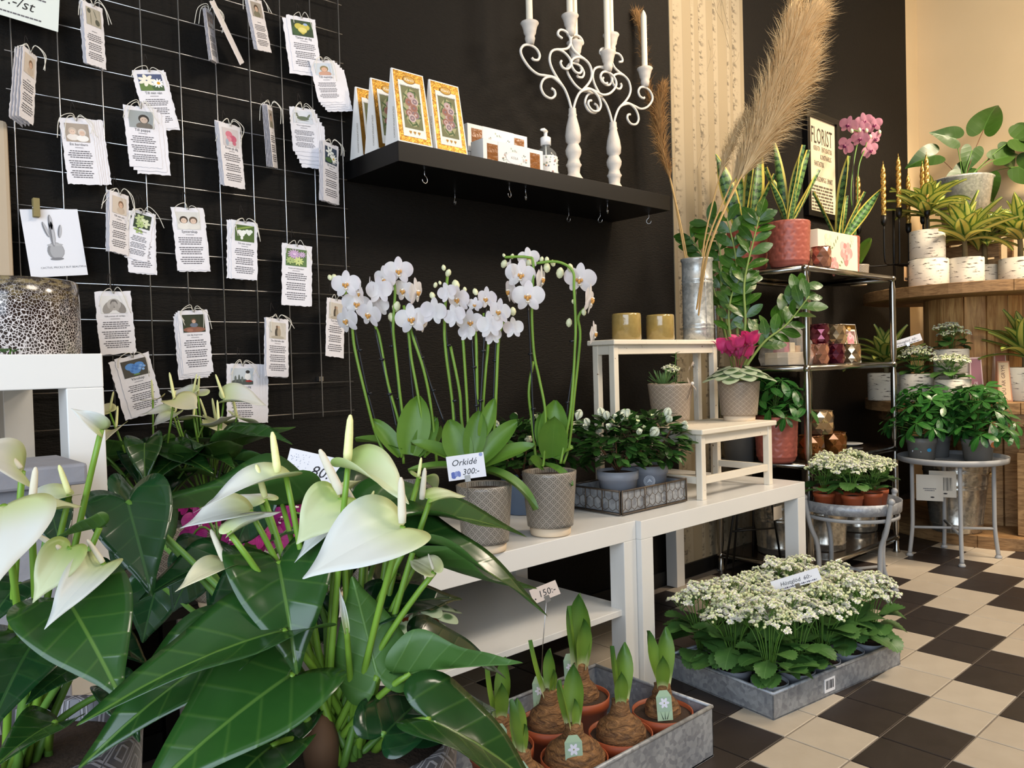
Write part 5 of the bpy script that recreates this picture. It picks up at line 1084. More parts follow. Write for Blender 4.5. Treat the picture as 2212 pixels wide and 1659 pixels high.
def candelabrum(label, x, y, rz):
    t = thing('candelabrum', label, 'candelabra', (x, y, SZ), rz, 'white candelabra on the shelf'); h = .262
    MB().lathe([(0, 0), (.052, 0), (.053, .006), (.03, .035), (.022, .048), (.019, .055), (.021, .072), (.026, .08), (.022, .086), (.018, .1), (.025, .116), (.026, .128), (.02, .142), (.017, .148), (.024, .156), (.0255, .175), (.022, .2), (.015, .228), (.013, .236), (.0145, .241), (.0125, .246), (.012, h)], 28).build('turned_stem', M_CWHITE, t)
    for s in (1, -1):
        for P in SCR: MB().tube([V((p.x * s, 0, p.z + h - .006)) for p in catmull(cs(P), 6)], .0042, 8).build('scroll', M_CMETAL, t)
    cups = [(240, 298, -1), (240, 298, 1), (553, 118, 0)]
    for cx, cz, s in cups:
        p = cs([(cx, cz)])[0]; xx = abs(p.x) * s if s else 0; zz = p.z + h - .004
        T = Matrix.Translation((xx, 0, zz)); o = MB().lathe([(.003, 0), (.0125, .002), (.016, .018), (.0145, .026), (.019, .034), (.02, .042), (.024, .056), (.0285, .064), (.027, .067), (.011, .064)], 24, M=T).build('candle_cup', M_CWHITE, t)
        L = .19 if s else .2; MB().lathe([(.0105, .06), (.0105, .06 + L), (.008, .07 + L), (.003, .08 + L), (0, .084 + L)], 18, M=T).build('candle', M_CANDLE, t)
p = aty(1240, 385, 1.75); candelabrum('white scrolled candelabrum beside the soap bottle', p.x, 1.75, 0); p = aty(1330, 405, 1.76); candelabrum('white scrolled candelabrum nearest the wallpaper strip', p.x, 1.765, 0)
# cup hooks under the shelf
hk = MB(); hk.tube(catmull([(0, 0, 0), (0, 0, -.012), (.006, 0, -.018), (.0085, 0, -.026), (.003, 0, -.033), (-.005, 0, -.031), (-.008, 0, -.024)], 5), .0011, 6); hk = hk.mesh('cup_hook', M_WIRE)
for i, (px, y) in enumerate(((918, 1.66), (1100, 1.66), (1135, 1.66), (1311, 1.66), (982, 1.83), (1227, 1.83), (1295, 1.78), (1400, 1.70))):
    p = aty(px, 400, y); o = inst(hk, 'cup_hook', None, Matrix.Translation((p.x, y, 1.3825)) @ Matrix.Rotation(.3 * i, 4, 'Z')); tag(o, 'small steel cup hook screwed under the black shelf', 'hook', 'cup hooks under the shelf')
# ---------------------------------------------------------------- azaleas in the wire tray
def az(label, x, y, z, potm, seed, h=.15, r=.1, nl=130, nf=14):
    t = thing('potted_azalea', label, 'potted plant', (x, y, z), 0, 'white azaleas by the wire tray'); ppot(t, .1, .06, potm); azalea(t, .098, h * .93, r, seed, nl, nf); return t
az('white azalea in a grey pot at the front corner of the wire tray', 1.715, 1.468, .463, M_GREYPOT, 2, .17, .105, 270, 18)
az('white azalea in a grey pot with round emblem on the right of the wire tray', 1.862, 1.475, .463, M_GREYPOT, 4, .17, .11, 280, 15)
e_ = bpy.data.objects['potted_azalea.001']; d_ = V((-.74, -.67, 0)); x_ = V((-d_.y, d_.x, 0)); m = MB()
for r0, c_ in ((.017, '#d6d8dc'), (.0155, '#9a9da6'), (.013, '#d6d8dc'), (.012, '#9a9da6')): m.disc((0, .058, .001 + (.017 - r0) * .05), r0, 20, col=lin(c_))
m.poly([(-.009, .052), (0, .066), (.009, .055), (0, .058)], .0015, lin('#d6d8dc')); m.v = [tuple(d_ * (math.sqrt(.0553 ** 2 - x * x) + z) + x_ * x + V((0, 0, y))) for x, y, z in m.v]; m.build('pot_emblem', M_PRINT, e_)
az('white azalea in a blue pot behind the right orchid', 1.5, 1.64, .452, M_BLUEPOT, 6, .18, .105, 220, 9)
az('white azalea in a blue pot at the back left of the wire tray', 1.66, 1.66, .452, M_BLUEPOT, 8, .185, .105, 220, 12)
# ---------------------------------------------------------------- bench and stool display
BZ = .943; BY = 1.645
def m_mustard():
    m = NT('mustard_glass'); n = m.noise(70, 4, m.obj()); m.color(m.mix(n, '#8a7440', '#b39a5c')); m.set(rough=.12, coat=.6); return m.m
MM = m_mustard()
for px, lb in ((1353, 'left'), (1426, 'right')):
    p = aty(px, 700, BY); t = thing('candle_glass', f'squat mustard glass candle holder, the {lb} one of two on the narrow bench', 'candle holder', (p.x, BY, BZ))
    MB().lathe([(0, 0), (.044, 0), (.048, .004), (.0475, .08), (.046, .086), (.043, .0865), (.041, .083), (.043, .008), (0, .006)], 40).build('glass_cup', MM, t); MB().lathe([(0, .007), (.018, .007), (.018, .02), (0, .02)], 18).build('tealight', mat('wax', '#efe6d2', .5), t)
p = aty(1507, 640, BY); zv = thing('zinc_vase', 'tall zinc cylinder vase holding dried pampas grass', 'vase', (p.x, BY, BZ)); zr = .054; zh = .292
pr = [(0, 0), (zr, 0), (zr, .03)] + [(zr + d, z) for z in (.04, .2) for d, z in ((.0, z), (.0025, z + .004), (0, z + .008), (0, z + .012), (.0025, z + .016), (0, z + .02))] + [(zr, zh - .012), (zr + .004, zh - .006), (zr + .003, zh), (zr - .003, zh), (zr - .003, .01)]
MB().lathe(pr, 40).build('vase_body', M_ZINC, zv); MB().tube([(-.022, -.0495, 0), (-.022, -.0495, zh)], .0016, 5).build('seam', M_ZINC, zv)
q = MB(); q.lo((zr - .008, -.03, .15), (zr - .007, .0, .21), col=lin('#e6dccb')); q.build('paper_tag', M_PRINT, zv)
# pampas
def pampas(label, pts, t, p0, p1, wid, n, seed, colr, side=1, side_len=.11):
    c = aty(1507, 640, BY); root = thing('pampas_stem', label, 'dried grass', (c.x, c.y, BZ + .02), 0, 'pampas grass in the zinc vase'); q = random.Random(seed)
    P = catmull([V((c.x + q.uniform(-.02, .02), c.y + q.uniform(-.02, .02), BZ + .02))] + [atd(x, y, t) for x, y in pts], 8)
    MB().tube(P, [.0036 - .002 * i / len(P) for i in range(len(P))], 7).build('stalk', mat('straw', '#c9a468', .7), root, True)
    A_ = catmull([atd(x, y, t) for x, y in pts[-p0:]], 10); m = MB(); L = len(A_)
    for i in range(n):
        u = q.random() ** .85; k = u * (L - 1.001); a = A_[int(k)].lerp(A_[int(k) + 1], k - int(k)); ax = (A_[min(L - 1, int(k) + 1)] - A_[int(k)]).normalized()
        d = V((q.gauss(0, 1), q.gauss(0, 1), q.gauss(0, 1))); d = (d - ax * d.dot(ax)).normalized(); d = (d + BX * .55 * side).normalized()
        env = wid * (math.sin(PI * min(1, .12 + .8 * u)) ** .7) * q.uniform(.35, 1.05); ln = side_len * q.uniform(.6, 1.25)
        s0 = a; s1 = a + ax * ln * .5 + d * env * .35; s2 = a + ax * ln * .85 + d * env * .75; s3 = a + ax * ln * (1.05 + q.uniform(-.15, .15)) + d * env * 1.2 + V((q.uniform(-.012, .012), q.uniform(-.012, .012), q.uniform(-.025, .008)))
        w = q.uniform(.0005, .0014); sd = ax.cross(d).normalized() if q.random() < .6 else (CAM - a).normalized().cross(d).normalized()
        b_ = len(m.v); m.add([s0 - sd * w, s0 + sd * w, s1 - sd * w, s1 + sd * w, s2 - sd * w * .7, s2 + sd * w * .7, s3], [(0, 1, 3, 2), (2, 3, 5, 4), (4, 5, 6)], 0, True)
    stuff(m.build('plume', mat(colr[0], colr[1], .8, var=colr[2], scale=30), root, True)); return root
PB = ('pampas_beige', '#ead2a6', '#b8955f'); PBr = ('pampas_brown', '#b58a52', '#9a7040')
T_ = 2.72
pampas('tallest beige pampas plume leaning right', [(1528, 545), (1590, 395), (1640, 270), (1700, 130), (1738, 62)], T_ - .05, 4, 0, .1, 3600, 1, PB)
pampas('beige pampas plume just left of the tallest one', [(1522, 545), (1578, 400), (1622, 300), (1680, 160), (1705, 60)], T_, 4, 0, .085, 2600, 2, PB)
pampas('lower beige pampas plume bending right', [(1530, 545), (1596, 392), (1650, 300), (1700, 210), (1728, 150)], T_ - .08, 4, 0, .095, 2600, 3, PB)
pampas('short beige pampas plume nearest the wallpaper', [(1518, 545), (1552, 390), (1572, 330), (1600, 270)], T_ + .05, 3, 0, .035, 900, 4, PB, -.4, .07)
pampas('slim brown pampas plume behind the candle', [(1478, 545), (1448, 390), (1410, 250), (1388, 90), (1383, 62)], T_ + .2, 4, 0, .028, 1300, 5, PBr, .2, .07)
pampas('broader brown pampas plume against the black wall', [(1482, 545), (1450, 395), (1432, 320), (1425, 250), (1428, 215)], T_ + .17, 4, 0, .045, 1300, 6, PBr, .1, .07)
# zamioculcas
p = aty(1592, 760, 1.72); t = thing('zz_plant', 'tall zamioculcas with glossy feathered stems beside the zinc vase', 'potted plant', (p.x, 1.72, .452)); ppot(t, .14, .065, M_DKPOT, .055)
for i, (P, tt) in enumerate((([(1588, 800), (1560, 640), (1555, 540), (1530, 480)], 2.86), ([(1596, 800), (1590, 640), (1590, 560), (1570, 470)], 2.82), ([(1600, 800), (1610, 700), (1608, 610), (1630, 510), (1640, 470)], 2.78), ([(1604, 800), (1632, 740), (1690, 680), (1740, 615)], 2.76), ([(1606, 800), (1650, 740), (1700, 700), (1748, 640)], 2.72), ([(1590, 800), (1575, 700), (1580, 640), (1600, 600)], 2.8), ([(1585, 800), (1545, 640), (1520, 560), (1490, 510)], 2.92))):
    C_ = catmull([atd(x, y, tt) for x, y in P], 7); n = len(C_); q = random.Random(i); C_[0] = V((p.x + q.uniform(-.03, .03), 1.72 + q.uniform(-.03, .03), .585))
    MB().tube(C_, [.0055 - .0035 * k / n for k in range(n)], 8).build('stem', M_ZST, t, True)
    for k in range(6, n, 2):
        ax = (C_[k] - C_[k - 1]).normalized(); sd = ax.cross((CAM - C_[k]).normalized()).normalized()
        for s in (-1, 1):
            if k == n - 1 and s < 0: d = ax
            else: d = ax * .75 + sd * s * .8 + V((q.uniform(-.2, .2), q.uniform(-.2, .2), q.uniform(-.1, .2)))
            inst(q.choice(ZZ_L), 'leaf', t, frame(C_[k], d, (CAM - C_[k]).normalized() + V((q.uniform(-.6, .6), q.uniform(-.6, .6), .5)), q.uniform(.062, .09)), world=True)
# ribbon pot with succulents, cyclamen pot
STZ = .664
p = aty(1448, 850, 1.53); t = thing('succulent_arrangement', 'taupe patterned pot with succulents and a sheer ribbon bow', 'potted plant', (p.x, 1.53, STZ)); cpot(t, .135, .072, MP_WARM, .058)
ML_SUC = m_leaf('succulent_leaf', '#4c6e3a', '#6f8f54', None, .5, .05); SPK = strip_leaf(lambda t_: .09 * (1 - t_) ** .8 + .002, 5, 1, lambda t_, v: .04 * v * v, -.4).mesh('leaf', ML_SUC)
for k in range(34): a = k * 2.4; el = .15 + 1.2 * (k / 34); inst(SPK, 'leaf', t, frame(V((-.036, 0, .13)) + V((math.cos(a), math.sin(a), 0)) * .006, sph(a, el), V((0, 0, 1)), rnd(.04, .062)))
for k in range(5): inst(K_CL[1 + k % 2], 'flower_cluster', t, Matrix.Translation((-.01 + .014 * (k % 3), .012 * (k // 3) - .01, .17 + .004 * k)) @ Matrix.Scale(.6, 4))
MB().tube(bez((.03, .0, .13), (.026, 0, .18), (.03, -.004, .235), 6), .0014, 6).build('stem', ML_STEMD, t)
for k in range(12): a = PI * .5 * k; inst(ZZ_L[0], 'leaf', t, frame((.029, -.002, .16 + k * .0065), sph(a, .4), V((0, 0, 1)), .022))
for k in range(9): a = k * 2.4; inst(AZ_L[2], 'leaf', t, frame((.045, -.01, .132), sph(a, .5), V((0, 0, 1)), .03))
rb = mat('sheer_ribbon', '#cfc0b2', .4, alpha=.75); m = MB()
def ribbon(P, w, nrm=V((.6, -.8, 0))):
    C_ = catmull(P, 6); sd = V((.8, .6, 0)); vs = []
    for i, c in enumerate(C_): tg = (C_[min(len(C_) - 1, i + 1)] - C_[max(0, i - 1)]).normalized(); s = tg.cross(nrm).normalized() * w / 2; vs += [c - s, c + s]
    return vs, [(2 * i, 2 * i + 1, 2 * i + 3, 2 * i + 2) for i in range(len(C_) - 1)]
bc = V((.022, -.062, .135))
for P in ([bc, bc + V((-.03, -.01, .02)), bc + V((-.018, -.012, .05)), bc], [bc, bc + V((.016, -.01, .03)), bc + V((.022, .0, .062)), bc + V((.004, 0, .05)), bc], [bc, bc + V((-.012, -.012, -.02)), bc + V((-.026, -.008, -.05))], [bc, bc + V((.008, -.014, -.025)), bc + V((.01, -.008, -.06))], [bc, bc + V((.016, -.01, -.02)), bc + V((.026, -.004, -.05))]):
    m.add(*ribbon(P, .013))
m.build('ribbon_bow', rb, t); MB().ball(bc + V((0, -.008, 0)), .0055, 10, 8).build('pearl_bead', mat('pearl', '#e6e0d6', .25), t)
ML_CYC = NT('cyclamen_leaf'); u, v = ML_CYC.uv(); dd = ML_CYC.math('SQRT', ML_CYC.math('ADD', ML_CYC.math('POWER', ML_CYC.math('SUBTRACT', u, .42), 2), ML_CYC.math('POWER', ML_CYC.math('SUBTRACT', v, .5), 2))); cc = ML_CYC.mix(ML_CYC.step(dd, .1, .2), '#3d5e36', '#a3b394'); ML_CYC.color(cc); ML_CYC.set(rough=.5); ML_CYC.translucent(cc, .1); ML_CYC = ML_CYC.m
CYL = outline_leaf([(0, 0), (-.12, .1), (-.15, .28), (.0, .46), (.3, .52), (.62, .44), (.85, .24), (.95, 0)], lambda x, y: -.3 * y * y, .5, 3, 3, .4, .01).mesh('leaf', ML_CYC)
M_CYP = m_petal('cyclamen_petal', '#c92a70', '#dd4a8c'); CYP = outline_leaf([(0, 0), (.1, .1), (.35, .24), (.65, .3), (.9, .18), (1, 0)], lambda x, y: .12 * math.sin(6 * x) - .3 * y * y, -.5, 3, 3, .5).mesh('petal', M_CYP)
def cyclamen(root, z0, nl, nf, s=1):
    for k in range(nl):
        a = k * 2.4; rr = (.03 + .05 * (k / nl)) * s; pp = V((rr * math.cos(a), rr * math.sin(a), z0 + (.045 - .035 * k / nl) * s)); inst(CYL, 'leaf', root, frame(pp, sph(a, -.2), V((math.cos(a) * .4, math.sin(a) * .4, 1)), .048 * s))
    st = MB()
    for k in range(nf):
        a = k * 2.4 + .4; rr = .055 * s * math.sqrt((k + .3) / nf); pp = V((rr * math.cos(a), rr * math.sin(a), z0 + (.07 + .045 * ((k * 7) % 5) / 5) * s)); st.tube(bez((0, 0, z0), (pp.x * .4, pp.y * .4, pp.z), pp, 5), .0013, 5)
        f = MB().ball((0, 0, 0), (.005 * s, .005 * s, .006 * s), 8, 6).build('flower', M_CYP, root); f.matrix_basis = Matrix.Translation(pp)
        for j in range(5): b2 = j * 1.2566 + k; inst(CYP, 'petal', f, frame((0, 0, 0), sph(b2, .95 + .3 * (j % 2)), V((math.cos(b2), math.sin(b2), .2)), .05 * s))
    st.build('flower_stems', mat('cyclamen_stem', '#7a3a3a', .5), root)
p = aty(1596, 850, 1.46); t = thing('potted_cyclamen', 'pink cyclamen with silvery leaves in a taupe patterned pot on the stool', 'potted plant', (p.x, 1.46, STZ)); cpot(t, .132, .07, MP_WARM, .059); cyclamen(t, .135, 26, 9, 1.12)
t = thing('potted_cyclamen', 'silver-leaved cyclamen on the lower shelf of the long white table', 'potted plant', (.98, 1.43, .222)); ppot(t, .085, .05, M_TERRP); cyclamen(t, .09, 16, 2, 1)

# ---------------------------------------------------------------- kalanchoes
KT = Matrix.Translation(K_ORG) @ Matrix.Rotation(K_ANG, 4, 'Z')
lc_ = ('leftmost', 'second from left', 'central', 'second from right', 'rightmost'); lb = {0: 'front', 1: 'middle', 2: 'back'}
for i in range(5):
    for j in range(3):
        pp = KT @ V((.06 + i * .111, .056 + j * .111, .0045)); t = thing('potted_kalanchoe', f'white kalanchoe in grey pot, {lc_[i]} in the {lb[j]} row of the floor tray', 'potted plant', pp, R.uniform(0, 6), 'white kalanchoes on the floor tray')
        ppot(t, .062, .046, M_GREYPOT); kalanchoe(t, .06, .18 + rnd(-.012, .014), .064, i * 3 + j + 20, 19 if j == 0 or i in (0, 4) else 10, 12, .088)
gx_, gy_ = 2.79, 1.29
for i, (dx_, dy_, l) in enumerate(((-.085, -.045, 'leftmost'), (.0, -.075, 'centre front'), (.085, -.06, 'front right'), (.1, .035, 'rightmost'), (-.02, .03, 'middle'), (-.1, .05, 'back left'), (.04, .1, 'rear'))):
    t = thing('potted_kalanchoe', f'small white kalanchoe in orange pot, {l} on the galvanised tray table', 'potted plant', (gx_ + dx_, gy_ + dy_, .331), i, 'kalanchoes in orange pots'); ppot(t, .055, .038, M_TERRP); kalanchoe(t, .053, .115, .05, i + 40, 9, 9, .07, .4)

# ---------------------------------------------------------------- amaryllis bulbs
M_BULB = NT('bulb_skin'); n = M_BULB.noise(40, 5, M_BULB.mapping(M_BULB.obj(), (1, 1, 3)), .65, 1); M_BULB.color(M_BULB.mix(M_BULB.step(n, .3, .7), '#5a3d26', '#a8794a')); M_BULB.set(rough=.6); M_BULB.bump(n, 1, .012); M_BULB = M_BULB.m
M_AML = NT('amaryllis_leaf'); u, v = M_AML.uv(); cc = M_AML.mix(M_AML.step(u, .02, .3), '#e3e6b0', '#7a9c3c'); cc = M_AML.mix(M_AML.step(u, .5, 1), cc, '#43702e'); M_AML.color(cc); M_AML.set(rough=.4); M_AML.translucent(cc, .15); M_AML = M_AML.m
AM = [strip_leaf(lambda t_: .135 * (.75 + .9 * t_ if t_ < .5 else 1.2 * (1 - ((t_ - .5) / .5) ** 2.4)) + .004, 9, 2, lambda t_, v: .07 * v * v, a).mesh('leaf', M_AML) for a in (.15, -.2)]
M_TAGG = mat('mint_tag', '#a9c4a4', .5)
def plant_tag(root, p, d, w=.034, h=.062):
    m = MB(); P = [(-w / 2, 0), (w / 2, 0), (w / 2, h * .8), (w * .25, h), (-w * .25, h), (-w / 2, h * .8)]; g_ = slab_poly(P, .0005)
    y = V((d.x * -.2, d.y * -.2, 1)).normalized(); x = y.cross(V((d.x, d.y, .2))).normalized(); z = x.cross(y); M = Matrix(((x.x, y.x, z.x, p.x), (x.y, y.y, z.y, p.y), (x.z, y.z, z.z, p.z), (0, 0, 0, 1)))
    inst(g_.mesh('plant_tag', M_TAGG), 'plant_tag', root, M); m.poly([(-w * .46, h * .3), (w * .46, h * .3), (w * .46, h * .79), (-w * .46, h * .79)], .0003, lin('#9db8a0'))
    for a in range(6): m.disc((math.cos(a * 1.047) * w * .17, h * .58 + math.sin(a * 1.047) * w * .17, .0005 + a * 5e-5), w * .17, 10, col=lin('#dfe0ee'), ry=w * .09, rot=a * 1.047)
    m.disc((0, h * .58, .001), w * .05, 8, col=lin('#8a9a58'))
    for k in (-1, 0, 1): m.poly([(k * w * .12 - .001, h * .04), (k * w * .12 + .001, h * .04), (k * w * .3, h * .32)], .0006, lin('#1e2a20'))
    inst(m.mesh('tag_print', M_PRINT), 'tag_print', root, M)
AMS = [((1425, 1548), 'right corner of the metal tray', (('a', 1.35, .1), (1.6, 1.2, .1), (3.9, 1.15, .075)), 1, .034, .045), ((1322, 1588), 'centre of the metal tray with peeling white skin', ((.3, 1.3, .1), (2.2, 1.35, .1), (4, 1.2, .07)), 1.35, .045, .07), ((1190, 1520), 'back left of the metal tray under the price pick', ((2.4, 1.25, .1), (.2, 1.4, .08), (4.6, 1.3, .05)), 1.2, .042, .07), ((1298, 1478), 'back of the metal tray with three tall shoots', ((2.6, 1.4, .12), (.4, 1.4, .14), (4.4, 1.35, .1)), 1.15, .036, .085), ((1222, 1650), 'front of the metal tray, the largest bulb', ((2.8, 1.3, .085), (.6, 1.3, .1), (4.6, 1.45, .05)), 1.3, .052, .06), ((1095, 1560), 'left of the metal tray behind the anthurium leaf', ((2.4, 1.35, .1), (.2, 1.3, .1), (4.2, 1.3, .07)), 1.2, .042, .05), ((1030, 1640), 'left end of the metal tray beside the green tag', ((1, 1.3, .08), (3, 1.3, .09), (5, 1.4, .05)), 1.2, .046, .05)]
for i, (px, l, sh, bs, br, nk) in enumerate(AMS):
    p = V(((1.375, 1.065), (1.232, 1.064), (1.165, 1.205), (1.31, 1.25), (1.09, 1.062), (1.02, 1.2), (.95, 1.062))[i] + (.1,)); t = thing('amaryllis_bulb', f'amaryllis bulb in brown pot, {l}', 'potted bulb', (p.x, p.y, .005), 0, 'amaryllis bulbs in the deep metal tray'); ppot(t, .096, .067, M_TERRP)
    q = random.Random(i + 9)
    MB().lathe([(br * .8, .07), (br * 1.15, .084), (br * 1.15, .1), (br * .95, .116), (br * .6, .13), (.022, .136), (.018, .138 + nk * .2), (.0165, .138 + nk * .36), (.004, .14 + nk * .36)], 26, disp=lambda a, b2: .0022 * math.sin(a * 6.283 * 5 + b2 * 9) * math.sin(b2 * 20)).build('bulb', M_BULB, t)
    zt = .135 + nk * .3
    for k, (az_, el, L) in enumerate(sh):
        if az_ == 'a': az_, el, L = .2, 1.35, .105
        d = sph(az_, el); inst(AM[k % 2], 'leaf', t, frame(V((d.x, d.y, 0)) * .012 + V((0, 0, zt - .004)), d, V((-d.x, -d.y, .3)) * (1 if k % 2 else -1), L * 1.25))
    if i in (0, 4, 5, 6): plant_tag(t, V((-.035, -.035, .095)), V((-.55, -.8, 0)))
    if i in (2, 3): plant_tag(t, V((.01, .04, .1)), V((-.5, -.8, 0)), .03, .075)
def price_pick(label, c, w, h, rot, draw, foot, col='#f1f0f4', tilt=0, t_=None):
    n = (CAM - c); n.z *= .3; n.normalize(); up = V((0, 0, 1)); x = up.cross(n).normalized(); y = n.cross(x); x, y = x * math.cos(rot) + y * math.sin(rot), y * math.cos(rot) - x * math.sin(rot)
    M = Matrix(((x.x, y.x, n.x, c.x), (x.y, y.y, n.y, c.y), (x.z, y.z, n.z, c.z), (0, 0, 0, 1))) @ Matrix.Translation((0, h / 2, 0)); t = flat_sign('price_card', label, 'price card', M, w, h, col, draw)
    foot = V(foot); MB().tube([c - y * h * .35 - n * .001, c.lerp(foot, .5), foot], .0011, 6).build('pick_wire', M_WIRE, t, True)
    MB().lo((-.006, -h - .006, -.0015), (.006, -h + .008, .0015)).build('clip', M_CHROME, t).matrix_basis = Matrix.Translation(-M.translation) @ M; return t
def dots(m, w, h, y, n, c='#5a5468'):
    for k in range(n): m.disc((-w * .4 + w * .8 * k / (n - 1), y, .0004), w * .011 * (1 + (k % 3) * .35), 8, col=lin(c))
def d150(m, w, h): text(m, '150:-', .004, -h * .72, h * .62, '#1a1718', .0004, shear=.15); m.disc((-w * .4, -h * .72, .0004), .0018, 10, col=lin('#4a3038'))
def d300(m, w, h):
    text(m, 'Orkidé', -.004, -h * .42, h * .36, '#1e1d26', .0004, shear=.3); text(m, '300:-', .008, -h * .82, h * .34, '#1e1d26', .0004, shear=.25)
    for k in range(7): m.disc((-w * .36 + .006 * (k % 3), -h * (.72 + .07 * (k // 3)), .0003 + k * 2e-5), w * .06, 10, col=lin(('#5b6cb4', '#8a98cc', '#7482c0')[k % 3]), ry=h * .07, rot=k)
    m.disc((w * .42, -h * .08, .0003), w * .05, 10, col=lin('#98a4d0'))
def d60(m, w, h): text(m, 'Höstglöd  60:-', .0, -h * .62, h * .46, '#201d24', .0004, shear=.25); dots(m, w, h, -h * .85, 22)
def d80(m, w, h):
    text(m, '80.', w * .1, -h * .72, h * .5, '#1e1c24', .0004, shear=.3); q = random.Random(2)
    for k in range(60): m.disc((-w * q.uniform(.12, .46), -h * q.uniform(.1, .9), .0003), w * .006, 6, col=lin('#5a6690'))
price_pick('cream price tag reading 150:- on a metal pick above the amaryllis', atd(1177, 1279, 1.72), .062, .032, .36, d150, V((atd(1178, 1279, 1.72).x + .005, atd(1178, 1279, 1.72).y + .03, .12)), '#e8d2c0')
price_pick('white price card reading Orkidé 300:- among the orchids', atd(1007, 1008, 1.66), .08, .052, .1, d300, V((atd(1010, 1040, 1.72).x, atd(1010, 1040, 1.72).y, .58)), '#f0f0f6')
price_pick('white price strip reading Höstglöd 60:- over the floor kalanchoes', atd(1719, 1254, 2.1), .128, .032, .36, d60, KT @ V((.24, .17, .12)))
price_pick('white price card reading 80. above the magenta orchid', atd(679, 1014, 1.3), .092, .052, -.28, d80, V((atd(690, 1050, 1.46).x, atd(690, 1050, 1.46).y, .56)))
# ---------------------------------------------------------------- framed poster
t = thing('framed_poster', 'black framed poster headed FLORIST on the black wall', 'poster', (3.79, WY - .012, 1.85)); fx0, fx1, fz0, fz1 = 3.62, 3.955, 1.56, 2.075
for a, b2 in (((fx0, fz0), (fx0 + .028, fz1)), ((fx1 - .028, fz0), (fx1, fz1)), ((fx0 + .028, fz1 - .028), (fx1 - .028, fz1)), ((fx0 + .028, fz0), (fx1 - .028, fz0 + .028))):
    MB().lo((a[0], WY - .028, a[1]), (b2[0], WY - .002, b2[1])).build('frame_bar', M_BLACKL, t, True, .001)
MB().lo((fx0 + .02, WY - .014, fz0 + .02), (fx1 - .02, WY - .004, fz1 - .02)).build('poster_sheet', mat('poster_paper', '#d9c9ac', .6), t, True)
m = MB(); F = Matrix(((1, 0, 0, (fx0 + fx1) / 2), (0, 0, -1, WY - .0145), (0, 1, 0, 0), (0, 0, 0, 1)))
text(m, 'FLORIST', 0, 1.925, .115, '#3a332b', .0004, M=F, sx=.52)
m.build('heading_print', M_PRINT, t, True); m = MB()
for i, (w_, s, x) in enumerate((('KREATIV', .034, -.052), ('ENTUSIASTISK', .034, .052), ('KONSTNÄRLIG', .034, .04), ('FANTASTISK', .036, -.03), ('MORGONPIGG', .036, -.02), ('SMART', .036, .08))): text(m, w_, x, 1.89 - (0, 0, .038, .076, .15, .15)[i], s, '#4a4238', .0004, M=F, sx=.5)
q = random.Random(1)
for k in range(9):
    z = 1.71 - k * .016; x = -.11
    while x < .1: l_ = q.uniform(.012, .05); m.poly([(x, z), (min(x + l_, .11), z), (min(x + l_, .11), z + .009), (x, z + .009)], .0004, lin('#5a5246'), F); x += l_ + .006
stuff(m.build('small_words_print', M_PRINT, t, True))

# ---------------------------------------------------------------- rack, top shelf
Z1, Z2, Z3, Z4 = 1.2185, .8435, .4735, .0785
def on(px, y, z): p = aty(px, 700, y); return (p.x, y, z)
def sans(label, px, y, leaves, seed, h=.175, r=.078):
    t = thing('snake_plant', label, 'potted plant', on(px, y, Z1), 0, 'plants in scalloped terracotta pots'); tpot(t, h, r); sansevieria(t, h, leaves, seed); return t
LV = [(3.9, 1.15, .26, .8), (5.4, 1.25, .3, 1), (.9, 1.2, .27, .9), (2.3, 1.3, .24, .9), (4.6, 1.42, .3, .8), (5.9, .95, .27, 1), (3.2, 1.05, .2, .8), (1.5, 1.45, .34, .9), (.2, 1.1, .2, .8), (4.3, 1.3, .16, .8)]
sans('snake plant in a scalloped terracotta pot at the front rack corner', 1707, 1.535, LV, 2); sans('snake plant in a scalloped terracotta pot behind the pampas stalks', 1618, 1.72, [(3.9, 1.3, .36, 1.5), (2.6, 1.25, .34, 1.3), (5.5, 1.45, .38, 1), (.4, 1.25, .22, .8), (4.7, 1.15, .24, 1.2), (1.2, 1.4, .3, 1)], 5)
t = sans('snake plant and pink orchid stand in the terracotta pot behind the rose napkins', 1818, 1.6, [(3.9, 1.4, .36, 1.3), (5.8, .85, .3, 1), (.6, 1.3, .2, 1), (2.2, 1.2, .24, 1), (4.9, 1.2, .22, 1), (5.3, 1.4, .2, 1)], 8)
po = thing('potted_orchid', 'pink orchid with striped petals rising above the rack', 'potted plant', on(1856, 1.73, Z1)); cpot(po, .1, .05, MP_GREIGE)
tp = aty(1845, 340, 1.78).dot(BF)
def dpt(px, py, y): return aty(px, py, y)
for P in ([(1845, 480), (1838, 420), (1846, 340), (1860, 280)], [(1850, 480), (1852, 430), (1855, 360), (1872, 300), (1830, 275)]): MB().tube(catmull([V(on(1845, 1.69, Z1 + .1))] + [dpt(x, y, 1.69) for x, y in P], 6), .003, 7).build('flower_stem', ML_STEMD, po, True)
MB().tube([V(on(1843, 1.685, Z1 + .08)), dpt(1844, 320, 1.685)], .0022, 6).build('support_stake', M_STAKE, po, True)
for x, y, k in ((1832, 270, -.4), (1826, 315, -.9), (1866, 262, .2), (1888, 270, .3), (1858, 300, -.2), (1880, 325, .5), (1862, 280, 0), (1890, 300, .8)):
    p = dpt(x, y, 1.67); orchid_flower(po, OS_P, p, (CAM - p).normalized() + BX * k + V((0, 0, -.25)), .085, k)
for x, y in ((1840, 283), (1872, 282), (1857, 281), (1900, 285), (1880, 295)): inst(OBUD, 'flower_bud', po, frame(dpt(x, y, 1.65), V((1, 0, 0)), V((.2, .1, 1)), .011), world=True)
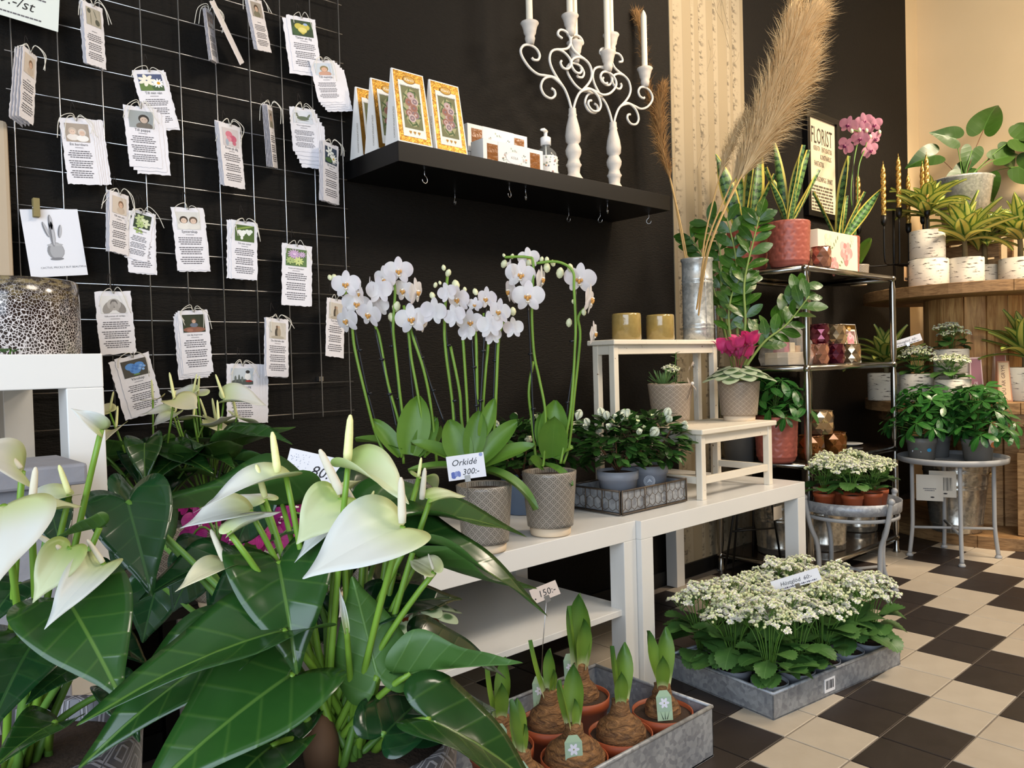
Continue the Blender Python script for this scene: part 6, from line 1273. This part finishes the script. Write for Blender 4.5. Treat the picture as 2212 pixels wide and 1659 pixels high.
for a in (.3, 2.2, 4.0): inst(ORL[0], 'leaf', po, frame((0, 0, .1), sph(a, .9), V((-math.cos(a), -math.sin(a), .3)), .17))
# napkin pack with roses
a, b2 = aty(1768, 560, 1.475), aty(1853, 560, 1.475); t = thing('napkin_pack', 'square pack of cream napkins printed with pink roses', 'napkin pack', (a.x, 1.475, Z1)); W_ = b2.x - a.x
MB().lo((0, 0, 0), (W_, .035, .155)).build('napkin_stack', mat('cream_paper', '#ebe2c8', .7), t, False, .002); m = MB()
for cx, cz, s in ((.68, .5, .3), (.25, .72, .2), (.35, .12, .24), (.85, .88, .1)):
    for k in range(16): r_ = s * W_ * .5 * (1 - k / 18); m.disc((cx * W_ + s * W_ * .3 * math.cos(k * 2.4) * (1 - k / 18), cz * .155 + s * W_ * .3 * math.sin(k * 2.4) * (1 - k / 18), .0004 + k * 3e-5), max(.002, r_ * .6), 14, col=lin(('#dba09a', '#e8bfb8', '#cf8a86', '#e2a8a2')[k % 4] if s > .2 else ('#e4e0c8', '#d2d6b8')[k % 2]), ry=max(.002, r_ * .45), rot=k * 2.4)
for k in range(16): m.disc((W_ * (.1 + .8 * ((k * 37) % 17) / 17), .155 * (.1 + .8 * ((k * 23) % 17) / 17), .0003), .009, 8, col=lin('#8d9a6c'), ry=.004, rot=k)
o = m.build('rose_print', M_PRINT, t); o.matrix_basis = Matrix(((1, 0, 0, 0), (0, 0, -1, -.0003), (0, 1, 0, 0), (0, 0, 0, 1)))
# faceted votives
def votive(label, p, mat_, h=.075, r=.037, grp='faceted glass votives'):
    t = thing('votive_glass', label, 'candle glass', p, R.uniform(0, .6), grp); key = ('v', mat_.name, h, r)
    if key not in PC:
        n = 9; rows = 4; m = MB(); vs = []
        for i in range(rows + 1):
            for j in range(n): a = 2 * PI * (j + .5 * (i % 2)) / n; rr = r * (.82 + .2 * math.sin(PI * (.2 + .6 * i / rows))) * (1.05 if i % 2 else .97); vs.append((rr * math.cos(a), rr * math.sin(a), h * i / rows))
        fs = []
        for i in range(rows):
            for j in range(n):
                a, b3 = i * n + j, i * n + (j + 1) % n; c, d = (i + 1) * n + j, (i + 1) * n + (j + 1) % n
                fs += [(a, b3, c), (b3, d, c)] if i % 2 == 0 else [(a, d, c), (a, b3, d)]
        m.add(vs, fs, 0, False); m.add([(0, 0, 0)] + vs[:n], [(0, 1 + (j + 1) % n, 1 + j) for j in range(n)], 0, False)
        PC[key] = (m.mesh('glass_cup', mat_), MB().lathe([(r * .93, h), (r * .98, h + .002), (r * .9, h + .003), (r * .8, h * .5)], 24).mesh('glass_rim', mat_))
    inst(PC[key][0], 'glass_cup', t); inst(PC[key][1], 'glass_rim', t); return t
def vg(name, a): return mat(name, a, .06, metal=.8, coat=.8)
V_CO, V_PL, V_SM, V_AM = vg('copper_glass', '#c28a74'), vg('plum_glass', '#6e2439'), vg('smoke_glass', '#b89e7a'), vg('amber_glass', '#8f5a2c')
votive('copper faceted votive in front of the rose napkins', on(1776, 1.462, Z1), V_CO, .078, .038); votive('copper faceted votive half hidden behind the corner snake plant', on(1752, 1.66, Z1), V_CO, .12, .038)
for px, y, z, mt_, l in ((1768, 1.475, Z2, V_CO, 'left copper votive in the lower row on the rack'), (1803, 1.475, Z2, V_PL, 'plum votive in the middle of the lower row on the rack'), (1838, 1.475, Z2, V_SM, 'smoky votive at the right of the lower row on the rack'), (1770, 1.49, Z2 + .079, V_PL, 'plum votive stacked on the upper row of the rack'), (1806, 1.49, Z2 + .079, V_SM, 'smoky votive stacked on the upper row of the rack'), (1747, 1.5, Z3, V_AM, 'large amber votive at the left on the low shelf'), (1796, 1.49, Z3, V_AM, 'large amber votive at the right on the low shelf'), (1768, 1.5, Z3 + .093, V_SM, 'smoky amber votive stacked on two large ones')):
    h_ = .09 if z < .7 else .076; votive(l, on(px, y, z), mt_, h_, .05 if z < .7 else .037)
# middle shelf: gold box, cellophane gift
p = on(1826, 1.56, Z2); choc_box('gold chocolate box with pink roses on the middle rack shelf', p[0], 1.56, Z2, .15, .17, .05, pal=('#d8a0a8', '#c98890', '#e6bcc0', '#b87a80', '#d09aa0'), bgc='#8a6460')
t = thing('cellophane_gift', 'gift basket wrapped in crinkled clear cellophane on the rack', 'gift', on(1698, 1.58, Z2)); MB().lo((-.08, -.05, 0), (.08, .05, .05)).build('basket', mat('pale_card', '#d9c6a8', .7), t, False, .003)
for k, c_ in enumerate(('#b0566a', '#e2d2b0', '#c8a070')): MB().lo((-.07 + k * .045, -.03, .05), (-.032 + k * .045, .02, .1 - k * .012)).build('gift_item', mat(f'gift_{k}', c_, .5), t, False, .003)
cell = NT('cellophane'); cell.color('#f6f4ee'); cell.set(rough=.08, alpha=.24, spec=1); cell.bump(cell.noise(38, 4, cell.obj(), .7, 2), .6, .02)
q = random.Random(6); MB().lathe([(.1, 0), (.106, .03), (.1, .06), (.088, .09), (.07, .12), (.05, .15), (.014, .185), (.01, .192), (.03, .215), (.034, .23)], 17, smooth=False, disp=lambda a, b2: q.uniform(-.011, .009) if .05 < b2 < .6 else q.uniform(-.004, .004)).build('cellophane_wrap', cell.m, t)
MB().lathe([(.015, .183), (.0165, .188), (.015, .193)], 14).build('tie', M_CORD, t)
# low shelf: schefflera, plate; bottom: buckets
t = thing('potted_schefflera', 'umbrella plant in a scalloped terracotta pot on the low rack shelf', 'potted plant', on(1672, 1.56, Z3)); tpot(t, .175, .078); schefflera(t, .17, .15, .12, 4, 22, .075)
t = thing('saucer', 'small pale saucer on the low rack shelf', 'saucer', on(1828, 1.6, Z3)); MB().lathe([(0, 0), (.035, 0), (.06, .008), (.061, .01), (.034, .004), (0, .004)], 28).build('saucer_dish', M_GREYP, t); MB().lathe([(.03, -.0005), (.033, -.0005), (.033, .002), (.03, .002)], 24).build('foot_ring', M_GREYP, t)
def bucket(label, p, h, r, r2, m_, handle=False, rz=0):
    t = thing('zinc_bucket', label, 'bucket', p, rz); pr = [(0, 0), (r2, 0), (r2 + .002, .004)]
    for k in (.12, .62, .68, .85): z = h * k; rr = r2 + (r - r2) * k; pr += [(rr, z - .004), (rr + .0025, z), (rr, z + .004)]
    pr += [(r, h - .004), (r + .004, h), (r, h + .003), (r - .004, h - .002), (r2 - .003, .008)]
    MB().lathe(pr, 44).build('bucket_body', m_, t)
    if handle:
        a = [V((r * math.cos(a) * 1.04, r * math.sin(a) * 1.04, h * .9 - .03 * math.sin(a - handle))) for a in [handle + PI * k / 16 for k in range(17)]]; MB().tube(a, .002, 6).build('bail_wire', M_WIRE, t)
        g = a[7:10]; MB().tube(a[6:11], .009, 10).build('wooden_grip', mat('turned_wood', '#c9a060', .5), t)
    return t
M_SHINY = m_galv('shiny_zinc', '#a09c92', '#c9c4b8', .22, .8)
bucket('zinc bucket on the bottom rack shelf behind the white table leg', on(1672, 1.66, Z4), .22, .1, .08, M_SHINY); bucket('zinc bucket on the bottom rack shelf near the front post', on(1770, 1.56, Z4), .24, .1, .085, M_SHINY); bucket('zinc bucket in the middle of the bottom rack shelf', on(1842, 1.62, Z4), .22, .1, .088, M_SHINY)
q = MB(); c_ = aty(1680, 1105, 1.545); q.lo((c_.x - .03, 1.545, c_.z - .03), (c_.x + .03, 1.546, c_.z + .02), col=lin('#e8dccb')); o = q.build('price_tag', M_PRINT); tag(o, 'white paper tag on the bucket under the white table', 'tag')
bk = atd(2065, 1100, 3.62); tb = bucket('large zinc bucket with wooden grips under the grey tray table', (bk.x, bk.y, .056), .325, .14, .105, M_SHINY, 3.6)
for i, (x, y, l) in enumerate(((2008, 1050, 'left'), (2036, 1042, 'right'))):
    c_ = atd(x, y, 3.44 - i * .012); n = (CAM - c_); n.z = 0; n.normalize(); X = V((-n.y, n.x, 0)) ; M = Matrix(((X.x, 0, n.x, c_.x), (X.y, 0, n.y, c_.y), (0, 1, 0, c_.z + .05), (0, 0, 0, 1)))
    def dbar(m, w, h, i=i):
        if i:
            for k in range(16): x_ = -w * .36 + k * w * .046; m.poly([(x_, -h * .75), (x_ + w * R.choice((.012, .02, .03)), -h * .75), (x_ + w * R.choice((.012, .02, .03)), -h * .25), (x_, -h * .25)], .0004, lin('#2a2624'))
        else: word_rows(m, w * .6, -h * .55, [.8, .6], random.Random(1), .008)
        m.disc((w * .1, -h * .86, .0004), w * .08, 8, col=lin('#2a2624'), ry=h * .03)
    flat_sign('price_tag', f'white bucket tag under the grey table, the {l} one of two', 'tag', M, .105, .115, '#e9e2d2', dbar)

# ---------------------------------------------------------------- grey tray table plants
M_ORNG = mat('orange_tag', '#c9784a', .5)
for i, (dx_, dy_, l) in enumerate(((-.06, .1, 'left'), (.0, -.1, 'centre front with the orange oval tag'), (.11, -.06, 'right'), (.07, .09, 'rear'))):
    t = thing('potted_schefflera', f'umbrella plant in dark grey pot on grey table, {l}', 'potted plant', (3.62 + dx_, 1.232 + dy_, .4185), i, 'umbrella plants on the grey table'); ppot(t, .095, .062, M_DKPOT, .05); schefflera(t, .092, .22, .15, i + 3, 32, .07)
    if i == 1:
        d = (CAM - V((3.62, 1.13, .5))); d.z = 0; d.normalize(); p = d * .066 + V((0, 0, .115)); X = V((-d.y, d.x, 0)); M = Matrix(((X.x, 0, d.x, p.x), (X.y, 0, d.y, p.y), (0, 1, 0, p.z), (0, 0, 0, 1)))
        m = MB(); m.disc((0, 0, 0), .034, 28, col=lin('#f0e8da'), ry=.052); m.disc((0, -.042, .0003), .02, 18, col=lin('#c9784a'), ry=.012); m.disc((0, .044, .0003), .018, 18, col=lin('#c9784a'), ry=.011)
        for k in range(24): m.disc((rnd(-.02, .02), rnd(-.018, .026), .0005), .004, 8, col=lin('#5d6a3a'), ry=.0022, rot=k)
        o = m.build('plant_tag', M_PRINT, t); o.matrix_basis = M; sm = o.modifiers.new('s', 'SOLIDIFY'); sm.thickness = .0006; sm.offset = -1
    elif i != 3:
        d = (CAM - V((3.62, 1.23, .5))); d.z = 0; d.normalize(); m = MB(); m.disc((.03, .045, .0), .008, 14, col=lin('#2f8fc4')); m.poly([(-.035, .035), (.0, .035), (.0, .04), (-.035, .043)], 0, lin('#c8d4dc')); m.poly([(-.03, .046), (-.008, .046), (-.018, .056)], 0, lin('#5a8a6a'))
        X = V((-d.y, d.x, 0)); rr = .0605; o = MB()
        for f in m.f: pass
        m.v = [tuple(d * math.sqrt(max(1e-6, (rr * (.8 + .2 * y / .07)) ** 2 - x * x)) + X * x + V((0, 0, y))) for x, y, z in m.v]; Rz = Matrix.Rotation(-i, 4, 'Z'); m.v = [tuple(Rz @ V(v)) for v in m.v]; m.build('pot_print', M_PRINT, t)

# ---------------------------------------------------------------- on top of the upper spool
SP = 1.186
def ont(px, t, z): p = atd(px, 600, t); return V((p.x, p.y, z))
t = thing('black_candelabrum', 'black iron candelabrum with twisted gold candles on the spool', 'candelabra', ont(1932, 3.93, SP)); T0 = t.matrix_basis.translation
MB().lathe([(0, 0), (.055, 0), (.055, .012), (.05, .016), (0, .016)], 30).build('wooden_base', mat('mid_wood', '#7b6448', .6), t); MB().tube([(0, 0, .015), (0, 0, .42)], .006, 8).build('centre_post', M_BLACKM, t)
tw_ = MB(); nn = 56; ns = 14; vs = []
for i in range(nn + 1):
    z = i / nn; rr = .0115 * (1 - max(0, z - .85) * 4.5); a0 = z * 2 * PI * 4.2
    for j in range(ns): a = 2 * PI * j / ns; r_ = rr * (.72 + .38 * abs(math.cos(a))); vs.append((r_ * math.cos(a + a0), r_ * math.sin(a + a0), z * .27))
tw_.add(vs, [(i * ns + j, i * ns + (j + 1) % ns, (i + 1) * ns + (j + 1) % ns, (i + 1) * ns + j) for i in range(nn) for j in range(ns)] + [tuple(range(nn * ns, (nn + 1) * ns))]); tw_.tube([(0, 0, .265), (0, 0, .285)], .001, 5); tw_ = tw_.mesh('twisted_candle', mat('gold_wax', '#b8934c', .34, metal=.75))
vl = (CAM - T0); vl.z = 0; vl.normalize(); vx = V((-vl.y, vl.x, 0))
for k, (a, r_, hz) in enumerate(((2.75, .17, .3), (1.9, .13, .32), (1.2, .07, .36), (-.2, .135, .33), (-.9, .11, .3), (.4, .16, .35))):
    d = vx * -math.cos(a) * 1 + vl * math.sin(a); d = vx * math.cos(a) + vl * math.sin(a); P = [V((0, 0, .14)), d * r_ * .7 + V((0, 0, .135)), d * r_ * .97 + V((0, 0, .16)), d * r_ + V((0, 0, hz))]; MB().tube(catmull(P, 6), .0042, 8).build('arm', M_BLACKM, t)
    q = d * r_ + V((0, 0, hz)); MB().lathe([(0, 0), (.008, .002), (.0135, .015), (.0135, .05), (.011, .05), (.011, .02)], 16, M=Matrix.Translation(q)).build('candle_cup', M_BLACKM, t); inst(tw_, 'twisted_candle', t, Matrix.Translation(q + V((0, 0, .03))))
q = MB(); c_ = vx * -.0 + vl * .06 + V((.035, -.04, .085)); q.box(c_, (.035, .003, .07), col=lin('#b8946a')); q.box(c_ + V((0, -.002, -.025)), (.03, .002, .012), col=lin('#3a2e24')); q.build('paper_tag', M_PRINT, t)
def birch(label, p, h, r, dr=None, kal=None):
    t = thing('birch_pot', label, 'potted plant' if (dr or kal) else 'pot', p, 0, 'birch bark pots'); bpot(t, h, r)
    if dr: dracaena(t, h - .01, *dr)
    if kal: kalanchoe(t, h - .008, *kal)
    return t
birch('lower empty birch pot of the stack on the spool', ont(2006, 3.86, SP), .15, .09); birch('yellow dracaena in the upper birch pot of the stack', ont(2004, 3.86, SP + .151), .14, .08, (.1, 32, .24, 1))
birch('yellow dracaena in the birch pot beside the stack', ont(2085, 3.84, SP), .15, .083, (.11, 36, .25, 3)); birch('yellow dracaena in a slim birch pot behind the others', ont(2128, 3.99, SP), .13, .06, (.13, 26, .22, 5)); birch('yellow dracaena in the birch pot at the right picture edge', ont(2205, 3.86, SP), .145, .095, (.12, 34, .25, 7))
t = thing('wooden_crate', 'dark wooden crate standing at the back of the spool top', 'crate', (4.62, 1.47, SP))
for k in range(4): MB().lo((4.5, 1.3, SP + k * .085), (4.514, 1.63, SP + .075 + k * .085)).build('plank', M_OLDWOOD, t, True, .002)
for y in (1.3, 1.605): MB().lo((4.514, y, SP), (4.54, y + .025, SP + .34)).build('upright', M_OLDWOOD, t, True, .002)
MB().lo((4.5, 1.3, SP + .341), (4.76, 1.63, SP + .355)).build('lid_board', M_OLDWOOD, t, True, .002)
for y in (1.3, 1.605): MB().lo((4.72, y, SP), (4.745, y + .025, SP + .34)).build('upright', M_OLDWOOD, t, True, .002)
pc = V((4.63, 1.5, SP + .356)); t = thing('philodendron_bucket', 'heart-leaf philodendron trailing from a pale zinc bucket', 'potted plant', pc); MB().lathe([(0, 0), (.1, 0), (.14, .25), (.147, .256), (.14, .262), (.136, .25), (.095, .01)], 36).build('bucket_body', M_ZINC, t); MB().lathe([(0, .235), (.134, .238)], 20).build('soil', M_SOIL, t)
for i, (x, y, L, dx_, dy_) in enumerate(((2065, 300, .14, -1, .3), (2020, 335, .16, -1, -.25), (2100, 325, .13, -.3, -1), (2125, 280, .2, .35, 1), (2190, 300, .18, 1, -.2), (2160, 330, .15, .5, -.3), (2200, 360, .19, .9, -.5), (2090, 365, .13, -.8, -.5), (2075, 385, .15, -.6, -.7), (2135, 385, .14, .1, -1), (2085, 415, .14, .3, -1), (2060, 440, .1, -.8, -.5), (2150, 345, .14, .6, .2), (2205, 290, .15, 1, .3))):
    p = atd(x, y, 4.16 + .02 * (i % 4)); d = BX * dx_ + BU * dy_; o = inst(PHI_L[i % 2], 'leaf', t, frame(p, d, (CAM - p).normalized() + V((0, 0, .5)) + BX * ((i % 3) - 1) * .3, L), world=True)
    MB().tube(bez(pc + V((0, 0, .235)), (pc + p) / 2 + V((0, 0, .15)), p, 6), .0022, 6).build('stem', M_BARK if i % 2 else ML_STEMD, t, True)

# ---------------------------------------------------------------- on the flange between the spools
SF = .651
def onf(px, t): p = atd(px, 850, t); return V((p.x, p.y, SF))
birch('dracaena in the birch pot at the left behind the rack post', onf(1915, 3.86), .135, .085, (.05, 30, .23, 2)); birch('kalanchoe in the birch pot left of the middle one', onf(1981, 3.68), .13, .074, None, (.12, .06, 71, 10, 10, .075, .3)); birch('empty birch pot under the highest kalanchoe', onf(2056, 3.655), .13, .076); birch('highest kalanchoe in the stacked birch pot against the planks', onf(2056, 3.655) + V((0, 0, .131)), .11, .074, None, (.11, .058, 72, 10, 9, .075, .2)); birch('kalanchoe in the birch pot in front of the stacked ones', onf(2058, 3.515), .105, .074, None, (.105, .062, 73, 10, 10, .08, .2)); birch('dracaena in the birch pot at the right edge under the spool top', onf(2215, 3.52), .15, .085, (.07, 26, .24, 6))
def wedge(label, p, c1, c2, txt, h=.2, w=.055, rz=0):
    t = thing('wedge_box', label, 'gift box', p, rz, 'slim wedge gift boxes'); vs = [(-w / 2, 0, 0), (w / 2, 0, 0), (w / 2, .05, 0), (-w / 2, .05, 0), (-w / 2 + .006, .02, h), (w / 2 - .006, .02, h), (w / 2 - .006, .03, h), (-w / 2 + .006, .03, h)]
    MB().add(vs, [(0, 3, 2, 1), (0, 1, 5, 4), (2, 3, 7, 6), (0, 4, 7, 3), (1, 2, 6, 5), (4, 5, 6, 7)], 0, False).build('carton', mat('card_' + c1, c1, .5), t); th = math.atan2(.02, h); F = Matrix(((1, 0, 0, 0), (0, math.sin(th), -math.cos(th), 0), (0, math.cos(th), math.sin(th), 0), (0, 0, 0, 1)))
    m = MB(); m.poly([(-w / 2 + .006, .006), (w / 2 - .006, .006), (w / 2 - .01, h - .006), (-w / 2 + .01, h - .006)], .0006, lin(c2)); text(m, txt, .004, .03, .022, '#5a3a34' if txt != 'HELGI' else '#f0dfe0', .0009, 'LEFT', PI / 2); o = m.build('label_print', M_PRINT, t); o.matrix_basis = F
wedge('mauve wedge gift box beside the front kalanchoe', onf(2112, 3.56), '#d9b9b4', '#9c6a72', 'HELGI', .2, .06, -.9); wedge('salmon wedge gift box behind the beige one', onf(2165, 3.57), '#e2c0a8', '#b8705c', '', .215, .06, -.9); wedge('beige wedge gift box reading DU ÄR GRYM', onf(2172, 3.48), '#c08a68', '#d8bd98', 'DU ÄR GRYM', .18, .06, -.9)
price_pick('second white price strip reading Höstglöd 60:- beside the rack post', atd(1959, 737, 3.5), .12, .032, .3, d60, onf(1981, 3.68) + V((0, 0, .15)))
